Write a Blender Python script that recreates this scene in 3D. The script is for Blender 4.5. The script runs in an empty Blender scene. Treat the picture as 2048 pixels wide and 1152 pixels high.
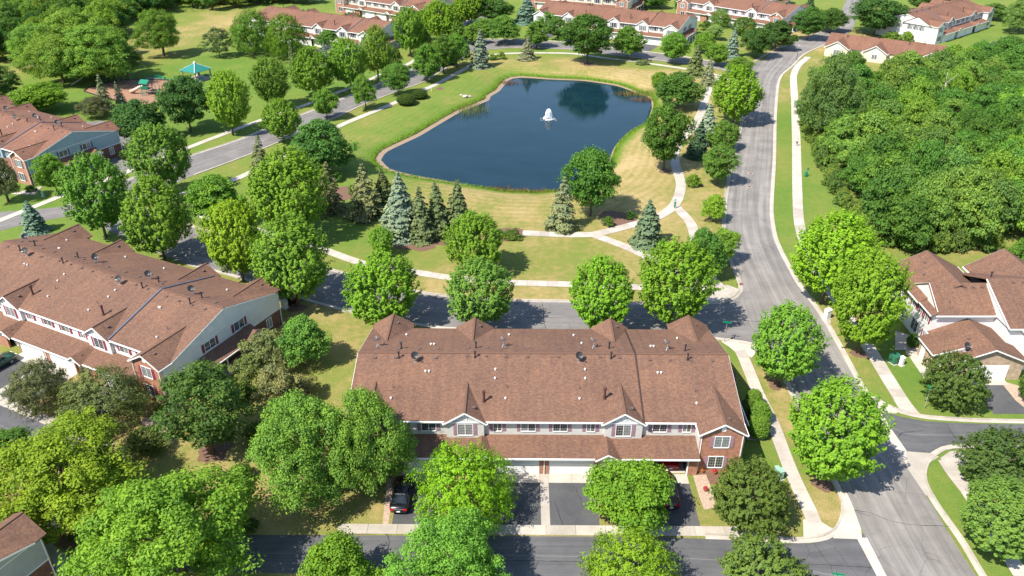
import bpy, bmesh, math, random
import numpy as np
from mathutils import Vector, Matrix
from mathutils.geometry import delaunay_2d_cdt, tessellate_polygon
R = math.radians
S = bpy.context.scene
COL = S.collection
# ------------------------------------------------------------ camera, sky, sun, exposure
cam = bpy.data.cameras.new('camera')
cam.sensor_width = 36.0
cam.lens = 36.0 * 1574.0 / 2048.0
cam.clip_end = 3000
co = bpy.data.objects.new('camera', cam)
COL.objects.link(co)
co.location = (0, 0, 60.95)
co.rotation_euler = (R(90 - 30.156), 0, 0)
S.camera = co
SUN_EL = 52.0
SUN_AZ = 231.0            # clockwise from +Y: the sun stands behind and left of the camera
W_ = bpy.data.worlds.new('World')
S.world = W_
W_.use_nodes = True
nt = W_.node_tree
bg = nt.nodes['Background']
sky = nt.nodes.new('ShaderNodeTexSky')
sky.sky_type = 'NISHITA'
sky.sun_disc = False
sky.sun_elevation = R(SUN_EL)
sky.sun_rotation = R(SUN_AZ)
sky.air_density = 1.0
sky.dust_density = 0.4
sky.ozone_density = 1.5
nt.links.new(sky.outputs[0], bg.inputs[0])
bg.inputs[1].default_value = 0.138
sun = bpy.data.lights.new('sun', 'SUN')
sun.energy = 4.9
sun.angle = R(0.53)
sun.color = (1.0, 0.945, 0.85)
so = bpy.data.objects.new('sun', sun)
COL.objects.link(so)
az = R(SUN_AZ)
tosun = Vector((math.sin(az) * math.cos(R(SUN_EL)), math.cos(az) * math.cos(R(SUN_EL)), math.sin(R(SUN_EL))))
so.rotation_euler = tosun.to_track_quat('Z', 'Y').to_euler()
so.location = (-60, -40, 120)
S.view_settings.view_transform = 'Standard'
S.view_settings.look = 'None'
S.view_settings.gamma = 1.0
S.view_settings.use_curve_mapping = False
S.view_settings.exposure = 0.78
try:
    S.cycles.max_bounces = 6
    S.cycles.transparent_max_bounces = 4
    S.cycles.caustics_reflective = False
    S.cycles.caustics_refractive = False
except Exception:
    pass
# ------------------------------------------------------------ layout tables, metres (x right, y away, z up)
R1L=[(35.75,43.39),(35.33,50.68),(35.28,57.01),(35.55,61.33),(35.26,64.57),(35.2,76.81),(35.17,81.4),(34.48,89.11),(34.0,95.73),(34.55,101.9),(35.46,108.05),(35.67,113.2),(36.61,121.75),(37.87,127.95),(40.94,139.53),(43.19,147.0),(45.98,156.55),(49.36,166.51),(55.14,183.76),(63.09,207.4),(68.02,221.5),(72.19,232.77),(79.96,249.44),(89.2,261.98),(99.42,273.44),(110.46,285.81),(117.58,294.9),(125.5,312.83),(136.68,338.18),(149.62,367.51)]
R1R=[(45.06,43.39),(43.89,50.68),(43.88,57.91),(43.89,61.33),(43.85,65.11),(43.76,72.38),(44.55,80.77),(45.25,95.33),(44.74,104.3),(44.64,107.41),(45.44,120.79),(47.61,131.57),(50.53,141.46),(56.09,159.46),(58.02,165.57),(65.35,190.31),(73.47,216.45),(77.64,227.28),(83.93,237.91),(92.25,252.64),(104.79,266.89),(114.37,277.2),(121.08,288.24),(128.14,303.63),(141.19,332.82),(157.37,367.51)]
R2U=[(34.92,102.79),(32.09,100.74),(28.41,100.31),(18.77,100.16),(8.15,100.74),(-0.82,101.03),(-7.85,101.9),(-13.56,103.24),(-18.87,105.37),(-23.96,108.05),(-30.0,110.99),(-38.55,115.82),(-46.62,120.6),(-54.16,124.89),(-58.36,127.54),(-65.92,132.66),(-72.93,138.82)]
R2D=[(34.2,89.11),(31.47,90.21),(28.16,90.83),(21.41,91.95),(5.34,92.46),(-9.26,93.3),(-13.98,94.47),(-22.05,97.08),(-28.75,100.16),(-35.38,103.39),(-42.82,107.89),(-52.51,112.34),(-58.63,116.18),(-65.8,121.37),(-73.2,126.31)]
R4U=[(-105.85,127.33),(-96.26,132.44),(-90.68,133.55),(-83.69,135.57),(-80.28,141.95),(-75.87,150.97),(-69.46,161.86),(-62.36,171.73),(-60.9,176.17),(-52.51,189.52),(-43.24,206.03),(-36.95,217.45),(-29.44,233.9),(-24.48,253.94),(-18.81,278.73),(-16.36,299.21),(-14.47,320.56),(-12.29,343.7),(-9.89,373.93)]
R4D=[(-100.74,119.47),(-90.17,124.89),(-87.61,127.33),(-81.41,130.92),(-76.18,132.88),(-70.54,139.53),(-65.01,151.24),(-57.14,163.08),(-53.57,169.91),(-50.66,175.13),(-42.88,189.52),(-38.05,199.4),(-31.15,211.13),(-24.42,221.5),(-14.71,249.44),(-11.3,262.67),(-8.46,278.73),(-7.17,299.21),(-4.72,322.55),(-2.92,343.7),(-0.9,373.93)]
R3U=[(-13.44,274.18),(-8.27,271.96),(-0.67,271.22),(9.05,269.76),(19.72,266.18),(29.6,260.61),(46.73,251.99),(53.36,247.81),(63.45,240.26),(71.93,239.67),(78.14,245.7)]
R3D=[(-12.59,254.59),(-6.28,257.91),(0.97,259.93),(11.64,258.85),(19.61,257.24),(32.86,249.44),(46.79,242.05),(56.34,237.33),(62.5,231.65),(67.99,224.62),(68.74,219.45)]
S1U=[(-36.23,55.69),(-23.22,55.69),(-1.2,55.56),(15.66,55.37),(29.77,54.61),(32.31,55.5),(35.94,55.95)]
S1D=[(-34.45,51.2),(-23.22,51.03),(0.76,50.62),(17.68,50.16),(26.65,48.82),(30.28,46.14),(33.59,43.39)]
S2U=[(44.33,77.3),(45.46,74.78),(49.2,73.29),(54.53,72.83),(60.79,72.65),(72.72,72.56)]
S2D=[(44.42,67.2),(45.54,67.45),(47.47,67.45),(49.63,68.2),(51.58,68.45),(58.52,68.62),(70.18,68.79)]
CURB={'se': [(70.23,68.87),(58.61,68.79),(51.7,68.7),(49.79,68.53),(47.77,67.37),(46.36,66.15),(45.26,64.57),(44.65,62.88),(44.49,59.75),(44.77,54.73),(44.65,50.68),(44.84,43.39)],'ne': [(73.02,73.01),(61.15,73.29),(54.87,73.52),(49.58,74.12),(47.14,75.16),(45.64,76.71),(44.72,78.3),(44.55,80.77),(45.25,95.33),(44.84,104.6),(44.74,107.73),(45.56,120.79),(47.79,131.57),(50.72,141.46),(56.31,159.46),(65.47,190.31),(73.75,216.45),(78.07,227.28),(84.2,237.33),(92.52,251.99),(104.87,266.18),(114.44,276.44)],'sw': [(19.31,55.66),(22.57,55.5),(26.67,55.18),(28.99,55.11),(30.92,55.37),(32.59,56.28),(33.9,58.08),(34.68,59.96),(34.8,62.06),(34.79,64.18),(34.86,76.51),(34.91,81.4),(34.0,88.39),(32.69,89.6),(29.46,90.46),(28.16,90.83),(21.41,91.95),(5.34,92.46),(-9.27,93.36),(-13.99,94.53),(-22.05,97.08),(-28.75,100.16),(-35.38,103.39),(-42.82,107.89),(-52.51,112.34)],'nw': [(-58.51,127.95),(-54.29,125.29),(-46.74,120.98),(-38.64,116.18),(-30.07,111.33),(-24.01,108.37),(-18.91,105.68),(-13.59,103.54),(-7.86,102.2),(-0.83,101.32),(8.17,101.03),(18.81,100.45),(28.47,100.59),(31.11,100.74),(33.56,102.2),(35.07,104.6),(35.46,108.05),(35.67,113.2),(36.61,121.75),(37.87,127.95),(40.94,139.53),(43.19,147.0),(45.98,156.55),(49.36,166.51),(55.14,183.76),(63.09,207.4),(67.06,219.45),(66.8,228.36),(61.54,233.9),(56.58,238.5),(47.0,243.25),(32.97,250.39),(19.68,258.24),(11.68,259.93),(0.98,260.61),(-6.3,258.58),(-10.97,253.94),(-14.64,248.18),(-24.37,220.98),(-31.09,210.66),(-37.98,198.97),(-42.8,189.13),(-50.58,174.78),(-57.05,162.77),(-64.91,150.97)],'park': [(-83.91,136.03),(-80.51,142.44),(-76.09,151.51),(-69.62,162.31),(-62.51,172.23),(-52.65,190.11),(-43.36,206.71),(-37.06,218.2),(-29.56,235.03),(-24.59,255.25),(-18.9,280.28),(-16.45,300.96)],'far': [(-8.29,272.7),(-0.68,272.33),(9.09,270.86),(19.79,267.24),(29.7,261.64),(46.89,252.96),(53.55,248.81),(63.73,241.45),(72.4,241.45),(80.36,251.99),(89.62,263.37),(99.9,274.93),(110.74,286.61)]}
WALKS={'pond': ([(-64.98,139.06),(-55.34,130.27),(-44.38,124.89),(-32.4,118.18),(-24.35,112.85),(-14.82,109.67),(-9.54,108.05),(-1.09,106.62),(9.01,105.99),(19.75,105.06),(28.83,104.14),(31.65,103.09)],1.7),'loop': ([(-65.43,140.25),(-59.51,143.94),(-54.92,150.43),(-47.92,165.57),(-44.34,174.78),(-40.21,183.76),(-36.02,190.71),(-30.42,200.26),(-24.2,212.08),(-21.11,217.45),(-11.48,239.67),(-7.63,248.18),(-3.79,251.99),(7.3,253.29),(19.28,252.31),(28.54,246.93),(36.13,243.25),(50.49,234.46),(59.79,226.21),(62.69,220.47)],1.7),'trail': ([(1.84,124.09),(5.77,123.7),(10.11,123.31),(14.23,123.5),(17.26,124.89),(20.87,126.92),(24.39,129.0),(27.3,131.35),(30.03,134.89),(32.0,139.53),(33.58,145.45),(34.1,150.43),(34.48,156.55),(35.22,161.86),(36.5,167.15),(39.41,173.76),(43.84,182.64),(47.29,192.32),(50.53,202.89),(54.36,214.49),(59.79,226.21)],2.0),'branch': ([(14.21,123.31),(16.45,121.37),(19.16,118.91),(21.85,115.82),(25.36,110.66),(28.46,106.15),(30.92,103.24)],1.9),'link': ([(30.62,135.57),(31.35,132.44),(31.97,129.0),(32.07,126.31),(31.36,117.63),(31.2,109.83),(31.73,106.15),(32.47,103.99)],1.9),'park': ([(-95.1,124.29),(-89.09,136.03),(-86.45,141.22),(-79.99,151.51),(-78.59,154.84),(-74.35,162.47),(-69.41,171.73),(-61.45,185.65),(-54.67,196.01),(-51.75,200.7),(-47.58,208.55),(-44.58,213.52),(-39.49,224.09),(-37.17,228.9),(-30.57,241.45),(-26.67,260.61),(-21.65,285.0),(-17.23,298.34),(-12.98,322.55),(-10.36,349.38)],1.6),'east': ([(92.23,248.18),(85.7,237.33),(80.91,226.21),(76.39,211.13),(73.63,201.57),(68.97,186.03),(64.79,172.06),(57.52,148.3),(53.54,135.12),(51.93,129.42),(50.67,123.9),(49.73,118.54),(48.87,109.01),(48.71,98.75),(48.66,90.95),(48.58,86.39),(48.4,83.02),(48.19,76.9),(48.31,74.78)],1.85),'west': ([(29.48,90.58),(30.89,87.92),(30.91,82.8),(30.81,78.8),(30.97,75.35),(31.0,71.66),(30.89,69.99),(30.72,65.59),(30.72,62.06),(30.85,57.91),(30.57,55.82)],1.55),'se': ([(48.47,66.47),(48.38,64.1),(48.61,61.84),(48.44,56.34),(48.27,52.45),(48.07,47.46)],1.6)}
POND=[(-28.63,163.39),(-27.92,168.68),(-21.91,178.73),(-17.97,187.14),(-13.1,197.46),(-10.59,200.84),(-6.03,207.66),(-5.71,211.1),(-3.33,216.33),(-0.87,226.95),(2.19,229.88),(11.61,228.0),(20.93,226.42),(29.71,221.27),(34.6,213.68),(37.16,209.25),(36.21,199.98),(32.69,188.28),(28.34,182.31),(24.27,174.09),(22.52,168.68),(20.64,160.4),(17.12,151.41),(11.64,146.46),(7.21,145.95),(5.39,145.32),(2.0,145.7),(-1.4,145.95),(-8.28,149.03),(-15.45,152.49),(-21.12,154.96),(-25.98,158.36)]
DRY=[(28.05,156.55,1),(25.65,133.77,0.95),(22.17,143.19,0.9),(33.78,165.57,0.85),(19.7,123.31,0.8),(26.13,125.29,0.85),(35.89,138.35,0.75),(33.67,121.37,0.75),(45.04,182.64,0.9),(52.82,207.4,0.9),(3.91,238.5,0.75),(19.16,241.45,0.85),(32.61,227.28,0.95),(44.16,227.28,0.95),(-6.55,235.6,0.6),(-3.46,227.28,0.5),(-13.03,216.95,0.35),(-21.96,194.35,0.35),(-19.21,207.4,0.3),(-28.27,175.47,0.4),(-27.3,186.41,0.45),(-35.22,182.64,0.5),(-33.56,165.57,0.4),(-33.17,150.97,0.35),(-5.15,138.35,0.85),(2.38,131.57,0.85),(6.84,128.37,0.75),(-12.17,143.19,0.75),(-2.17,129.42,0.8),(-23.9,129.42,0.3),(-28.97,127.33,0.25),(-2.02,117.63,0.55),(6.31,115.82,0.6),(14.29,112.34,0.65),(2.87,109.83,0.6),(-12.65,114.06,0.6),(-18.83,117.63,0.35),(-27.9,121.37,0.25),(-11.55,110.66,0.75),(-9.6,105.52,0.85),(1.97,102.79,0.85),(11.78,102.05,0.8),(-18.36,107.41,0.7),(-26.95,111.49,0.5),(29.9,102.05,0.5),(-24.78,95.73,0.75),(-22.42,90.58,0.75),(-24.91,85.82,0.6),(-19.87,83.57,0.6),(-25.09,101.32,0.7),(-31.92,98.47,0.8),(-22.33,60.46,0.85),(-19.26,58.36,0.7),(-13.5,57.68,0.75),(-23.9,58.36,0.85),(-31.59,66.55,0.7),(-40.73,69.9,0.8),(-39.92,64.96,0.7),(-55.14,74.41,0.9),(-4.79,57.34,0.9),(11.43,56.67,0.8),(20.25,57.68,0.6),(24.17,57.01,0.55),(28.73,57.01,0.55),(28.67,65.75,0.25),(28.0,71.66,0.3),(29.04,85.82,0.4),(30.0,79.31,0.3),(33.78,79.31,0.85),(33.86,73.47,0.85),(32.93,61.91,0.85),(32.76,58.36,0.85),(33.73,83.57,0.8),(32.62,89.35,0.6),(46.76,107.41,0.4),(47.45,121.37,0.25),(52.12,138.35,0.12),(64.8,182.64,0.1),(56.89,138.35,0.35),(55.07,127.33,0.3),(65.8,165.57,0.4),(45.82,95.73,0.7),(45.89,88.15,0.75),(45.95,81.4,0.65),(49.35,80.35,0.15),(50.35,78.3,0.2),(50.83,86.97,0.1),(53.01,81.4,0.1),(55.13,75.35,0.15),(45.38,63.41,0.2),(45.42,61.18,0.25),(47.01,57.01,0.25),(48.47,53.18,0.3),(45.58,51.38,0.35),(64.47,115.82,0.5),(71.93,114.06,0.55),(74.3,110.66,0.35),(79.22,112.34,0.45),(77.85,117.63,0.75),(-80.76,212.08,0.08),(-54.91,175.47,0.12),(-80.4,175.47,0.1),(-75.62,227.28,0.1),(-107.3,216.95,0.12),(-113.1,202.89,0.1),(-71.16,186.41,0.15),(-53.23,216.95,0.05),(-45.82,222.01,0.1),(-90.88,238.5,0.1),(-83.64,244.47,0.12),(-110.39,286.61,0.75),(-107.35,299.21,0.9),(-119.11,264.07,0.75),(-116.94,250.71,0.7),(-94.43,264.07,0.4),(-136.92,286.61,0.45),(-101.32,303.63,0.85),(-125.53,303.63,0.5),(-142.03,235.6,0.9),(-137.49,241.45,0.85),(-137.7,224.62,0.4),(-122.37,219.45,0.2),(-149.57,238.5,0.5),(-92.7,286.61,0.5),(-152.2,322.55,0.2),(-80.56,156.55,0.15),(-88.2,138.35,0.15),(-77.5,159.46,0.12),(-63.37,165.57,0.45),(-51.23,165.57,0.5),(-60.53,156.55,0.5),(-57.99,133.77,0.2),(-61.71,133.77,0.2),(-71.03,143.19,0.3),(-24.49,194.35,0.5),(-35.89,212.08,0.2),(-38.37,194.35,0.6),(-45.23,179.0,0.6),(-21.21,232.77,0.45),(-14.3,241.45,0.7),(-31.05,216.95,0.3),(-24.12,216.95,0.5),(7.43,258.58,0.15),(24.63,251.99,0.2),(41.98,241.45,0.3),(12.96,274.93,0.4),(36.75,260.61,0.5),(71.67,250.71,0.5),(85.2,253.94,0.7),(94.76,264.07,0.9),(105.02,274.93,0.9),(125.9,303.63,0.4),(59.1,250.71,0.3),(68.48,257.24,0.6),(82.14,278.73,0.4),(61.43,278.73,0.3),(-85.77,332.82,0.2),(156.53,322.55,0.3),(167.77,271.22,0.2),(-4.59,312.83,0.2),(-72.41,101.32,0.3),(-57.21,77.3,0.9),(-45.06,56.34,0.8),(-42.34,53.79,0.6),(-40.76,60.46,0.7),(73.31,101.32,0.4)]
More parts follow.
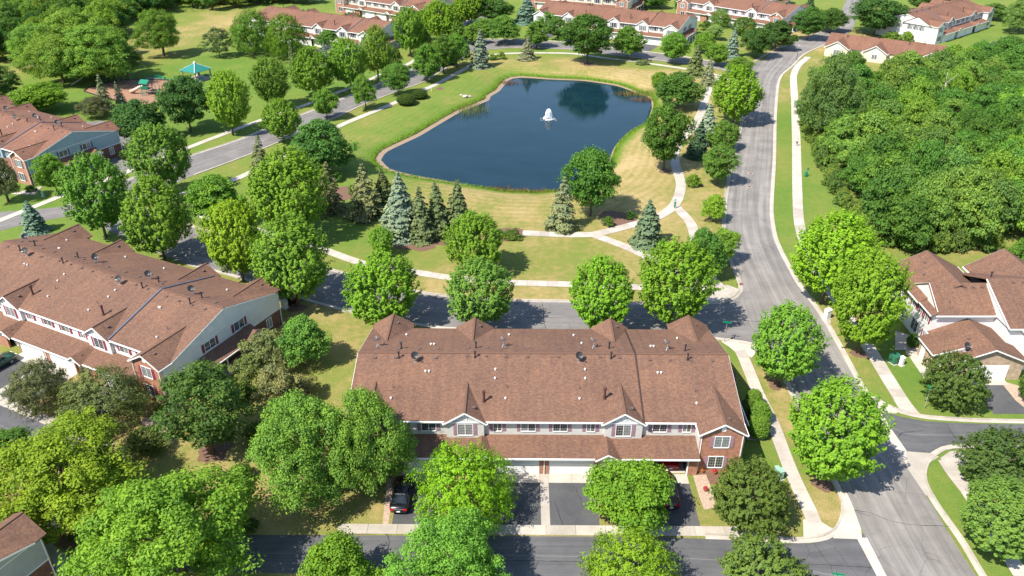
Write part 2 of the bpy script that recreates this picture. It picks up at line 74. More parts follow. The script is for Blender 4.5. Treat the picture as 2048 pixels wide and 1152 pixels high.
TREES=[(-30.46,49.37,12.34,7.88,'ash',(0.117,0.255,0.026),'huge pale green broadleaf tree at the lower left,by the lane edge'),(-45.18,58.7,10.39,7.61,'ash',(0.158,0.3,0.022),'wide yellow green tree above the house corner at lower left'),(-20.91,61.18,13.4,5.86,'ash',(0.115,0.265,0.045),'big ragged light green tree left of the middle townhouse,fuller of the two'),(-14.7,61.54,13.96,4.32,'ash',(0.121,0.275,0.045),'tall ragged light green tree leaning over the left end of the middle townhouse roof'),(-33.96,67.78,12.66,4.8,'linden',(0.06,0.135,0.032),'dark dense tree in front of the left townhouse end wall'),(-15.81,48.27,7.15,3.65,'round',(0.106,0.26,0.022),'round bright green tree at the bottom edge left of the black sedan driveway'),(-5.47,48.27,9.91,4.95,'ash',(0.109,0.27,0.038),'large fresh green tree at the bottom edge below the feathery tree'),(-4.81,57.81,8.71,4.9,'locust',(0.121,0.3,0.012),'feathery yellow green tree hiding the second garage door of the middle townhouse'),(11.59,57.14,7.68,4.3,'round',(0.106,0.26,0.022),'dense bright round tree beside the open garage with the red car'),(10.65,48.54,6.8,4.25,'locust',(0.138,0.31,0.02),'feathery bright green tree on the near edge of the bottom lane'),(23.68,57.47,7.01,4.0,'crab',(0.075,0.15,0.034),'dark olive spreading tree in front of the brick end unit'),(22.49,48.82,5.81,3.39,'crab',(0.09,0.17,0.04),'olive green tree at the bottom edge near the lane mouth'),(33.51,62.81,12.92,4.55,'maple',(0.107,0.25,0.022),'biggest bright maple on the boulevard strip left of the main road'),(33.57,80.56,11.68,3.84,'maple',(0.096,0.235,0.03),'bright maple on the boulevard behind the corner of the middle townhouse'),(46.61,87.56,14.71,4.67,'maple',(0.112,0.26,0.02),'bright maple beside the white townhouse,front one of two'),(46.3,100.31,14.46,5.7,'maple',(0.131,0.28,0.018),'golden tipped maple beside the main road,rear one of two'),(53.55,76.51,6.9,3.58,'crab',(0.062,0.125,0.032),'dark olive low tree in front of the stone garage'),(52.12,62.81,6.4,3.97,'crab',(0.055,0.115,0.035),'dark olive low tree south of the dark side street at right edge'),(46.68,53.48,8.33,3.95,'maple',(0.097,0.225,0.05),'soft green round tree on the boulevard at lower right'),(-17.69,93.88,11.51,4.72,'maple',(0.106,0.26,0.022),'bright maple behind the left roof peaks of the middle townhouse'),(-4.72,92.85,10.73,4.24,'maple',(0.096,0.24,0.045),'medium green maple behind the second roof peak of the middle townhouse'),(12.4,92.85,11.51,4.44,'maple',(0.106,0.26,0.022),'bright maple behind the third roof peak of the middle townhouse'),(22.12,92.85,13.94,4.69,'maple',(0.106,0.26,0.022),'bright tall maple behind the right roof peak of the middle townhouse'),(-31.74,99.59,14.11,5.4,'maple',(0.102,0.25,0.03),'large maple at the right end of the left townhouse roof'),(-42.04,107.09,13.08,4.46,'maple',(0.155,0.32,0.02),'lemon green maple behind the left townhouse roof'),(-56.99,114.06,13.93,5.2,'maple',(0.109,0.25,0.03),'yellow tipped maple over the rear roof edge of the left townhouse'),(-70.36,122.33,14.59,5.38,'maple',(0.074,0.19,0.03),'deep green maple by the street bend left of the yellow tipped maple'),(-52.36,128.37,9.55,5.36,'round',(0.103,0.24,0.03),'low rounded tree beside the sidewalk bend near the diagonal street'),(-37.64,121.75,15.83,6.41,'maple',(0.109,0.25,0.025),'largest maple west of the pond with yellow green crown'),(-66.49,140.25,13.71,5.62,'maple',(0.087,0.22,0.035),'mid green tree on the near side of the diagonal street below the park'),(-88.2,141.22,8.55,3.08,'round',(0.104,0.23,0.03),'small yellow green round tree in front of the blue gable house'),(-38.4,151.51,11.83,6.73,'round',(0.058,0.16,0.035),'dark green broad tree on the lawn at the west end of the pond'),(-5.89,109.5,10.37,4.41,'maple',(0.107,0.27,0.03),'bright egg shaped tree on the lawn south of the pond'),(-21.47,115.47,5.03,1.97,'maple',(0.107,0.27,0.03),'young slender green tree behind the pond sidewalk'),(-26.44,131.13,10.0,4.18,'spruce_grey',(0.12,0.16,0.09),'thin grey green spruce at the left of the conifer row'),(-23.42,133.77,8.33,2.66,'spruce',(0.08,0.12,0.055),'narrow dull green spruce beside the blue spruce in the row'),(-19.28,122.72,12.11,3.88,'spruce_blue',(0.135,0.21,0.19),'tall blue spruce in the conifer row south of the pond'),(-15.33,121.37,10.06,2.74,'spruce',(0.09,0.14,0.08),'dark narrow spruce just right of the tall blue spruce'),(-12.56,123.31,10.25,2.59,'spruce',(0.09,0.15,0.08),'slim spruce in the middle of the row right of the tall blue spruce'),(-9.44,123.7,10.2,3.1,'spruce',(0.09,0.15,0.08),'rightmost dark spruce of the conifer row south of the pond'),(-33.93,133.32,9.69,3.49,'spruce_grey',(0.12,0.15,0.08),'thin scraggly spruce behind the largest maple west of the pond'),(8.76,125.7,9.94,3.16,'spruce_grey',(0.13,0.18,0.115),'pale grey green spruce on the south shore of the pond'),(14.36,131.13,13.62,5.09,'round',(0.062,0.17,0.028),'dark green round tree on the south shore of the pond'),(22.92,119.66,8.43,3.11,'spruce_blue',(0.085,0.15,0.11),'dense blue green spruce between the branching paths'),(29.5,107.41,9.22,3.49,'round',(0.066,0.18,0.035),'dark green round tree by the path near the road corner'),(34.45,112.85,6.42,2.5,'round',(0.128,0.27,0.035),'small lime tree beside the main road above the corner'),(36.17,128.79,5.57,2.32,'round',(0.158,0.3,0.03),'tiny yellow tree on the verge of the main road'),(40.69,145.71,8.58,3.56,'round',(0.091,0.22,0.04),'small green round tree on the verge,lower of two'),(46.48,165.57,6.86,3.63,'round',(0.097,0.23,0.04),'small green round tree on the verge,upper of two'),(53.22,183.76,13.53,5.87,'maple',(0.112,0.26,0.02),'tall bright maple on the left verge of the main road'),(43.8,170.07,9.21,3.15,'spruce_blue',(0.14,0.21,0.195),'silvery blue spruce tucked beside the east shore trail'),(39.76,161.25,8.22,2.8,'spruce',(0.04,0.09,0.06),'dark spruce in the shade beside the east shore trail'),(31.48,153.72,14.42,5.41,'round',(0.066,0.18,0.03),'dark spreading tree on the east shore of the pond'),(41.7,196.01,9.67,6.38,'round',(0.06,0.16,0.03),'dark tree at the north east corner of the pond'),(40.07,210.19,6.3,2.84,'round',(0.107,0.24,0.025),'small yellow green tree by the north east reeds'),(52.67,227.28,9.04,3.43,'spruce',(0.09,0.14,0.065),'spreading green spruce north east of the pond'),(54.2,216.95,7.62,2.74,'spruce_grey',(0.14,0.19,0.13),'grey spruce beside the spreading green spruce'),(60.9,253.29,6.8,3.73,'round',(0.109,0.25,0.03),'pale green small tree near the far town row,left of pair'),(61.28,237.33,7.08,3.68,'round',(0.103,0.24,0.03),'pale green small tree near the far town row,right of pair'),(68.24,247.56,9.25,2.77,'spruce_blue',(0.12,0.2,0.2),'bright blue spruce by the far junction'),(65.52,227.28,5.3,4.0,'round',(0.1,0.23,0.03),'low green tree at the far junction corner'),(75.69,246.93,9.53,5.34,'round',(0.049,0.13,0.03),'dark green street tree at the far junction,nearer one'),(84.75,257.91,9.5,5.96,'round',(0.049,0.13,0.03),'dark green street tree at the far junction,second one'),(99.15,270.49,11.29,5.41,'round',(0.053,0.14,0.03),'dark green street tree up the far road'),(111.39,283.41,8.4,5.89,'round',(0.053,0.14,0.03),'dark green street tree at the upper bend of the far road'),(124.94,278.73,12.88,9.17,'round',(0.044,0.12,0.03),'very dark big tree beside the upper right townhouse'),(162.19,318.6,8.86,7.54,'round',(0.053,0.14,0.03),'dark tree at the top edge behind the upper right townhouse'),(48.21,239.67,9.8,4.35,'round',(0.099,0.24,0.03),'light green street tree right of the walker in pink'),(35.6,246.31,10.15,5.34,'round',(0.085,0.21,0.03),'mid green street tree left of the far garage driveway'),(22.92,240.85,14.59,7.98,'round',(0.049,0.14,0.025),'dark big tree on the north shore of the pond'),(7.95,259.93,8.88,4.52,'round',(0.093,0.23,0.04),'neat round street tree by the north street'),(15.33,271.22,7.7,3.92,'round',(0.074,0.18,0.04),'soft green tree before the far row house gable'),(4.47,245.08,7.19,3.08,'spruce_grey',(0.15,0.19,0.14),'sparse grey spruce beside the north path'),(-2.64,265.47,9.63,5.69,'round',(0.087,0.22,0.04),'rounded fresh green tree at the north west corner'),(-9.4,236.18,11.24,3.43,'spruce_blue',(0.13,0.2,0.19),'silver spruce at the north west end of the loop path'),(5.13,298.34,9.64,4.73,'spruce_blue',(0.1,0.19,0.2),'dark blue spruce at the far row house end'),(-6.57,296.61,9.5,6.31,'round',(0.055,0.15,0.03),'dark round tree at the top edge left of the blue spruce'),(-12.56,265.47,6.73,4.22,'round',(0.109,0.25,0.035),'pale small tree at the street bend in the far corner'),(-14.88,294.9,12.25,6.11,'maple',(0.113,0.25,0.02),'yellow green tree at the top edge beside the far sidewalk'),(-24.14,269.76,12.82,5.97,'maple',(0.113,0.25,0.02),'yellow green tall tree beside the far sidewalk'),(-31.47,248.18,14.36,5.17,'maple',(0.091,0.22,0.025),'tall narrow tree at the right end of the far left row house'),(-37.83,222.53,14.54,4.42,'maple',(0.113,0.25,0.03),'tall oval street tree,first above the upper sidewalk from the driveway'),(-43.86,212.56,13.32,4.99,'maple',(0.094,0.22,0.025),'tall oval street tree,second above the upper sidewalk'),(-51.89,205.57,12.71,5.31,'maple',(0.094,0.22,0.025),'tall oval street tree,third above the upper sidewalk'),(-60.17,195.18,12.39,4.76,'maple',(0.086,0.2,0.03),'tall oval street tree,fourth above the upper sidewalk'),(-53.03,226.21,9.65,2.14,'spruce_blue',(0.14,0.24,0.22),'thin blue spruce between the tall oval trees'),(-64.21,233.9,8.28,1.99,'spruce',(0.07,0.12,0.06),'thin dark spruce in the park beside the far row house'),(-68.88,245.08,13.36,6.46,'locust',(0.079,0.2,0.02),'broad green tree before the far left row house,right of pair'),(-80.97,251.35,13.33,7.44,'locust',(0.07,0.18,0.025),'broad green tree before the far left row house,left of pair'),(-90.98,248.18,9.31,4.62,'pine',(0.07,0.12,0.045),'olive pine on the park lawn behind the shelter'),(-108.67,248.81,15.25,6.3,'ash',(0.1,0.2,0.03),'tall lone tree on the edge of the dry meadow'),(-45.16,186.79,7.97,3.24,'round',(0.102,0.25,0.035),'young street tree below the diagonal street,second from left'),(-36.92,194.77,9.28,3.22,'round',(0.102,0.25,0.04),'young street tree below the diagonal street,third from left'),(-30.22,206.94,9.12,4.13,'round',(0.085,0.22,0.04),'young street tree below the diagonal street,left of the clipped hedge'),(-23.76,220.47,10.99,4.36,'round',(0.081,0.21,0.03),'street tree below the diagonal street right of the hedge,nearest of three'),(-19.71,228.36,11.18,3.9,'round',(0.077,0.2,0.03),'street tree below the diagonal street,middle of three'),(-16.38,235.6,10.42,4.12,'round',(0.081,0.21,0.03),'street tree below the diagonal street,farthest of three'),(-51.64,170.73,9.7,4.04,'maple',(0.105,0.25,0.03),'wide street tree at the left end of the diagonal street row'),(-64.64,175.47,14.37,4.6,'maple',(0.126,0.26,0.025),'yellow green oval tree at the park corner by the crossing'),(-75.11,177.57,13.44,5.93,'round',(0.047,0.13,0.035),'dark green wide park tree,right of pair below the playground'),(-83.46,170.73,10.07,5.96,'round',(0.047,0.13,0.035),'dark green wide park tree,left of pair below the playground'),(-102.55,194.77,9.22,2.25,'spruce_grey',(0.11,0.16,0.1),'grey green spruce at the playground edge,taller of pair'),(-99.75,197.69,6.49,1.77,'spruce_grey',(0.11,0.17,0.12),'grey green spruce at the playground edge,shorter of pair'),(-117.68,192.72,7.15,7.0,'round',(0.102,0.22,0.02),'yellow green dome shaped tree behind the blue gable house'),(-133.46,200.7,10.85,6.1,'ash',(0.05,0.13,0.03),'dark tree at the left edge of the photo beside the meadow'),(-51.15,150.43,8.71,2.73,'spruce_grey',(0.11,0.15,0.09),'dull grey spruce near the diagonal street below the park'),(-95.51,137.41,9.36,2.74,'ash',(0.12,0.17,0.08),'pale small tree with thin crown at the left photo edge'),(-83.62,124.49,5.93,2.52,'spruce_blue',(0.11,0.2,0.2),'powder blue spruce behind the left townhouse ridge'),(-27.18,84.68,8.01,3.18,'round',(0.096,0.24,0.045),'soft round tree beside the right end of the left townhouse'),(-31.37,83.79,6.06,3.71,'pine',(0.12,0.16,0.06),'olive pine beside the left townhouse end wall,upper of pair'),(-28.31,76.12,6.4,3.31,'pine',(0.16,0.19,0.08),'brown tinged pine below the olive pine'),(-47.73,72.92,7.19,4.68,'locust',(0.105,0.155,0.065),'wispy grey green tree in front of the left townhouse garages'),(-56.91,75.74,6.55,3.37,'locust',(0.095,0.125,0.06),'brownish olive tree beside the left driveway'),(-56.18,66.96,3.48,2.49,'round',(0.073,0.19,0.03),'deep green low tree at the left photo edge above the wide yellow tree'),(80.39,109.34,6.53,2.95,'round',(0.082,0.2,0.03),'green tree behind the white townhouse at right edge'),(176.02,281.84,11.46,6.37,'ash',(0.116,0.22,0.06),'pale yellowish tree at the top right edge'),(63.54,77.1,4.9,1.34,'crab',(0.06,0.13,0.03),'dark shrubby tree at the right photo edge by the stone wall'),(70.32,170.07,21.47,6.63,'ash',(0.095,0.185,0.055),'tall pale tree at the top end of the wood beside the main road'),(-101.72,187.96,5.56,3.55,'ash',(0.1,0.12,0.06),'thin brownish bush behind the blue gable house'),(-56.43,286.61,5.94,4.42,'crab',(0.1,0.13,0.05),'olive tree in front of the topmost row house'),(-32.86,293.21,5.52,4.4,'round',(0.091,0.22,0.03),'small green tree between the two far left row houses'),(116.8,322.55,6.52,2.35,'spruce',(0.05,0.11,0.06),'slim dark spruce at the top edge of the photo'),(65.23,312.83,7.74,4.23,'round',(0.074,0.18,0.03),'green tree at the top between two far row houses'),(55.04,327.61,6.21,6.72,'round',(0.07,0.18,0.03),'green trees mass at the top behind the far row house'),(40.66,332.82,5.79,4.48,'round',(0.075,0.17,0.03),'small olive tree behind the far row house roof'),(74.53,290.71,6.46,3.2,'locust',(0.086,0.2,0.03),'small tree at the white far row house garages,left one'),(79.9,278.73,5.83,4.06,'crab',(0.07,0.16,0.03),'small dark tree at the white far row house garages,right one'),(68.64,286.61,3.41,2.63,'shrub',(0.07,0.14,0.03),'dark shrub at the end of the far row house'),(68.39,271.22,5.25,2.8,'round',(0.168,0.3,0.1),'creamy flowering small tree by the far junction'),(-59.19,260.61,5.81,4.15,'round',(0.073,0.19,0.035),'leafy tree hiding the garages of the far left row house'),(-18.98,267.6,7.29,3.73,'maple',(0.094,0.22,0.03),'green tree beside the far bend of the diagonal street'),(177.19,330.72,7.11,5.6,'round',(0.059,0.15,0.03),'dark tree at the top edge behind the long white row house'),(178.99,303.63,6.22,5.19,'round',(0.081,0.18,0.04),'mid green tree behind the far end of the long white row house'),(-34.3,77.3,3.43,2.44,'shrub',(0.06,0.13,0.03),'dark bush between the dark dense tree and the olive pine'),(-33.3,81.4,4.1,2.22,'pine',(0.11,0.16,0.05),'small olive pine right at the porch of the left townhouse'),(-26.25,77.3,3.35,2.44,'pine',(0.13,0.16,0.06),'russet pine at the lawn side of the pine pair'),(-29.16,69.9,2.54,1.99,'shrub',(0.07,0.15,0.03),'broad low bush under the ragged light green tree'),(-41.21,68.2,2.84,1.96,'crab',(0.08,0.14,0.04),'small dark tree between the wispy tree and the dark dense tree'),(-29.53,63.41,2.18,1.6,'shrub',(0.06,0.13,0.03),'low dark bush behind the huge lower left tree'),(197.23,312.83,7.26,6.34,'ash',(0.12,0.19,0.05),'pale tree in the very top right corner'),(155.88,238.5,5.82,4.18,'round',(0.083,0.19,0.04),'mid green tree at the right edge above the wood'),(102.54,312.83,5.13,3.59,'round',(0.082,0.2,0.035),'small green tree behind the white brick gabled row'),(-125.2,218.95,14.02,9.72,'ash',(0.133,0.26,0.04),'big yellow green tree at the left end of the meadow clump'),(-114.68,217.94,16.61,10.5,'ash',(0.123,0.25,0.04),'big yellow green tree in the middle of the meadow clump'),(-110.87,222.01,11.33,6.31,'ash',(0.08,0.17,0.03),'lower dark tree at the right foot of the meadow clump'),(-125.29,231.65,18.42,10.55,'ash',(0.133,0.26,0.04),'tallest yellow green tree at the back of the meadow clump'),(-138.34,232.77,14.0,8.65,'ash',(0.117,0.24,0.04),'yellow green tree left behind the meadow clump'),(132.1,269.76,3.22,2.83,'shrub',(0.12,0.22,0.03),'yellow green bush at the corner of the long white row house'),(127.68,271.22,3.2,3.33,'shrub',(0.1,0.19,0.03),'mid green bush under the very dark big tree at upper right'),(97.55,227.28,7.11,3.52,'round',(0.082,0.2,0.04),'small green tree in front of the low tan house,left one'),(106.61,217.94,6.83,3.89,'round',(0.074,0.18,0.04),'small green tree in front of the low tan house,middle one'),(120.55,219.45,7.28,4.36,'round',(0.065,0.16,0.035),'green tree in front of the low tan house,right one'),(135.07,227.28,7.3,4.8,'round',(0.071,0.17,0.04),'green tree right of the low tan house'),(153.03,245.7,7.24,4.31,'round',(0.083,0.19,0.04),'green tree at the end of the white row house garages'),(12.5,285.0,6.81,4.52,'round',(0.088,0.21,0.04),'green tree against the far five gabled row,third from its left end'),(-9.27,277.2,6.28,4.37,'round',(0.094,0.22,0.04),'light green tree filling the street bend by the far corner'),(-19.78,294.9,7.34,4.48,'maple',(0.1,0.23,0.03),'green tree between the two tall ones by the far sidewalk'),(-29.25,253.94,8.22,4.09,'round',(0.082,0.2,0.035),'green tree at the far end of the upper sidewalk row'),(-34.47,232.77,7.06,2.94,'shrub',(0.07,0.16,0.03),'dark bush by the porch of the far left row house'),(-69.74,271.22,5.68,4.11,'round',(0.076,0.19,0.03),'green tree before the gables of the far left row house'),(0.09,122.52,1.06,2.22,'shrub',(0.07,0.14,0.025),'low dark shrub bed at the west end of the pond path,longer one'),(-2.27,123.31,0.97,1.47,'shrub',(0.09,0.17,0.03),'low shrub bed at the west end of the pond path,shorter one'),(35.82,145.2,2.71,1.67,'shrub',(0.1,0.2,0.02),'yellow green shrub beside the pond trail'),(17.12,126.92,1.99,1.24,'shrub',(0.07,0.18,0.03),'round green shrub right of the dark south shore tree'),(21.63,130.06,1.53,1.17,'shrub',(0.05,0.14,0.03),'dark shrub behind the dense blue green spruce'),(-30.86,141.22,2.08,1.25,'shrub',(0.08,0.18,0.03),'round shrub at the west end lawn'),(-35.42,147.78,2.17,1.7,'shrub',(0.05,0.16,0.03),'dark shrub beneath the broad dark tree west of the pond'),(-3.24,245.7,2.42,1.54,'shrub',(0.11,0.21,0.03),'small shrub by the north path,right of pair'),(-5.84,244.47,2.11,1.38,'shrub',(0.11,0.21,0.03),'small shrub by the north path,left of pair'),(-27.22,199.4,2.63,2.82,'hedge',(0.045,0.1,0.02),'clipped dark hedge block beside the loop sidewalk,nearer half'),(-24.53,204.67,2.2,2.37,'hedge',(0.045,0.1,0.02),'clipped dark hedge block beside the loop sidewalk,farther half'),(29.37,75.74,2.8,1.08,'hedge',(0.1,0.22,0.03),'clipped round bush at the townhouse end,top of the sunlit three'),(29.36,73.01,3.12,1.29,'hedge',(0.1,0.22,0.03),'clipped round bush at the townhouse end,middle of the sunlit three'),(28.51,70.51,3.32,1.26,'hedge',(0.1,0.22,0.03),'clipped round bush at the townhouse end,lowest of the sunlit three'),(28.02,74.03,2.64,1.01,'hedge',(0.06,0.14,0.025),'clipped round bush in the shade against the townhouse end'),(54.6,88.99,2.12,0.88,'hedge',(0.06,0.15,0.03),'clipped ball bush by the white townhouse door'),(55.57,85.59,2.14,1.18,'shrub',(0.11,0.22,0.025),'yellow green bush by the stone garage corner'),(-42.64,75.16,0.82,0.9,'shrub',(0.1,0.19,0.03),'low green shrub by the brick corner of the left townhouse'),(-94.12,142.69,1.23,1.46,'shrub',(0.05,0.12,0.03),'dark shrub at the brick corner of the blue gable house'),(-82.9,160.05,2.4,1.38,'shrub',(0.04,0.1,0.03),'dark shrub at the rear corner of the blue gable house'),(-43.72,54.92,0.96,0.44,'shrub',(0.07,0.15,0.03),'tiny shrub beside the lower left driveway'),(39.14,239.67,1.33,2.24,'shrub',(0.12,0.17,0.08),'grey green plant bed at the top of the north bank'),(-26.51,56.67,0.88,1.24,'shrub',(0.06,0.14,0.03),'low shrub under the huge lower left tree'),(-36.28,59.75,0.8,1.03,'shrub',(0.08,0.16,0.03),'low shrub between the two big lower left trees')]
WOOD_R=[(78.45,196.43),(73.97,179.0),(70.0,162.47),(66.79,144.44),(64.73,127.33),(64.59,119.1),(72.48,118.73),(82.19,119.47),(91.81,121.37),(121.9,156.55),(153.09,212.08),(155.27,227.28),(136.51,227.28),(114.1,213.04),(97.66,202.89),(85.28,197.69),(80.55,200.7)]
WEEDS=[(1.59,144.96),(5.06,144.46),(8.57,145.21),(-3.91,146.48),(35.62,207.55),(32.6,213.11),(-1.72,223.98),(-0.4,145.46)]
EDGE=[(73.06,192.32),(67.52,168.76),(64.77,152.33),(62.43,138.35),(61.66,127.75),(62.43,119.85),(65.24,117.63),(71.88,117.44),(81.08,118.18)]
WOOD_L=[(-170.32,235.6),(-151.29,244.47),(-143.41,239.67),(-138.99,244.47),(-116.74,227.28),(-113.45,235.6),(-128.3,260.61),(-144.98,294.9),(-138.5,312.83),(-118.11,320.56),(-100.79,328.64),(-82.67,337.09),(-83.42,360.05),(-161.26,370.05),(-225.24,364.99),(-224.96,322.55)]
VENTS={'box': [(-19.54,10.59),(-17.13,10.62),(-12.42,10.64),(-8.88,10.88),(-6.62,10.9),(-4.29,10.84),(-1.79,10.85),(1.79,10.88),(6.63,10.84),(8.89,10.78),(12.42,10.51),(14.7,10.46),(17.07,10.47),(19.58,10.42),(-19.63,12.77),(-17.06,12.64),(-14.63,12.67),(-12.38,12.71),(-8.85,13.11),(-6.59,13.15),(-4.32,13.18),(-1.77,13.04),(1.92,13.1),(4.46,12.96),(9.19,12.86),(19.55,12.15)],'flue': [(-16.72,10.61),(-7.89,10.74),(7.9,10.7),(16.73,10.54),(-16.73,12.82),(-7.9,13.13),(7.93,13.19),(16.79,12.45)],'stack': [(-6.64,4.74),(6.73,5.22)],'cap': [(-13.46,8.66),(-13.06,8.66),(-5.47,8.99),(-5.49,7.75),(4.78,9.05),(4.74,7.81),(13.03,8.63),(13.43,8.63),(-16.98,5.0),(-4.26,5.08),(3.95,5.08),(16.81,4.57),(-16.83,17.65),(-13.37,14.12),(-13.01,14.13),(-4.04,17.85),(4.78,14.76),(4.03,17.78),(12.96,13.81),(13.32,13.81),(16.73,16.82)],'pipe': [(-16.92,6.46),(-4.11,6.54),(4.02,6.46),(16.9,6.14)],'dish_r': [(-19.65,13.48),(-4.64,13.54),(6.1,13.35),(14.73,12.76)],'dish_f': [(-14.82,10.2),(4.11,10.32)]}
PTS={'fountain': (9.15,191.79),'pit': [(-115.71,210.66),(-115.96,213.52),(-112.31,220.47),(-109.45,222.01),(-104.01,222.53),(-98.14,222.01),(-94.18,218.95),(-92.31,212.08),(-91.31,200.7),(-93.99,197.69),(-101.04,200.7),(-110.16,206.48)],'shelter': [(-93.67,222.19),(-87.93,219.02),(-85.01,224.08)],'shelter_apex': (-89.71,223.86),'swing': [(-108.77,218.45),(-104.59,217.45)],'swing2': (-111.44,215.96),'deck': (-97.47,208.32),'slide': (-101.3,207.86),'bench1': (-102.37,223.05),'bench2': (-101.44,223.57),'table': (-98.71,222.01),'trash': (-87.61,218.95),'sign1': (29.2,89.96),'sign2': (50.27,75.64),'sign3': (29.31,48.21),'hyd': (26.31,55.11),'lamp': (87.29,243.86),'box1': (28.91,64.26),'box2': (29.06,63.64),'box3': (50.69,85.36),'box3b': (50.81,85.02),'mail': (45.45,96.13),'box4': (-33.53,99.03),'box5': (-90.3,140.01),'waste': (30.32,134.44),'bin2': (59.84,150.16),'post': (-21.8,211.13),'bench3': (41.67,241.45),'rocks': (-12.54,207.4),'walker': (32.26,246.93),'walker2': (63.62,168.12),'log': (-120.25,217.94),'chair': (55.17,89.35),'reed1': (-10.8,198.54),'reed2': (36.16,212.08),'pot1': (20.87,64.57),'pot2': (22.14,64.33),'pot3': (20.61,61.76),'drain1': (35.42,105.99),'drain2': (28.06,100.45),'drain3': (44.3,75.35),'man1': (47.0,144.69),'man2': (49.05,151.79),'car_black': [(-11.98,64.18),(-11.9,58.36)],'car_suv': [(16.58,64.18),(16.32,59.19)],'car_red': (17.95,64.8),'car_green': [(-67.22,82.69),(-66.0,85.82)],'car_rear': (-33.97,99.59),'car_far': (-19.07,237.91),'car_far2': (16.71,274.93),'van_far': (-18.3,281.84)}
SEAMS=[[(34.71,59.19),(36.99,58.63),(38.65,57.54),(40.46,57.01),(44.43,56.81)],[(29.87,54.61),(30.18,53.06),(30.53,51.97),(30.38,50.45)],[(27.09,52.03),(30.05,51.97),(34.28,51.62)],[(51.54,72.56),(51.47,70.95),(51.41,68.45)],[(44.98,70.51),(45.59,71.12),(48.42,71.57)],[(4.49,100.74),(4.62,98.19),(4.49,96.54),(4.8,93.1)],[(-10.5,97.36),(-6.1,96.67),(2.6,96.27),(8.41,96.54),(22.23,96.81)],[(4.53,60.39),(5.01,57.68),(5.25,56.54)],[(18.02,59.4),(17.47,56.21)],[(-16.22,55.69),(-12.48,55.82),(-12.15,53.79),(-11.92,51.38)],[(-5.99,52.57),(1.74,52.45),(7.52,52.33)],[(35.34,58.91),(36.83,58.22)],[(46.97,125.29),(43.95,132.66),(39.52,132.66)],[(32.13,95.73),(38.22,94.4),(41.81,88.15)]]
MULCH=[(-18.86,121.37,4.5),(-14.95,120.98,4),(-11.63,122.52,4),(8.72,124.89,2.6),(19.11,129.42,4.5),(23.09,119.1,2.6),(-0.35,123.7,3.6),(36.22,146.22,2),(33.45,62.66,1.3),(33.51,80.35,1.2),(46.75,87.21,1.3),(4.3,243.86,2.2),(22.97,239.67,3),(-9.21,235.03,2.6),(-19.69,213.52,1.5),(31.7,153.16,1.6),(-32.54,141.95,4.5),(-26.44,131.13,3),(11.71,57.27,2.2),(-4.81,57.68,2),(-37.76,222.01,1),(-43.69,211.6,1),(-51.6,204.22,1),(53.61,183.38,1.4),(-31.68,99.03,1.6),(-21.42,115.11,1),(-33.81,68.2,2.5),(21.66,64.18,2),(-41.87,74.41,2.5),(-43.59,55.37,2),(-41.14,74.88,1.4)]
DRIVES=[[(144.53,303.63),(159.38,324.55),(175.21,320.56),(165.62,299.21),(151.84,299.21)],[(144.85,257.24),(166.89,272.7),(168.47,260.61),(159.28,244.47),(150.38,249.44)],[(-48.11,57.95),(-47.71,59.61),(-45.07,60.1),(-44.69,57.68),(-45.21,55.82),(-47.1,56.87)]]
FILL=[[(31.97,55.24),(34.81,55.11),(35.23,56.48),(35.54,59.33),(35.66,61.76),(34.63,60.1),(33.85,58.08),(32.81,56.48)],[(34.34,55.31),(35.38,55.31),(35.42,50.68),(35.54,44.86),(34.57,44.86),(34.48,50.68)],[(44.22,76.71),(44.73,74.78),(44.65,72.38),(44.87,67.45),(43.89,64.96),(43.61,72.02),(43.69,76.12)],[(44.74,67.95),(47.65,67.62),(48.06,67.04),(46.64,66.15),(45.47,64.57),(44.84,62.81),(44.66,60.46),(43.83,61.18),(43.69,65.27)],[(44.36,77.7),(45.56,76.51),(47.01,75.16),(46.51,74.69),(44.76,74.69),(44.08,75.74)],[(29.08,101.03),(31.56,100.74),(33.41,102.2),(34.96,104.45),(33.44,105.83),(30.98,105.22),(28.67,103.39)],[(29.43,90.33),(32.69,89.6),(33.77,88.51),(32.02,86.28),(30.76,87.92)],[(48.06,66.8),(49.74,67.95),(51.31,68.03),(51.23,66.39),(49.04,65.11),(48.15,65.11)],[(31.03,57.95),(29.76,57.68),(28.99,55.11),(30.92,55.37),(32.54,56.28)],[(47.24,77.3),(48.5,77.5),(49.44,74.22),(47.14,75.16)]]
PADS=[[(44.33,95.6),(45.92,95.6),(45.4,94.53),(44.04,94.53)],[(53.35,88.15),(55.38,89.35),(55.04,83.02),(53.02,81.72)],[(54.04,92.85),(55.95,91.58),(53.9,88.15),(52.0,88.15)],[(-92.31,140.74),(-93.16,145.2),(-94.65,143.69),(-97.42,141.22)],[(-45.76,54.73),(-39.44,50.68),(-40.05,47.99),(-46.91,53.18)],[(27.32,70.86),(29.16,70.77),(29.08,69.81),(27.19,69.9)]]
GRAVEL=[[(19.79,64.1),(21.24,64.26),(21.39,61.91),(21.25,59.4),(19.93,59.05),(19.78,61.91)],[(-44.58,73.66),(-41.94,74.59),(-40.13,73.29),(-40.62,71.12),(-43.24,71.84)],[(62.5,81.4),(64.83,79.83),(62.58,75.83),(62.29,77.3)],[(-2.4,61.54),(-1.76,61.54),(-1.92,56.61),(-2.53,56.61)],[(-13.12,56.48),(-12.47,56.48),(-12.92,63.41),(-13.57,63.79)]]
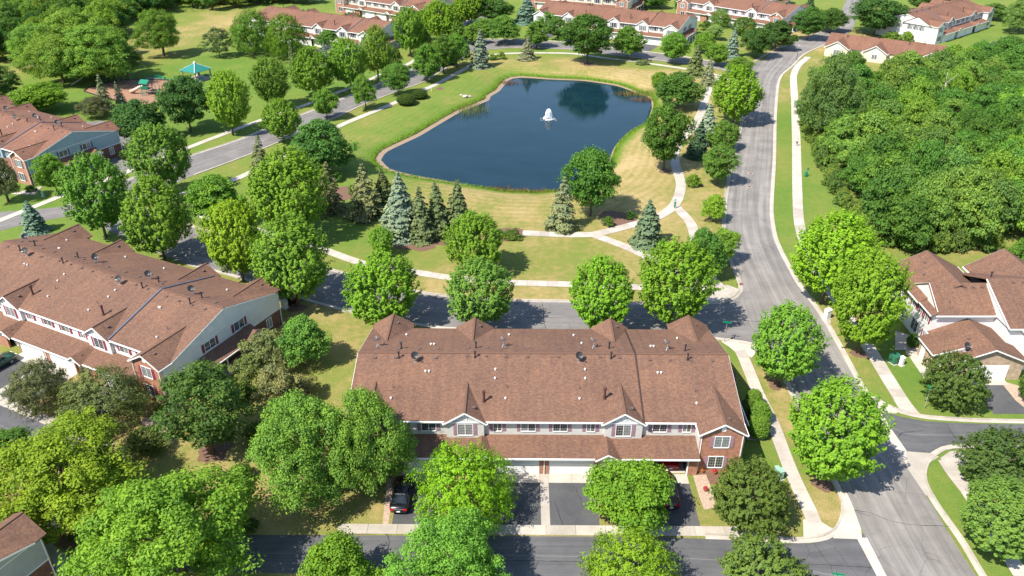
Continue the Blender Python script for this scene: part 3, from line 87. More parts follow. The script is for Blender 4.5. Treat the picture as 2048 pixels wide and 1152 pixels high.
# ------------------------------------------------------------ materials
def newmat(name):
    m = bpy.data.materials.new(name)
    m.use_nodes = True
    t = m.node_tree
    return m, t, t.nodes['Principled BSDF']
def nd(t, typ, **kw):
    n = t.nodes.new(typ)
    for k, v in kw.items():
        if k.startswith('i_'):
            n.inputs[k[2:].replace('_', ' ')].default_value = v
        else:
            setattr(n, k, v)
    return n
def ramp(t, stops, interp='LINEAR'):
    n = t.nodes.new('ShaderNodeValToRGB')
    cr = n.color_ramp
    cr.interpolation = interp
    while len(cr.elements) < len(stops):
        cr.elements.new(0.5)
    for e, (p, c) in zip(cr.elements, stops):
        e.position = p
        e.color = (c[0], c[1], c[2], 1)
    return n
def mix(t, a, b, fac, mode='MIX'):
    n = t.nodes.new('ShaderNodeMix')
    n.data_type = 'RGBA'
    n.blend_type = mode
    for sock, v in ((n.inputs[0], fac), (n.inputs[6], a), (n.inputs[7], b)):
        if isinstance(v, bpy.types.NodeSocket):
            t.links.new(v, sock)
        elif isinstance(v, (int, float)):
            sock.default_value = v
        else:
            sock.default_value = (v[0], v[1], v[2], 1)
    return n.outputs[2]
def mth(t, op, a, b=None, c=None):
    n = t.nodes.new('ShaderNodeMath')
    n.operation = op
    for i, v in enumerate((a, b, c)):
        if v is None:
            continue
        if isinstance(v, bpy.types.NodeSocket):
            t.links.new(v, n.inputs[i])
        else:
            n.inputs[i].default_value = v
    return n.outputs[0]
def coords(t, kind='Object', scale=(1, 1, 1), rot=(0, 0, 0)):
    c = t.nodes.new('ShaderNodeTexCoord')
    m = t.nodes.new('ShaderNodeMapping')
    m.inputs['Scale'].default_value = scale
    m.inputs['Rotation'].default_value = rot
    t.links.new(c.outputs[kind], m.inputs[0])
    return m.outputs[0]
def noise(t, vec, scale, detail=4, rough=0.55):
    n = nd(t, 'ShaderNodeTexNoise')
    n.inputs['Scale'].default_value = scale
    n.inputs['Detail'].default_value = detail
    n.inputs['Roughness'].default_value = rough
    if vec is not None:
        t.links.new(vec, n.inputs['Vector'])
    return n.outputs[0]
def bump(t, p, h, strength=0.3, dist=0.05):
    b = nd(t, 'ShaderNodeBump')
    b.inputs['Strength'].default_value = strength
    b.inputs['Distance'].default_value = dist
    t.links.new(h, b.inputs['Height'])
    t.links.new(b.outputs[0], p.inputs['Normal'])
def plain(name, col, rough=0.6, var=0.12, scale=3.0, metal=0.0, spec=0.4):
    m, t, p = newmat(name)
    v = coords(t)
    n = noise(t, v, scale)
    lo = [c * (1 - var) for c in col]
    hi = [min(1, c * (1 + var)) for c in col]
    r = ramp(t, [(0.3, lo), (0.7, hi)])
    t.links.new(n, r.inputs[0])
    t.links.new(r.outputs[0], p.inputs['Base Color'])
    p.inputs['Roughness'].default_value = rough
    p.inputs['Metallic'].default_value = metal
    p.inputs['Specular IOR Level'].default_value = spec
    return m
def mat_siding(name, col):
    m, t, p = newmat(name)
    v = coords(t)
    n = noise(t, v, 0.8)
    r = ramp(t, [(0.3, [c * 0.9 for c in col]), (0.7, [min(1, c * 1.06) for c in col])])
    t.links.new(n, r.inputs[0])
    w = nd(t, 'ShaderNodeTexWave', wave_type='BANDS', bands_direction='Z', wave_profile='SAW')
    w.inputs['Scale'].default_value = 1.35
    t.links.new(v, w.inputs['Vector'])
    t.links.new(r.outputs[0], p.inputs['Base Color'])
    bump(t, p, w.outputs[1], 0.55, 0.03)
    p.inputs['Roughness'].default_value = 0.55
    return m
def mat_brick(name, c1, c2, mort, scale=1.0):
    m, t, p = newmat(name)
    tc = nd(t, 'ShaderNodeTexCoord')
    sx = nd(t, 'ShaderNodeSeparateXYZ')
    t.links.new(tc.outputs['Object'], sx.inputs[0])
    cx = nd(t, 'ShaderNodeCombineXYZ')
    t.links.new(mth(t, 'ADD', sx.outputs[0], sx.outputs[1]), cx.inputs[0])
    t.links.new(sx.outputs[2], cx.inputs[1])
    b = nd(t, 'ShaderNodeTexBrick')
    b.inputs['Color1'].default_value = (*c1, 1)
    b.inputs['Color2'].default_value = (*c2, 1)
    b.inputs['Mortar'].default_value = (*mort, 1)
    b.inputs['Scale'].default_value = 1.0
    b.inputs['Brick Width'].default_value = 0.26 * scale
    b.inputs['Row Height'].default_value = 0.09 * scale
    b.inputs['Mortar Size'].default_value = 0.012 * scale
    t.links.new(cx.outputs[0], b.inputs['Vector'])
    n = noise(t, tc.outputs['Object'], 2.2, 5)
    r = ramp(t, [(0.3, (0.72, 0.72, 0.72)), (0.72, (1.25, 1.2, 1.15))])
    t.links.new(n, r.inputs[0])
    t.links.new(mix(t, b.outputs[0], r.outputs[0], 1.0, 'MULTIPLY'), p.inputs['Base Color'])
    bump(t, p, b.outputs[1], -0.5, 0.015)
    p.inputs['Roughness'].default_value = 0.85
    return m
def mat_shingle(name, tint=(1, 1, 1)):
    m, t, p = newmat(name)
    uv = nd(t, 'ShaderNodeUVMap')
    oi = nd(t, 'ShaderNodeObjectInfo')
    off = nd(t, 'ShaderNodeVectorMath', operation='ADD')
    t.links.new(uv.outputs[0], off.inputs[0])
    b = nd(t, 'ShaderNodeTexBrick')
    b.offset_frequency = 2
    b.inputs['Color1'].default_value = (0, 0, 0, 1)
    b.inputs['Color2'].default_value = (1, 1, 1, 1)
    b.inputs['Mortar'].default_value = (0.25, 0.25, 0.25, 1)
    b.inputs['Scale'].default_value = 1.0
    b.inputs['Brick Width'].default_value = 0.27
    b.inputs['Row Height'].default_value = 0.15
    b.inputs['Mortar Size'].default_value = 0.008
    b.inputs['Bias'].default_value = -0.05
    t.links.new(off.outputs[0], b.inputs['Vector'])
    n1 = noise(t, uv.outputs[0], 7.5, 2, 0.6)
    n2 = noise(t, uv.outputs[0], 0.16, 4, 0.6)
    f = mth(t, 'ADD', mth(t, 'MULTIPLY', b.outputs[0], 0.36), mth(t, 'MULTIPLY', n1, 0.64))
    T = lambda c: [c[i] * tint[i] for i in range(3)]
    r = ramp(t, [(0.2, T((0.118, 0.068, 0.050))), (0.42, T((0.160, 0.089, 0.061))), (0.6, T((0.198, 0.108, 0.071))), (0.85, T((0.275, 0.155, 0.090)))])
    t.links.new(f, r.inputs[0])
    r2 = ramp(t, [(0.3, (0.84, 0.86, 0.9)), (0.7, (1.12, 1.1, 1.06))])
    t.links.new(n2, r2.inputs[0])
    # rain streaks running down the slope
    mp = nd(t, 'ShaderNodeMapping')
    mp.inputs['Scale'].default_value = (1.6, 0.06, 1)
    t.links.new(uv.outputs[0], mp.inputs[0])
    n3 = noise(t, mp.outputs[0], 1.0, 3)
    r3 = ramp(t, [(0.35, (0.9, 0.9, 0.92)), (0.6, (1.04, 1.03, 1.02))])
    t.links.new(n3, r3.inputs[0])
    c = mix(t, mix(t, r.outputs[0], r2.outputs[0], 1.0, 'MULTIPLY'), r3.outputs[0], 1.0, 'MULTIPLY')
    t.links.new(c, p.inputs['Base Color'])
    g = nd(t, 'ShaderNodeTexBrick')
    bump(t, p, f, 0.5, 0.03)
    p.inputs['Roughness'].default_value = 0.9
    p.inputs['Specular IOR Level'].default_value = 0.2
    return m
def mat_asphalt(name, lo, hi, streak=0.0, crack=0.5, patch=0.0):
    m, t, p = newmat(name)
    uv = nd(t, 'ShaderNodeUVMap')
    ob = coords(t)
    n1 = noise(t, ob, 0.25, 5, 0.62)
    n2 = noise(t, ob, 7.0, 3, 0.7)
    f = mth(t, 'ADD', mth(t, 'MULTIPLY', n1, 0.7), mth(t, 'MULTIPLY', n2, 0.3))
    r = ramp(t, [(0.32, lo), (0.68, hi)])
    t.links.new(f, r.inputs[0])
    c = r.outputs[0]
    if streak:
        mp = nd(t, 'ShaderNodeMapping')
        mp.inputs['Scale'].default_value = (11, 0.035, 1)
        t.links.new(uv.outputs[0], mp.inputs[0])
        s = noise(t, mp.outputs[0], 1.0, 5, 0.6)
        rs = ramp(t, [(0.36, (1 - streak, 1 - streak, 1 - streak * 0.9)), (0.64, (1 + streak, 1 + streak, 1 + streak))])
        t.links.new(s, rs.inputs[0])
        c = mix(t, c, rs.outputs[0], 1.0, 'MULTIPLY')
        sx = nd(t, 'ShaderNodeSeparateXYZ')
        t.links.new(uv.outputs[0], sx.inputs[0])
        wob = mth(t, 'MULTIPLY', mth(t, 'SUBTRACT', noise(t, ob, 0.12), 0.5), 0.03)
        d = mth(t, 'ABSOLUTE', mth(t, 'SUBTRACT', mth(t, 'ADD', sx.outputs[0], wob), 0.5))
        k = mth(t, 'LESS_THAN', d, 0.0075)
        c = mix(t, c, (0.30, 0.285, 0.27), mth(t, 'MULTIPLY', k, 0.35))
    vo = nd(t, 'ShaderNodeTexVoronoi', feature='DISTANCE_TO_EDGE')
    vo.inputs['Scale'].default_value = 0.3
    wv = nd(t, 'ShaderNodeVectorMath', operation='ADD')
    nz = nd(t, 'ShaderNodeTexNoise')
    nz.inputs['Scale'].default_value = 0.7
    nz.inputs['Detail'].default_value = 5
    t.links.new(ob, nz.inputs['Vector'])
    sc = nd(t, 'ShaderNodeVectorMath', operation='SCALE')
    sc.inputs['Scale'].default_value = 0.8
    t.links.new(nz.outputs[1], sc.inputs[0])
    t.links.new(ob, wv.inputs[0])
    t.links.new(sc.outputs[0], wv.inputs[1])
    t.links.new(wv.outputs[0], vo.inputs['Vector'])
    rc = ramp(t, [(0.0, (1, 1, 1)), (0.012, (0, 0, 0))])
    t.links.new(vo.outputs[0], rc.inputs[0])
    msk = ramp(t, [(0.48, (0, 0, 0)), (0.6, (1, 1, 1))])
    t.links.new(noise(t, ob, 0.09, 2), msk.inputs[0])
    fac = mth(t, 'MULTIPLY', mth(t, 'MULTIPLY', rc.outputs[0], msk.outputs[0]), crack)
    c = mix(t, c, [x * 0.35 for x in lo], fac)
    t.links.new(c, p.inputs['Base Color'])
    bump(t, p, n2, 0.25, 0.01)
    p.inputs['Roughness'].default_value = 0.88
    p.inputs['Specular IOR Level'].default_value = 0.25
    return m
def mat_concrete(name, lo, hi):
    m, t, p = newmat(name)
    g = nd(t, 'ShaderNodeNewGeometry')
    oi = nd(t, 'ShaderNodeObjectInfo')
    n1 = noise(t, g.outputs['Position'], 0.5, 5, 0.6)
    n2 = noise(t, g.outputs['Position'], 9.0, 3)
    f = mth(t, 'ADD', mth(t, 'ADD', mth(t, 'MULTIPLY', n1, 0.6), mth(t, 'MULTIPLY', n2, 0.25)), mth(t, 'MULTIPLY', mth(t, 'SUBTRACT', oi.outputs['Random'], 0.5), 0.22))
    r = ramp(t, [(0.28, lo), (0.6, hi)])
    t.links.new(f, r.inputs[0])
    t.links.new(r.outputs[0], p.inputs['Base Color'])
    bump(t, p, n2, 0.2, 0.008)
    p.inputs['Roughness'].default_value = 0.85
    return m
def mat_leaf(name, trans=0.32, ytip=0.35):
    """colour of each tree comes from its object colour, of each leaf from the 'tone' attribute"""
    m, t, p = newmat(name)
    oi = nd(t, 'ShaderNodeObjectInfo')
    at = nd(t, 'ShaderNodeAttribute')
    at.attribute_name = 'tone'
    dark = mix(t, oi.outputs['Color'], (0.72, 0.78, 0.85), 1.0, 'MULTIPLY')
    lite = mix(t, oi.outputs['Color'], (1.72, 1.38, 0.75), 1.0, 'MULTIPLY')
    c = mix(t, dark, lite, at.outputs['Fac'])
    hv = nd(t, 'ShaderNodeHueSaturation')
    hv.inputs['Saturation'].default_value = 0.98
    t.links.new(c, hv.inputs['Color'])
    t.links.new(mth(t, 'ADD', mth(t, 'MULTIPLY', oi.outputs['Random'], 0.016), 0.478), hv.inputs['Hue'])
    t.links.new(mth(t, 'ADD', mth(t, 'MULTIPLY', oi.outputs['Random'], 0.30), 1.06), hv.inputs['Value'])
    t.links.new(hv.outputs[0], p.inputs['Base Color'])
    p.inputs['Roughness'].default_value = 0.6
    p.inputs['Specular IOR Level'].default_value = 0.12
    tr = nd(t, 'ShaderNodeBsdfTranslucent')
    t.links.new(mix(t, hv.outputs[0], (1.15, 1.25, 0.5), 1.0, 'MULTIPLY'), tr.inputs['Color'])
    ms = nd(t, 'ShaderNodeMixShader')
    ms.inputs[0].default_value = trans
    t.links.new(p.outputs[0], ms.inputs[1])
    t.links.new(tr.outputs[0], ms.inputs[2])
    t.links.new(ms.outputs[0], t.nodes['Material Output'].inputs[0])
    return m
def mat_glass(name, tint=(0.03, 0.04, 0.045), rough=0.06):
    m, t, p = newmat(name)
    v = coords(t)
    n = noise(t, v, 1.3)
    r = ramp(t, [(0.35, [c * 0.6 for c in tint]), (0.7, [c * 2.2 for c in tint])])
    t.links.new(n, r.inputs[0])
    t.links.new(r.outputs[0], p.inputs['Base Color'])
    p.inputs['Roughness'].default_value = rough
    p.inputs['Specular IOR Level'].default_value = 0.7
    return m
def mat_paint(name, col, coat=0.6):
    m, t, p = newmat(name)
    n = noise(t, coords(t), 2.0)
    r = ramp(t, [(0.3, [c * 0.9 for c in col]), (0.7, [c * 1.08 for c in col])])
    t.links.new(n, r.inputs[0])
    t.links.new(r.outputs[0], p.inputs['Base Color'])
    p.inputs['Roughness'].default_value = 0.3
    p.inputs['Coat Weight'].default_value = coat
    p.inputs['Coat Roughness'].default_value = 0.06
    return m
def mat_ground():
    m, t, p = newmat('lawn_grass')
    g = nd(t, 'ShaderNodeNewGeometry')
    pos = g.outputs['Position']
    a = nd(t, 'ShaderNodeAttribute')
    a.attribute_name = 'dry'
    sh = nd(t, 'ShaderNodeAttribute')
    sh.attribute_name = 'shore'
    n1 = noise(t, pos, 0.13, 6, 0.62)
    n2 = noise(t, pos, 0.9, 5, 0.65)
    n3 = noise(t, pos, 7.0, 3, 0.7)
    # mowing stripes follow the shore line
    st = mth(t, 'SINE', mth(t, 'ADD', mth(t, 'MULTIPLY', sh.outputs['Fac'], 3.6), mth(t, 'MULTIPLY', n2, 1.6)))
    near = nd(t, 'ShaderNodeMapRange')
    near.inputs['From Min'].default_value = 26
    near.inputs['From Max'].default_value = 14
    t.links.new(sh.outputs['Fac'], near.inputs['Value'])
    st = mth(t, 'MULTIPLY', mth(t, 'MULTIPLY', st, near.outputs[0]), 0.06)
    d = mth(t, 'ADD', a.outputs['Fac'], mth(t, 'MULTIPLY', mth(t, 'SUBTRACT', n1, 0.5), 0.9))
    d = mth(t, 'ADD', d, mth(t, 'MULTIPLY', mth(t, 'SUBTRACT', n2, 0.5), 0.75))
    d = mth(t, 'ADD', d, mth(t, 'MULTIPLY', mth(t, 'SUBTRACT', n3, 0.5), 0.45))
    d = mth(t, 'ADD', d, st)
    lush = nd(t, 'ShaderNodeMapRange')
    lush.inputs['From Min'].default_value = 1.2
    lush.inputs['From Max'].default_value = 3.4
    lush.inputs['To Min'].default_value = 0.75
    lush.inputs['To Max'].default_value = 0.0
    t.links.new(mth(t, 'ADD', sh.outputs['Fac'], mth(t, 'MULTIPLY', n2, 1.5)), lush.inputs['Value'])
    d = mth(t, 'SUBTRACT', d, lush.outputs[0])
    r = ramp(t, [(0.0, (0.108, 0.190, 0.032)), (0.28, (0.152, 0.212, 0.040)), (0.5, (0.205, 0.215, 0.055)), (0.72, (0.320, 0.255, 0.100)), (1.0, (0.430, 0.325, 0.160))])
    t.links.new(d, r.inputs[0])
    c = mix(t, r.outputs[0], (0.125, 0.205, 0.022), mth(t, 'MULTIPLY', lush.outputs[0], 0.75))
    r3 = ramp(t, [(0.25, (0.72, 0.74, 0.72)), (0.75, (1.25, 1.22, 1.2))])
    t.links.new(n3, r3.inputs[0])
    c = mix(t, c, r3.outputs[0], 1.0, 'MULTIPLY')
    t.links.new(c, p.inputs['Base Color'])
    bump(t, p, n3, 0.9, 0.12)
    p.inputs['Roughness'].default_value = 0.95
    p.inputs['Specular IOR Level'].default_value = 0.1
    return m
def mat_mulch(name, lo, hi):
    m, t, p = newmat(name)
    g = nd(t, 'ShaderNodeNewGeometry')
    n = noise(t, g.outputs['Position'], 4.0, 5, 0.7)
    r = ramp(t, [(0.3, lo), (0.7, hi)])
    t.links.new(n, r.inputs[0])
    t.links.new(r.outputs[0], p.inputs['Base Color'])
    bump(t, p, n, 0.8, 0.06)
    p.inputs['Roughness'].default_value = 0.95
    return m
def mat_water():
    m, t, p = newmat('pond_water')
    g = nd(t, 'ShaderNodeNewGeometry')
    mp = nd(t, 'ShaderNodeMapping')
    mp.inputs['Scale'].default_value = (1.0, 1.9, 1)
    t.links.new(g.outputs['Position'], mp.inputs[0])
    n1 = noise(t, mp.outputs[0], 1.1, 4, 0.6)
    n2 = noise(t, mp.outputs[0], 0.12, 3, 0.5)
    # ripple rings spreading from the fountain
    vm = nd(t, 'ShaderNodeVectorMath', operation='DISTANCE')
    vm.inputs[1].default_value = (PTS['fountain'][0], PTS['fountain'][1], -1.5)
    t.links.new(g.outputs['Position'], vm.inputs[0])
    ring = mth(t, 'SINE', mth(t, 'MULTIPLY', vm.outputs['Value'], 5.0))
    fall = nd(t, 'ShaderNodeMapRange')
    fall.inputs['From Min'].default_value = 2
    fall.inputs['From Max'].default_value = 22
    fall.inputs['To Min'].default_value = 0.10
    fall.inputs['To Max'].default_value = 0.0
    t.links.new(vm.outputs['Value'], fall.inputs['Value'])
    wind = nd(t, 'ShaderNodeMapRange')
    wind.inputs['From Min'].default_value = 0.35
    wind.inputs['From Max'].default_value = 0.65
    wind.inputs['To Min'].default_value = 0.25
    wind.inputs['To Max'].default_value = 1.5
    t.links.new(noise(t, mp.outputs[0], 0.045, 3, 0.6), wind.inputs['Value'])
    hgt = mth(t, 'ADD', mth(t, 'MULTIPLY', n1, wind.outputs[0]), mth(t, 'MULTIPLY', ring, fall.outputs[0]))
    r = ramp(t, [(0.3, (0.004, 0.020, 0.030)), (0.7, (0.007, 0.028, 0.040))])
    t.links.new(n2, r.inputs[0])
    t.links.new(r.outputs[0], p.inputs['Base Color'])
    p.inputs['Roughness'].default_value = 0.05
    p.inputs['IOR'].default_value = 1.33
    p.inputs['Specular IOR Level'].default_value = 0.5
    bump(t, p, hgt, 0.12, 0.07)
    return m

M = {}
M['ground'] = mat_ground()
M['asphalt'] = mat_asphalt('aged_asphalt', (0.165, 0.150, 0.138), (0.265, 0.242, 0.218), 0.20, 0.6)
M['asphalt2'] = mat_asphalt('street_asphalt', (0.140, 0.130, 0.124), (0.225, 0.208, 0.194), 0.12, 0.7)
M['lane'] = mat_asphalt('dark_lane_asphalt', (0.078, 0.078, 0.083), (0.135, 0.132, 0.132), 0.12, 0.6)
M['drive'] = mat_asphalt('driveway_asphalt', (0.060, 0.061, 0.066), (0.115, 0.113, 0.112), 0.0, 0.6)
M['seam'] = plain('tar_seam', (0.030, 0.030, 0.033), 0.7)
M['concrete'] = mat_concrete('pale_concrete', (0.36, 0.315, 0.265), (0.53, 0.475, 0.41))
M['curb'] = mat_concrete('curb_concrete', (0.33, 0.29, 0.24), (0.50, 0.445, 0.375))
M['shingle'] = mat_shingle('asphalt_shingle')
M['shingle_far'] = mat_shingle('asphalt_shingle_weathered', (1.12, 1.02, 1.0))
M['brick'] = mat_brick('red_brick', (0.30, 0.095, 0.050), (0.40, 0.150, 0.080), (0.36, 0.27, 0.21))
M['brick_shaded'] = mat_brick('shade_darkened_brick', (0.13, 0.050, 0.034), (0.19, 0.075, 0.048), (0.17, 0.12, 0.10))  # end wall brick, its colour darkened to carry the shade there
M['stone'] = mat_brick('tan_stone', (0.36, 0.255, 0.165), (0.47, 0.350, 0.240), (0.44, 0.36, 0.28), 1.6)
M['white'] = plain('white_trim', (0.80, 0.79, 0.76), 0.45, 0.04)
M['garage'] = plain('white_garage_door', (0.78, 0.77, 0.74), 0.5, 0.04)
M['dark'] = plain('dark_metal', (0.035, 0.033, 0.034), 0.5)
M['brownmetal'] = plain('brown_flue_metal', (0.085, 0.035, 0.028), 0.5)
M['galv'] = plain('galvanised_metal', (0.52, 0.53, 0.54), 0.4, 0.1, 3, 0.6)
M['vent'] = plain('roof_vent_metal', (0.13, 0.088, 0.076), 0.55)
M['whitecap'] = plain('white_vent_cap', (0.75, 0.74, 0.72), 0.5)
M['flash'] = plain('slate_flashing', (0.10, 0.11, 0.14), 0.55)
M['flashbrown'] = plain('dark_brown_flashing', (0.05, 0.032, 0.03), 0.6)
M['grille'] = plain('window_grille', (0.46, 0.44, 0.38), 0.5, 0.05)
M['glass'] = mat_glass('window_glass')
M['blind'] = plain('pale_window_blinds', (0.17, 0.185, 0.19), 0.25, 0.3, 2.0, 0, 0.8)
M['interior'] = plain('dark_garage_interior', (0.06, 0.05, 0.045), 0.8)
M['bark'] = plain('tree_bark', (0.115, 0.082, 0.060), 0.9, 0.3, 6)
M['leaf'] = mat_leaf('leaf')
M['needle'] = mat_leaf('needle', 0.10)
M['mulch'] = mat_mulch('wood_mulch', (0.10, 0.055, 0.035), (0.22, 0.125, 0.080))
M['woodchip'] = mat_mulch('playground_woodchips', (0.23, 0.115, 0.070), (0.36, 0.205, 0.130))
M['gravel'] = mat_mulch('tan_gravel', (0.30, 0.20, 0.14), (0.52, 0.40, 0.30))
M['sand'] = mat_mulch('shore_sand', (0.20, 0.135, 0.085), (0.36, 0.265, 0.175))
M['mud'] = mat_mulch('pond_bed', (0.03, 0.03, 0.02), (0.05, 0.045, 0.03))
M['water'] = mat_water()
M['spray'] = plain('fountain_spray', (0.90, 0.92, 0.93), 0.35, 0.03)
M['green'] = plain('green_painted_steel', (0.010, 0.19, 0.105), 0.4)
M['teal'] = plain('teal_metal_roof', (0.025, 0.19, 0.150), 0.4, 0.12)
M['pedestal'] = plain('pale_green_cabinet', (0.27, 0.44, 0.34), 0.5)
M['boxgreen'] = plain('dark_green_cabinet', (0.025, 0.135, 0.070), 0.5)
M['signgreen'] = plain('street_sign_green', (0.0, 0.22, 0.105), 0.4, 0.03)
M['signred'] = plain('stop_sign_red', (0.42, 0.02, 0.02), 0.4, 0.03)
M['red'] = mat_paint('red_car_paint', (0.45, 0.008, 0.012))
M['black'] = mat_paint('black_car_paint', (0.006, 0.006, 0.008))
M['maroon'] = mat_paint('dark_maroon_car_paint', (0.05, 0.010, 0.012))
M['greencar'] = mat_paint('dark_green_car_paint', (0.012, 0.055, 0.035))
M['silver'] = mat_paint('silver_car_paint', (0.42, 0.43, 0.45))
M['carglass'] = mat_glass('car_glass', (0.010, 0.013, 0.016), 0.03)
M['tyre'] = plain('tyre_rubber', (0.015, 0.015, 0.015), 0.8)
M['rim'] = plain('wheel_rim', (0.4, 0.4, 0.42), 0.3, 0.05, 3, 0.8)
M['taillight'] = plain('tail_light_lens', (0.42, 0.006, 0.012), 0.15, 0.1, 2, 0, 0.8)
M['headlight'] = plain('headlight_lens', (0.6, 0.62, 0.64), 0.1)
M['plate'] = plain('licence_plate', (0.7, 0.7, 0.7), 0.5)
M['tan'] = plain('tan_plastic', (0.47, 0.37, 0.26), 0.4)
M['skin'] = plain('skin', (0.45, 0.27, 0.19), 0.6)
M['pink'] = plain('pink_fabric', (0.62, 0.22, 0.27), 0.8)
M['whitecloth'] = plain('white_fabric', (0.72, 0.71, 0.70), 0.8)
M['navycloth'] = plain('dark_fabric', (0.03, 0.03, 0.045), 0.8)
M['hair'] = plain('dark_hair', (0.03, 0.018, 0.012), 0.6)
M['rock'] = plain('pale_boulder', (0.42, 0.37, 0.31), 0.9, 0.3, 2)
M['deadwood'] = plain('bleached_deadwood', (0.50, 0.46, 0.40), 0.9, 0.2)
M['orangeflower'] = plain('orange_flowers', (0.48, 0.15, 0.02), 0.8, 0.4, 14)
M['redflower'] = plain('red_flowers', (0.45, 0.03, 0.03), 0.8, 0.4, 14)
M['pot'] = plain('clay_pot', (0.30, 0.13, 0.07), 0.8)
M['reed'] = mat_leaf('reed', 0.2)
M['rust'] = plain('rusty_iron', (0.16, 0.07, 0.045), 0.8, 0.25)

# ------------------------------------------------------------ object helpers
def tag(o, label=None, cat=None, group=None, kind=None):
    if label: o['label'] = label
    if cat: o['category'] = cat
    if group: o['group'] = group
    if kind: o['kind'] = kind
    return o
def empty(name, loc=(0, 0, 0), rz=0.0, label=None, cat=None, group=None):
    o = bpy.data.objects.new(name, None)
    o.empty_display_size = 0.3
    o.location = loc
    o.rotation_euler = (0, 0, rz)
    COL.objects.link(o)
    return tag(o, label, cat, group)
def link(name, me, parent=None, loc=None, rz=None):
    o = bpy.data.objects.new(name, me)
    if parent is not None: o.parent = parent
    if loc is not None: o.location = loc
    if rz is not None: o.rotation_euler = (0, 0, rz)
    COL.objects.link(o)
    return o
class MB:
    """collects faces (with UVs) and links them as one mesh object"""
    def __init__(s):
        s.v = []; s.f = []; s.uv = []; s.mi = []
    def poly(s, pts, uv=None, mi=0):
        i = len(s.v)
        s.v += [tuple(p) for p in pts]
        s.f.append(list(range(i, i + len(pts))))
        s.uv.append(uv if uv else [(0, 0)] * len(pts))
        s.mi.append(mi)
        return s
    def box(s, x0, x1, y0, y1, z0, z1, mi=0):
        P = [(x0, y0, z0), (x1, y0, z0), (x1, y1, z0), (x0, y1, z0), (x0, y0, z1), (x1, y0, z1), (x1, y1, z1), (x0, y1, z1)]
        for q in ((3, 2, 1, 0), (4, 5, 6, 7), (0, 1, 5, 4), (1, 2, 6, 5), (2, 3, 7, 6), (3, 0, 4, 7)):
            s.poly([P[k] for k in q], None, mi)
        return s
    def bar(s, a, b, w, h=None, mi=0):
        """square bar from a to b"""
        h = h or w
        a = Vector(a); b = Vector(b); d = (b - a)
        if d.length < 1e-6: return s
        d.normalize()
        up = Vector((0, 0, 1)) if abs(d.z) < 0.95 else Vector((0, 1, 0))
        sx = d.cross(up).normalized() * (w / 2)
        sy = sx.normalized().cross(d).normalized() * (h / 2)
        A = [a - sx - sy, a + sx - sy, a + sx + sy, a - sx + sy]
        B = [p + (b - a) for p in A]
        for q in range(4):
            r = (q + 1) % 4
            s.poly([A[q], A[r], B[r], B[q]], None, mi)
        s.poly([A[3], A[2], A[1], A[0]], None, mi)
        s.poly(B, None, mi)
        return s
    def lathe(s, c, prof, n=12, mi=0):
        """prof: list of (r, z)"""
        for (r0, z0), (r1, z1) in zip(prof, prof[1:]):
            for k in range(n):
                a0 = 2 * math.pi * k / n; a1 = 2 * math.pi * (k + 1) / n
                pts = [(c[0] + r0 * math.cos(a0), c[1] + r0 * math.sin(a0), c[2] + z0), (c[0] + r0 * math.cos(a1), c[1] + r0 * math.sin(a1), c[2] + z0),
                       (c[0] + r1 * math.cos(a1), c[1] + r1 * math.sin(a1), c[2] + z1), (c[0] + r1 * math.cos(a0), c[1] + r1 * math.sin(a0), c[2] + z1)]
                if r0 < 1e-6: pts = pts[1:]
                elif r1 < 1e-6: pts = pts[:3]
                s.poly(pts, None, mi)
        return s
    def tube(s, pts, r, n=6, mi=0):
        rings = []
        for i, p in enumerate(pts):
            p = Vector(p)
            d = (Vector(pts[min(i + 1, len(pts) - 1)]) - Vector(pts[max(i - 1, 0)])).normalized()
            up = Vector((0, 0, 1)) if abs(d.z) < 0.9 else Vector((1, 0, 0))
            a = d.cross(up).normalized(); b = a.cross(d).normalized()
            rr = r[i] if isinstance(r, (list, tuple)) else r
            rings.append([p + (a * math.cos(2 * math.pi * k / n) + b * math.sin(2 * math.pi * k / n)) * rr for k in range(n)])
        for A, B in zip(rings, rings[1:]):
            for k in range(n):
                q = (k + 1) % n
                s.poly([A[k], A[q], B[q], B[k]], None, mi)
        s.poly(list(reversed(rings[0])), None, mi)
        s.poly(rings[-1], None, mi)
        return s
    def slab(s, p0, p1, p2, p3, th=0.12, mi=0):
        """roof panel: p0-p1 the eave, p2-p3 the upper edge (p2 above p1); UVs in metres"""
        p = [Vector(q) for q in (p0, p1, p2, p3)]
        e = (p[1] - p[0])
        if e.length < 1e-5: e = (p[2] - p[3])
        e = e.normalized()
        nrm = (p[1] - p[0]).cross(p[3] - p[0])
        if nrm.length < 1e-6: nrm = (p[2] - p[0]).cross(p[3] - p[0])
        nrm.normalize()
        if nrm.z < 0: nrm = -nrm
        up = nrm.cross(e).normalized()
        ori = Vector((0, 0, 0))
        uv = [((q - ori).dot(e), (q - ori).dot(up)) for q in p]
        s.poly(p, uv, mi)
        lo = [q - Vector((0, 0, th)) for q in p]
        s.poly(list(reversed(lo)), list(reversed(uv)), mi)
        for k in range(4):
            r = (k + 1) % 4
            if (p[k] - p[r]).length > 1e-4:
                s.poly([lo[k], lo[r], p[r], p[k]], [uv[k], uv[r], uv[r], uv[k]], mi)
        return s
    def mesh(s, name, mats, smooth=False):
        me = bpy.data.meshes.new(name)
        me.from_pydata([tuple(v) for v in s.v], [], s.f)
        for m in (mats if isinstance(mats, (list, tuple)) else [mats]):
            me.materials.append(m)
        ul = me.uv_layers.new(name='UVMap')
        flat = [c for f in s.uv for p in f for c in p]
        ul.data.foreach_set('uv', flat)
        me.polygons.foreach_set('material_index', s.mi)
        if smooth:
            me.polygons.foreach_set('use_smooth', [True] * len(s.f))
        me.update()
        return me
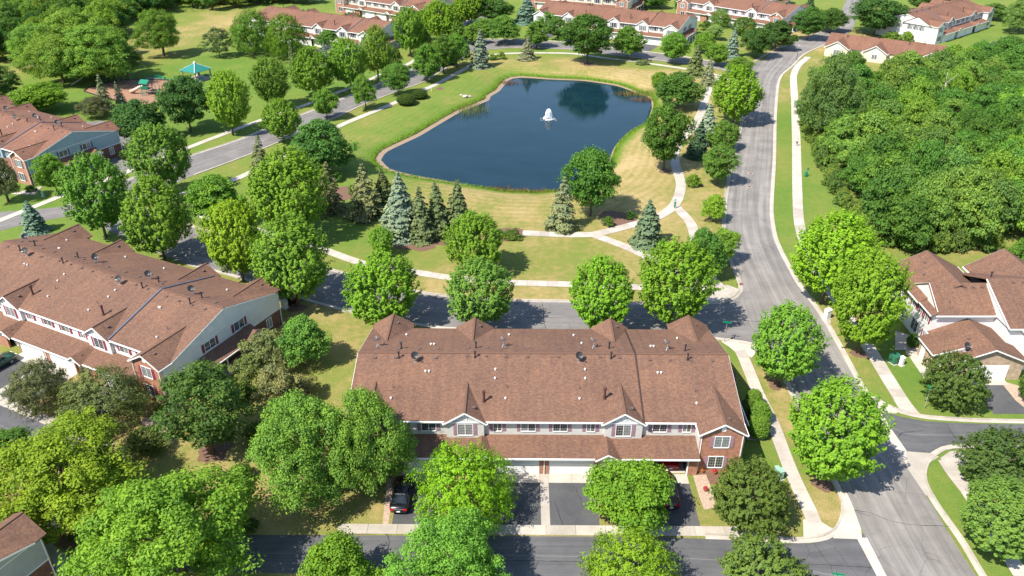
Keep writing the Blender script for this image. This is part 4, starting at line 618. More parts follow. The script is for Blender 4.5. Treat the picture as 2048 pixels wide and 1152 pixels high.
    def build(s, name, mats, parent=None, smooth=False, merge=False):
        me = s.mesh(name, mats, smooth)
        if merge:
            bm = bmesh.new(); bm.from_mesh(me)
            bmesh.ops.remove_doubles(bm, verts=bm.verts, dist=0.0005)
            bmesh.ops.recalc_face_normals(bm, faces=bm.faces)
            bm.to_mesh(me); bm.free()
        return link(name, me, parent)
def catmull(pts, step=2.0):
    P = [np.array(p, float) for p in pts]
    P = [2 * P[0] - P[1]] + P + [2 * P[-1] - P[-2]]
    out = []
    for i in range(1, len(P) - 2):
        p0, p1, p2, p3 = P[i - 1:i + 3]
        n = max(1, int(np.hypot(*(p2 - p1)) / step))
        for k in range(n):
            t = k / n
            # mixed linear / spline keeps corners from overshooting
            c = 0.5 * ((2 * p1) + (-p0 + p2) * t + (2 * p0 - 5 * p1 + 4 * p2 - p3) * t * t + (-p0 + 3 * p1 - 3 * p2 + p3) * t ** 3)
            out.append(0.7 * c + 0.3 * (p1 + (p2 - p1) * t))
    out.append(P[-2])
    return np.array(out)
def resample(pl, n=None, step=None):
    pl = np.array(pl, float)
    d = np.r_[0, np.cumsum(np.hypot(*np.diff(pl, axis=0).T))]
    if n is None: n = max(2, int(round(d[-1] / step)) + 1)
    s = np.linspace(0, d[-1], n)
    return np.c_[np.interp(s, d, pl[:, 0]), np.interp(s, d, pl[:, 1])], s
def normals2(pl):
    t = np.gradient(pl, axis=0)
    t /= np.maximum(1e-9, np.hypot(t[:, 0], t[:, 1]))[:, None]
    return np.c_[-t[:, 1], t[:, 0]]      # to the left of travel
# ------------------------------------------------------------ ground, pond, roads
rng = np.random.default_rng(7)
random.seed(7)
pond = catmull(POND + [POND[0]], 1.5)[:-1]
_a = 0.5 * np.sum(pond[:, 0] * np.roll(pond[:, 1], -1) - np.roll(pond[:, 0], -1) * pond[:, 1])
if _a < 0: pond = pond[::-1]
_t = np.roll(pond, -1, 0) - np.roll(pond, 1, 0)
_t /= np.hypot(_t[:, 0], _t[:, 1])[:, None]
pn = np.c_[_t[:, 1], -_t[:, 0]]                      # outward
bankw = np.where((pond[:, 0] < 5) & (pond[:, 1] > 150), 1.5, 0.42) + 0.25 * np.sin(np.arange(len(pond)) * 1.7) * np.sin(np.arange(len(pond)) * 0.37)
bankw = np.convolve(np.r_[bankw[-3:], bankw, bankw[:3]], np.ones(7) / 7, 'valid')
bank = pond + pn * bankw[:, None]
def inpoly(P, poly):
    x, y = P[:, 0], P[:, 1]
    c = np.zeros(len(P), bool)
    j = len(poly) - 1
    for i in range(len(poly)):
        xi, yi = poly[i]; xj, yj = poly[j]
        with np.errstate(divide='ignore', invalid='ignore'):
            hit = ((yi > y) != (yj > y)) & (x < (xj - xi) * (y - yi) / (yj - yi + 1e-12) + xi)
        c ^= hit
        j = i
    return c
def shoredist(P):
    d = np.full(len(P), 1e9)
    a = bank; b = np.roll(bank, -1, 0)
    for p, q in zip(a, b):
        e = q - p; L = (e @ e) + 1e-12
        t = np.clip(((P - p) @ e) / L, 0, 1)
        d = np.minimum(d, np.hypot(*(P - p - t[:, None] * e).T))
    return d
pts = []
for y in np.arange(30, 372, 2.2):
    half = 30 + 0.68 * y
    for x in np.arange(-half, half, 2.2):
        pts.append((x + rng.uniform(-.6, .6), y + rng.uniform(-.6, .6)))
for x in np.arange(-1500, 1501, 250):
    for y in np.arange(-1000, 2001, 250):
        if not (-260 < x < 260 and 20 < y < 380): pts.append((x, y))
pts = np.array(pts)
ins = inpoly(pts, bank)
sd = np.where(np.abs(pts[:, 1] - 180) < 90, shoredist(pts), 99)
pts = pts[~ins & (sd > 0.9)]
nb = len(bank)
allp = np.vstack([bank, pts])
res = delaunay_2d_cdt([Vector(p) for p in allp], [(i, (i + 1) % nb) for i in range(nb)], [], 0, 1e-4)
vv = np.array([[v[0], v[1]] for v in res[0]])
tri = [f for f in res[2]]
cen = np.array([vv[list(f)].mean(0) for f in tri])
bad = inpoly(cen, bank)
tri = [f for f, b in zip(tri, bad) if not b]
me = bpy.data.meshes.new('ground')
SLOPE = 8.5
def lawn_z(d):
    t_ = np.clip(1 - np.asarray(d, float) / SLOPE, 0, 1)
    return -1.25 * t_ * t_ * (1.6 - .6 * t_)
vsd = shoredist(vv)
me.from_pydata([(x, y, z) for (x, y), z in zip(vv, lawn_z(vsd))], [], [list(f) for f in tri])
dr = np.array(DRY)
dr[:, 2] = np.where(dr[:, 2] > .3, dr[:, 2] * .92 - .07, dr[:, 2])
def dryness(P):
    num = np.zeros(len(P)); den = np.zeros(len(P))
    for x, y, d in dr:
        w = 1.0 / (((P[:, 0] - x) ** 2 + (P[:, 1] - y) ** 2) ** 1.6 + 3.0)
        num += w * d; den += w
    return num / den
a = me.attributes.new('dry', 'FLOAT', 'POINT'); a.data.foreach_set('value', dryness(vv).astype(np.float32))
a = me.attributes.new('shore', 'FLOAT', 'POINT'); a.data.foreach_set('value', vsd.astype(np.float32))
me.materials.append(M['ground'])
me.update()
g = link('ground', me); tag(g, kind='structure')
# bank and water
mb = MB()
n = len(pond)
inner = pond - pn * 3.0
for i in range(n):
    j = (i + 1) % n
    mb.poly([(*bank[i], -1.38), (*bank[j], -1.38), (*bank[j], -1.25), (*bank[i], -1.25)])
    mb.poly([(*pond[i], -1.52), (*pond[j], -1.52), (*bank[j], -1.38), (*bank[i], -1.38)])
    mb.poly([(*inner[i], -2.6), (*inner[j], -2.6), (*pond[j], -1.52), (*pond[i], -1.52)])
o = mb.build('pond_bank', M['sand'], merge=True); tag(o, kind='structure')
def flat(name, poly, z, mat, parent=None, uvs=None):
    P = [Vector((x, y, z)) for x, y in poly]
    tri = tessellate_polygon([P])
    me = bpy.data.meshes.new(name)
    fs = []
    for f in tri:
        a_, b_, c_ = (P[k] for k in f)
        fs.append(f if (b_ - a_).cross(c_ - a_).z > 0 else f[::-1])
    me.from_pydata([tuple(p) for p in P], [], [list(f) for f in fs])
    me.uv_layers.new(name='UVMap')
    me.materials.append(mat); me.update()
    return link(name, me, parent)
mid = (pond + bank) / 2
o = flat('pond_water', pond + pn * 0.12, -1.5, M['water']); tag(o, kind='structure')
def road(name, A, B, z, mat, n=120):
    a, sa = resample(catmull(A), n)
    b, sb = resample(catmull(B), n)
    mb = MB()
    for i in range(n - 1):
        for k in range(6):
            u0 = k / 6; u1 = (k + 1) / 6
            q = [a[i] * (1 - u0) + b[i] * u0, a[i] * (1 - u1) + b[i] * u1, a[i + 1] * (1 - u1) + b[i + 1] * u1, a[i + 1] * (1 - u0) + b[i + 1] * u0]
            cr = np.cross(q[1] - q[0], q[2] - q[0])
            uv = [(u0, sa[i]), (u1, sa[i]), (u1, sa[i + 1]), (u0, sa[i + 1])]
            if cr < 0: q = q[::-1]; uv = uv[::-1]
            mb.poly([(p[0], p[1], z) for p in q], uv)
    o = mb.build(name, mat, merge=True)
    return tag(o, kind='structure')
road('lane', S1U, S1D, 0.010, M['lane'])
road('side_street', S2U, S2D, 0.010, M['lane'])
road('north_street', R3U, R3D, 0.014, M['asphalt2'])
road('diagonal_street', R4U, R4D, 0.018, M['asphalt2'])
road('pond_street', R2U, R2D, 0.022, M['asphalt2'])
road('main_road', R1L, R1R, 0.026, M['asphalt'], 220)
# tar seams and patched cracks
sm = MB()
for s in SEAMS:
    pl, _ = resample(catmull(s, 0.8), step=0.5)
    pl = pl + rng.normal(0, 0.018, pl.shape)
    nn = normals2(pl)
    w = 0.015 + 0.035 * rng.random(len(pl)) ** 2
    for i in range(len(pl) - 1):
        q = [pl[i] - nn[i] * w[i], pl[i + 1] - nn[i + 1] * w[i + 1], pl[i + 1] + nn[i + 1] * w[i + 1], pl[i] + nn[i] * w[i]]
        sm.poly([(p[0], p[1], 0.036) for p in q])
o = sm.build('tar_seams', M['seam']); tag(o, kind='structure')
# curbs: gutter pan on the road side, upright curb on the lawn side; the nearer ones are cast in 3 m lengths
ROADMID = [np.vstack([resample(catmull(a_), 60)[0] + resample(catmull(b_), 60)[0] for a_, b_ in [ab]]) / 2 for ab in ((R1L, R1R), (R2U, R2D), (R3U, R3D), (R4U, R4D), (S1U, S1D), (S2U, S2D))]
ROADMID = np.vstack(ROADMID)
def roadside(pl, nn):
    s = np.zeros(len(pl))
    m_ = len(pl) // 2
    votes = 0
    for i in range(0, len(pl), max(1, len(pl) // 25)):
        d = ROADMID - pl[i]
        k = np.argmin((d ** 2).sum(1))
        votes += np.sign(d[k] @ nn[i])
    return 1 if votes >= 0 else -1
for key, pl0 in CURB.items():
    pl, s = resample(catmull(pl0, 1.0), step=1.0)
    nn = normals2(pl)
    sg = roadside(pl, nn)
    nn = nn * sg                                          # towards the road
    root = empty('curb', (0, 0, 0)); tag(root, kind='structure')
    gp = MB()
    for i in range(len(pl) - 1):
        q = [pl[i] - nn[i] * 0.0, pl[i + 1] - nn[i + 1] * 0.0, pl[i + 1] + nn[i + 1] * 0.5, pl[i] + nn[i] * 0.5]
        if np.cross(q[1] - q[0], q[2] - q[0]) < 0: q = q[::-1]
        gp.poly([(p[0], p[1], 0.031) for p in q])
    gp.build('gutter_pan', M['curb'], root)
    farm = MB()
    i = 0
    cnt = 0
    def cs(mb, i0, i1, gap):
        for i in range(i0, i1):
            a0, a1 = pl[i].copy(), pl[i + 1].copy()
            if gap and i == i0: a0 = a0 + (a1 - a0) * 0.02
            if gap and i == i1 - 1: a1 = a1 + (a0 - a1) * 0.02
            h = 0.05 if key == 'south' else 0.13
            A = [(a0[0], a0[1], 0.0), (a0[0], a0[1], h), (*(a0 - nn[i] * 0.2), h), (*(a0 - nn[i] * 0.2), 0.0)]
            B = [(a1[0], a1[1], 0.0), (a1[0], a1[1], h), (*(a1 - nn[i + 1] * 0.2), h), (*(a1 - nn[i + 1] * 0.2), 0.0)]
            for k in range(3): mb.poly([A[k], B[k], B[k + 1], A[k + 1]])
            if i == i0: mb.poly(A)
            if i == i1 - 1: mb.poly(B[::-1])
    while i < len(pl) - 1:
        j = min(i + 3, len(pl) - 1)
        if np.hypot(*pl[i]) < 112 and cnt < 90:
            mb = MB(); cs(mb, i, j, True)
            mb.build('curb_stone', M['curb'], root, merge=True)
            cnt += 1
        else:
            cs(farm, i, j, False)
        i = j
    if farm.f: farm.build('curb_run', M['curb'], root, merge=True)
# sidewalks: slabs one by one where they can be told apart, one strip beyond
for key, (pl0, w) in WALKS.items():
    pl, s = resample(catmull(pl0, 1.0), step=1.55)
    nn = normals2(pl)
    root = empty('sidewalk'); tag(root, kind='structure')
    bed = MB(); far = MB()
    L = pl + nn * w / 2; Rr = pl - nn * w / 2
    cnt = 0
    for i in range(len(pl) - 1):
        q = [Rr[i], Rr[i + 1], L[i + 1], L[i]]
        if np.cross(q[1] - q[0], q[2] - q[0]) < 0: q = q[::-1]
        bed.poly([(p[0], p[1], 0.030) for p in q])
        c = sum(q) / 4
        dz = rng.uniform(-.004, .004)
        if np.hypot(*c) < 150 and cnt < 280:
            k = [p + (c - p) * 0.018 for p in q]
            mb = MB()
            top = [(p[0], p[1], 0.062 + dz) for p in k]; bot = [(p[0], p[1], 0.02) for p in k]
            mb.poly(top)
            for e in range(4):
                f = (e + 1) % 4
                mb.poly([bot[e], bot[f], top[f], top[e]])
            mb.build('slab', M['concrete'], root)
            cnt += 1
        else:
            far.poly([(p[0], p[1], 0.06) for p in q])
    bed.build('joint_bed', M['mulch'], root)
    if far.f: far.build('slab_run', M['concrete'], root)
# concrete fillets where the walks meet the kerb, cross gutters
def gpoly(name, poly, z, mat):
    return tag(flat(name, poly, z, mat), kind='structure')
# mulch beds, worn earth rings
mm = MB()
for x, y, r in MULCH:
    k = 30
    ph = rng.uniform(0, 6, 3)
    ring = [(x + .8 * r * (1 + .15 * math.sin(2 * a_ + ph[0]) + .1 * math.sin(5 * a_ + ph[1]) + rng.normal(0, .05)) * math.cos(a_), y + .8 * r * (1 + .15 * math.sin(2 * a_ + ph[0]) + .1 * math.sin(3 * a_ + ph[2]) + rng.normal(0, .05)) * math.sin(a_), 0.012 + 0.0002 * len(mm.f)) for a_ in np.linspace(0, 2 * math.pi, k, endpoint=False)]
    mm.poly(ring)
o = mm.build('mulch_beds', M['mulch']); tag(o, kind='stuff')
for i_, p_ in enumerate(FILL):
    gpoly('pavement', p_, 0.038 + 0.0005 * i_, M['concrete'])
for i_, p_ in enumerate(PADS):
    gpoly('path', p_, 0.020 + 0.0005 * i_, M['concrete'])
for i_, p_ in enumerate(GRAVEL):
    gpoly('gravel_bed', p_, 0.022 + 0.0005 * i_, M['gravel'])
for i_, p_ in enumerate(DRIVES):
    gpoly('driveway', p_, 0.012, M['drive'])
# ------------------------------------------------------------ houses
WIN = {}
def win_meshes(w, h, style):
    k = (round(w, 2), round(h, 2), style)
    if k in WIN: return WIN[k]
    f = MB(); t = 0.075
    x = w / 2
    f.box(-x - t, -x, -0.07, 0.02, -t * 1.3, h + t); f.box(x, x + t, -0.07, 0.02, -t * 1.3, h + t)
    f.box(-x, x, -0.07, 0.02, h, h + t); f.box(-x, x, -0.085, 0.02, -t * 1.3, 0)
    f.box(-0.035, 0.035, -0.055, 0.02, 0, h)
    p = MB(); p.box(-w / 4 + 0.017, w / 4 - 0.017, -0.012, 0.02, 0.0, h)
    g = MB()
    if style != 'far':
        for sx in (-w / 2, 0.035):
            ww = w / 2 - 0.035
            for k2 in range(1, 3): g.box(sx + ww * k2 / 3 - 0.008, sx + ww * k2 / 3 + 0.008, -0.022, -0.013, 0, h)
            for k2 in range(1, 4): g.box(sx, sx + ww, -0.024, -0.0135, h * k2 / 4 - 0.008, h * k2 / 4 + 0.008)
    WIN[k] = (f.mesh('window', M['white']), p.mesh('pane', M['glass']), p.mesh('pane', M['blind']), g.mesh('grille', M['grille']) if g.f else None)
    return WIN[k]
def window(par, x, y, z, w, h, rz=0.0, style='near', shut=None, blind=0, sw=0.38):
    """x, y, z: middle of the sill on the wall face; rz turns the outward face (0 looks to local -y)"""
    f, pg, pb, gr = win_meshes(w, h, style)
    o = link('window', f, par, (x, y, z), rz)
    for k, s_ in enumerate((-1, 1)):
        link('pane', pb if (blind >> k) & 1 else pg, o, (s_ * (w / 4 + 0.0175), 0, 0))
    if gr: link('grille', gr, o, (0, 0, 0))
    if shut is not None:
        key = ('shut', round(h, 2), shut.name, sw)
        if key not in WIN:
            m_ = MB(); m_.box(-sw / 2, sw / 2, -0.05, 0.0, 0, h)
            for k in range(int(h / 0.16)): m_.box(-sw / 2 + 0.05, sw / 2 - 0.05, -0.062, -0.0501, 0.06 + k * 0.16, 0.15 + k * 0.16)
            WIN[key] = m_.mesh('shutter', shut)
        c, s2 = math.cos(rz), math.sin(rz)
        for s_ in (-1, 1):
            d = s_ * (w / 2 + 0.1 + sw / 2)
            link('shutter', WIN[key], par, (x + d * c, y + d * s2, z - 0.02), rz)
    return o
GD = {}
def garage_door(par, x, y, w, h=2.15, rz=0.0, panels=4):
    k = (round(w, 2), h)
    if k not in GD:
        p = MB(); ph = h / panels
        p.box(-w / 2, w / 2, -0.03, 0.03, 0.012, ph - 0.012)
        nb_ = max(4, int(w / 0.6))
        for q in range(nb_):
            a_ = -w / 2 + w * (q + .14) / nb_; b_ = -w / 2 + w * (q + .86) / nb_
            p.box(a_, b_, -0.045, -0.0301, 0.10, ph - 0.10)
        fr = MB(); fr.box(-w / 2 - 0.12, -w / 2, -0.06, 0.05, 0, h + 0.12); fr.box(w / 2, w / 2 + 0.12, -0.06, 0.05, 0, h + 0.12); fr.box(-w / 2, w / 2, -0.06, 0.05, h, h + 0.12)
        GD[k] = (p.mesh('panel', M['garage']), fr.mesh('garage_door', M['white']))
    o = link('garage_door', GD[k][1], par, (x, y, 0), rz)
    for q in range(panels):
        link('panel', GD[k][0], o, (0, 0, q * h / panels))
    return o
def gable_roof(mb, tm, ax, a0, a1, c, hw, ze, zr, th=0.14, hip=0):
    """ridge along ax ('x' or 'y') from a0 to a1 at cross position c, half width hw to the eaves; tm collects the white boards"""
    def P(a, b, z): return (a, b, z) if ax == 'x' else (b, a, z)
    for s_ in (-1, 1):
        e = c + s_ * hw
        mb.slab(P(a0, e, ze), P(a1, e, ze), P(a1, c, zr), P(a0, c, zr), th)
        if tm is not None:
            b = 0.05
            tm.bar(P(a0, e + s_ * 0.06, ze - 0.11), P(a1, e + s_ * 0.06, ze - 0.11), 0.12, 0.15)
    return mb
def rake(tm, ax, a, c, hw, ze, zr, w=0.07):
    def P(a, b, z): return (a, b, z) if ax == 'x' else (b, a, z)
    for s_ in (-1, 1):
        tm.bar(P(a, c + s_ * hw, ze - 0.13), P(a, c, zr - 0.13), w * .7, 0.17)
def gable_wall(mb, ax, a, c, hw, z0, z1, zt, th=0.12, mi=0):
    """triangular wall piece, a = position along the ridge axis of its outer face, thickness towards +a if th > 0"""
    def P(a, b, z): return (a, b, z) if ax == 'x' else (b, a, z)
    A = [P(a, c - hw, z0), P(a, c + hw, z0), P(a, c + hw, z1), P(a, c, zt), P(a, c - hw, z1)]
    B = [P(a + th, c - hw, z0), P(a + th, c + hw, z0), P(a + th, c + hw, z1), P(a + th, c, zt), P(a + th, c - hw, z1)]
    mb.poly(A, None, mi); mb.poly(B[::-1], None, mi)
    for k in range(5):
        q = (k + 1) % 5
        mb.poly([A[k], B[k], B[q], A[q]], None, mi)
VM = {}
def vent_meshes():
    m_ = MB(); m_.box(-.14, .14, -.14, .14, -0.12, 0.08); m_.box(-.18, .18, -.18, .18, 0.08, 0.11); VM['box'] = m_.mesh('roof_vent', M['vent'])
    m_ = MB(); m_.lathe((0, 0, 0), [(.09, -.15), (.09, .75), (.15, .76), (.15, .9), (0, .93)], 8); m_.lathe((0, 0, 0), [(.2, -.1), (.12, .08)], 8); VM['flue'] = m_.mesh('flue_pipe', M['dark'])
    m_ = MB(); m_.lathe((0, 0, 0), [(.13, -.2), (.13, 1.25), (.2, 1.26), (.2, 1.45), (0, 1.5)], 10); m_.lathe((0, 0, 0), [(.28, -.15), (.16, .1)], 10); VM['stack'] = m_.mesh('flue_stack', M['brownmetal'])
    m_ = MB(); m_.lathe((0, 0, 0), [(.07, -.1), (.07, .12), (.13, .13), (.11, .24), (0, .27)], 8); VM['cap'] = m_.mesh('vent_cap', M['whitecap'])
    m_ = MB(); m_.lathe((0, 0, 0), [(.04, -.1), (.04, .5), (0, .5)], 6); m_.lathe((0, 0, 0), [(.13, -.05), (.05, .08)], 8); VM['pipe'] = m_.mesh('vent_pipe', M['vent'])
    m_ = MB(); prof = [(0.0, 0.0), (.12, .012), (.25, .05), (.36, .11)]
    m_.lathe((0, 0, 0), prof, 14); m_.lathe((0, 0, -0.015), prof[::-1], 14)
    VM['dish'] = m_.mesh('reflector', M['galv'], True); VM['dishdark'] = m_.mesh('reflector', M['dark'], True)
    m_ = MB(); m_.bar((0, 0, -.1), (0, 0, .62), .06); m_.bar((-.22, .15, -.1), (0, 0, .35), .035); m_.bar((.22, .15, -.1), (0, 0, .35), .035); m_.box(-.16, .16, -.16, .16, -.1, -.03); VM['mast'] = m_.mesh('satellite_dish', M['galv'])
    m_ = MB(); m_.bar((0, 0, .05), (0, -.30, .42), .04); m_.box(-.06, .06, -.36, -.26, .38, .48); VM['arm'] = m_.mesh('feed_arm', M['galv'])
vent_meshes()
def dish(par, loc, rz, dark=False):
    o = link('satellite_dish', VM['mast'], par, loc, rz)
    o.scale = (1.3, 1.3, 1.25)
    r = link('reflector', VM['dishdark' if dark else 'dish'], o, (0, -0.05, 0.66)); r.rotation_euler = (R(52), 0, 0)
    a_ = link('feed_arm', VM['arm'], o, (0, -0.05, 0.56)); a_.rotation_euler = (R(30), 0, 0)
def townhouse(name, x0, y0, ang, label, side, shut, near=2, half=21.3, dormers=(-8.62, 8.62), rear_mid=(-8.45, 8.85), brick=True, garages=(-13.15, -2.97, 2.97, 13.15), open_door=None, entries=(-6.8, 6.8), step=(10.75,), step_mat='flash', porch=(1,), shingle='shingle', endbrick=True, vents=1.0, group=None, stonefront=None):
    root = empty(name, (x0, y0, 0), ang, label, 'house', group)
    st = 'near' if near >= 2 else 'far'
    SL = 0.2826
    FE, RE, RY, ZE, ZR = 2.2, 20.6, 11.4, 5.6, 8.2
    eu = half - 2.32                                    # middle of the end units
    xi = half - 4.65                                    # their inner edge
    bm_ = M[stonefront] if stonefront else (M['brick'] if brick else side)
    # ---- walls
    w = MB()
    w.box(-xi, xi, 6.6, 20.3, 0, 2.75)
    w.box(-xi, xi, 2.65, 20.3, 2.75, 5.6)
    for s_ in (-1, 1):
        a_, b_ = sorted((s_ * xi, s_ * half))
        w.box(a_, b_, 0.6, 21.4, 0, 5.6)
    for e in entries:
        w.box(e - 1.15, e + 1.15, 0.9, 6.6, 0, 2.75)
    for gx in garages:
        for s_ in (-1, 1): w.box(gx + s_ * 2.52 - 0.07, gx + s_ * 2.52 + 0.07, 0.2, 6.6, 0, 2.75)
    w.box(-xi, xi, 0.2, 0.35, 2.28, 2.8)                # header over the doors
    for d in dormers:
        w.box(d - 2.05, d + 2.05, 2.2, 2.66, 3.0, 5.45)
        gable_wall(w, 'y', 2.2, d, 2.05, 5.45, 5.46, 6.72, 0.2)
    for r_ in rear_mid:
        w.box(r_ - 2.05, r_ + 2.05, 20.3, 20.7, 0, 5.5)
        gable_wall(w, 'y', 20.7, r_, 2.05, 5.5, 5.52, 6.72, -0.2)
    for s_ in (-1, 1):
        gable_wall(w, 'y', 21.4, s_ * eu, 2.3, 5.6, 5.62, 6.8, -0.2)
        gable_wall(w, 'x', s_ * (half + 0.10), RY, 8.9, 5.45, 5.5, 7.98, -s_ * 0.3)
    w.build('wall', side, root)
    # ---- brick: end unit fronts, piers, lower end walls
    bn = 'brick' if brick else 'clad'
    for s_ in (-1, 1):
        a_, b2 = sorted((s_ * xi, s_ * half))
        b = MB(); b.box(a_ - 0.03, b2 + 0.03, 0.52, 0.6, 0, 5.5)
        gable_wall(b, 'y', 0.52, s_ * eu, 2.3, 5.5, 5.52, 6.8, 0.2)
        b.build(bn + '_front', bm_, root)
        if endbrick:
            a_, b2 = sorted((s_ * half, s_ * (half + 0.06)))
            b = MB(); b.box(a_, b2, 0.6, 21.4, 0, 2.62); b.build(bn + '_base', M['brick_shaded'] if brick else bm_, root)
    ed = sorted(set([round(gx + s_ * 2.44, 2) for gx in garages for s_ in (-1, 1)]))
    segs = []
    cuts = [-xi] + [v for gx in sorted(garages) for v in (gx - 2.44, gx + 2.44)] + [xi]
    for k in range(0, len(cuts), 2):
        l, r_ = cuts[k], cuts[k + 1]
        for e in entries:
            if l < e - 1.0 and r_ > e + 1.0:
                segs += [(l, e - 1.15), (e + 1.15, r_)]; break
        else: segs.append((l, r_))
    for l, r_ in segs:
        if r_ - l > 0.05:
            b = MB(); b.box(l, r_, 0.1, 0.34, 0, 2.28); b.build(bn + '_pier', bm_, root)
    # ---- roofs
    rf = MB(); tm = MB()
    SH = M[shingle]
    for s_ in (1,):
        rf.slab((-half - .3, FE, ZE), (half + .3, FE, ZE), (half + .3, RY, ZR), (-half - .3, RY, ZR), .14)
        rf.slab((half + .3, RE, ZE), (-half - .3, RE, ZE), (-half - .3, RY, ZR), (half + .3, RY, ZR), .14)
    tm.bar((-xi, FE - .06, ZE - .1), (xi, FE - .06, ZE - .1), .12, .16)
    for s_ in (-1, 1): rake(tm, 'x', s_ * (half + .33), RY, 9.2, ZE, ZR, .05)
    rf.build('roof', SH, root)
    m_ = MB(); m_.bar((-half - .3, RY, ZR + .015), (half + .3, RY, ZR + .015), .3, .05); m_.build('ridge_cap', SH, root)
    def cross(nm, c, hw, y_out, zr, ze, rear=False):
        m_ = MB()
        yin = (RE - (zr - ZE) / SL) if rear else (FE + (zr - ZE) / SL)
        yv = (RE - .05) if rear else (FE + .05)
        for s2 in (-1, 1):
            e = c + s2 * hw
            m_.slab((e, y_out, ze), (e, yv, ze), (c, yin, zr), (c, y_out, zr), .12)
            if not rear: tm.bar((e + s2 * .05, y_out, ze - .11), (e + s2 * .05, yv, ze - .11), .1, .14)
        if not rear: rake(tm, 'y', y_out - .03, c, hw, ze, zr, .07)
        m_.bar((c, y_out, zr + .012), (c, yin, zr + .012), .24, .05)
        o = m_.build(nm, SH, root)
    for s_ in (-1, 1):
        cross('gable_roof', s_ * eu, 2.6, 0.22, 7.06, 5.55)
        cross('gable_roof', s_ * eu, 2.6, 21.8, 7.06, 5.55, True)
    for d in dormers: cross('dormer_roof', d, 2.38, 1.88, 7.05, 5.5)
    for r_ in rear_mid: cross('gable_roof', r_, 2.4, 21.0, 7.05, 5.55, True)
    lo = MB()
    lo.slab((-xi + .0, -.48, 2.8), (xi - .0, -.48, 2.8), (xi - .0, 2.66, 3.42), (-xi + .0, 2.66, 3.42), .12)
    lo.build('garage_roof', SH, root)
    tm.bar((-xi, -.54, 2.7), (xi, -.54, 2.7), .12, .16)
    for e in entries:
        m_ = MB(); gable_roof(m_, None, 'y', -.8, 2.66, e, 1.4, 2.80, 3.66, .1); m_.build('entry_roof', SH, root)
        rake(tm, 'y', -.83, e, 1.4, 2.80, 3.66, .07)
        m_ = MB(); gable_wall(m_, 'y', -.62, e, 1.25, 2.66, 2.7, 3.46, .1); m_.build('entry_gable', M['white'], root)
        m_ = MB(); m_.box(-.48, .48, -.03, .03, 0, 2.05); m_.box(-.56, -.48, -.05, .05, 0, 2.12); m_.box(.48, .56, -.05, .05, 0, 2.12)
        link('door', m_.mesh('door', M['white']), root, (e, 0.86, 0.1))
    # downspouts
    if near:
        for x_ in (-half + .15, -xi - .1, 0.0, xi + .1, half - .15):
            yy = .04 if abs(x_) < 1 else .47
            tm.bar((x_, yy, 0), (x_, yy, 2.7 if abs(x_) < 1 else 5.4), .09)
        for s_ in (-1, 1):
            tm.bar((s_ * (half + .12), .9, 0), (s_ * (half + .12), .9, 5.4), .09)
            tm.bar((s_ * (half + .12), 21.2, 0), (s_ * (half + .12), 21.2, 5.4), .09)
    for s_ in (-1, 1):                                  # belt boards on the end walls
        tm.box(*sorted((s_ * (half + .0), s_ * (half + .115))), 0.7, 21.3, 5.36, 5.449)
        if endbrick: tm.box(*sorted((s_ * half, s_ * (half + .09))), 0.7, 21.3, 2.63, 2.73)
    tm.build('trim', M['white'], root)
    for sx in step:
        m_ = MB()
        for ya, za, yb, zb in ((FE - .05, ZE + .06, RY, ZR + .07), (RE + .05, ZE + .06, RY, ZR + .07)):
            m_.bar((sx, ya, za), (sx, yb, zb), .13 if step_mat == 'flashbrown' else .26, .14)
        m_.build('roof_flashing', M[step_mat], root)
    # ---- openings
    for gx in garages:
        if open_door is not None and abs(gx - open_door) < .1:
            m_ = MB(); m_.box(gx - 2.44, gx + 2.44, .4, 6.55, .0, .03); m_.build('garage_floor', M['concrete'], root)
            m_ = MB(); m_.box(gx - 2.43, gx - 2.38, .4, 6.5, .03, 2.7); m_.box(gx + 2.38, gx + 2.43, .4, 6.5, .03, 2.7); m_.box(gx - 2.38, gx + 2.38, 6.45, 6.5, .03, 2.7)
            m_.box(gx - 2.0, gx - .3, 5.9, 6.4, 1.0, 1.05); m_.box(gx - 2.2, gx - 1.5, 4.2, 5.2, .03, .9)
            m_.build('garage_interior', M['interior'], root)
            m_ = MB(); m_.box(gx - 2.5, gx - 2.38, .05, .3, 0, 2.3); m_.box(gx + 2.38, gx + 2.5, .05, .3, 0, 2.3); m_.box(gx - 2.38, gx + 2.38, .05, .3, 2.2, 2.32); m_.build('garage_opening_frame', M['white'], root)
            continue
        garage_door(root, gx, 0.22, 4.7)
    rs = random.Random(int(abs(x0 * 10)) + 3)
    if half > 25: ups = [(-20.0, .85), (-17.2, 1.5), (-6.5, .85), (-3.0, 1.5), (7.0, 1.5), (9.8, .85), (17.5, 1.5), (20.3, .85)]
    else: ups = [(-15.6, .85), (-12.65, 1.5), (-5.1, .85), (-1.75, 1.5), (1.75, 1.5), (5.1, .85), (12.65, 1.5), (15.6, .85)]
    for x_, ww in ups:
        if any(abs(x_ - d) < 2.9 for d in dormers): continue
        window(root, x_, 2.65, 3.95, ww, 1.22, 0, st, shut if abs(x_) < xi - .9 else None, rs.choice([0, 2, 0, 1]))
    for d in dormers:
        window(root, d, 2.2, 3.72, 1.6, 1.5, 0, st, shut, rs.choice([0, 2, 3]))
        m_ = MB(); m_.box(-.24, .24, -.05, 0, 0, .62); link('gable_vent', m_.mesh('gable_vent', M['white']), root, (d, 2.2, 5.75))
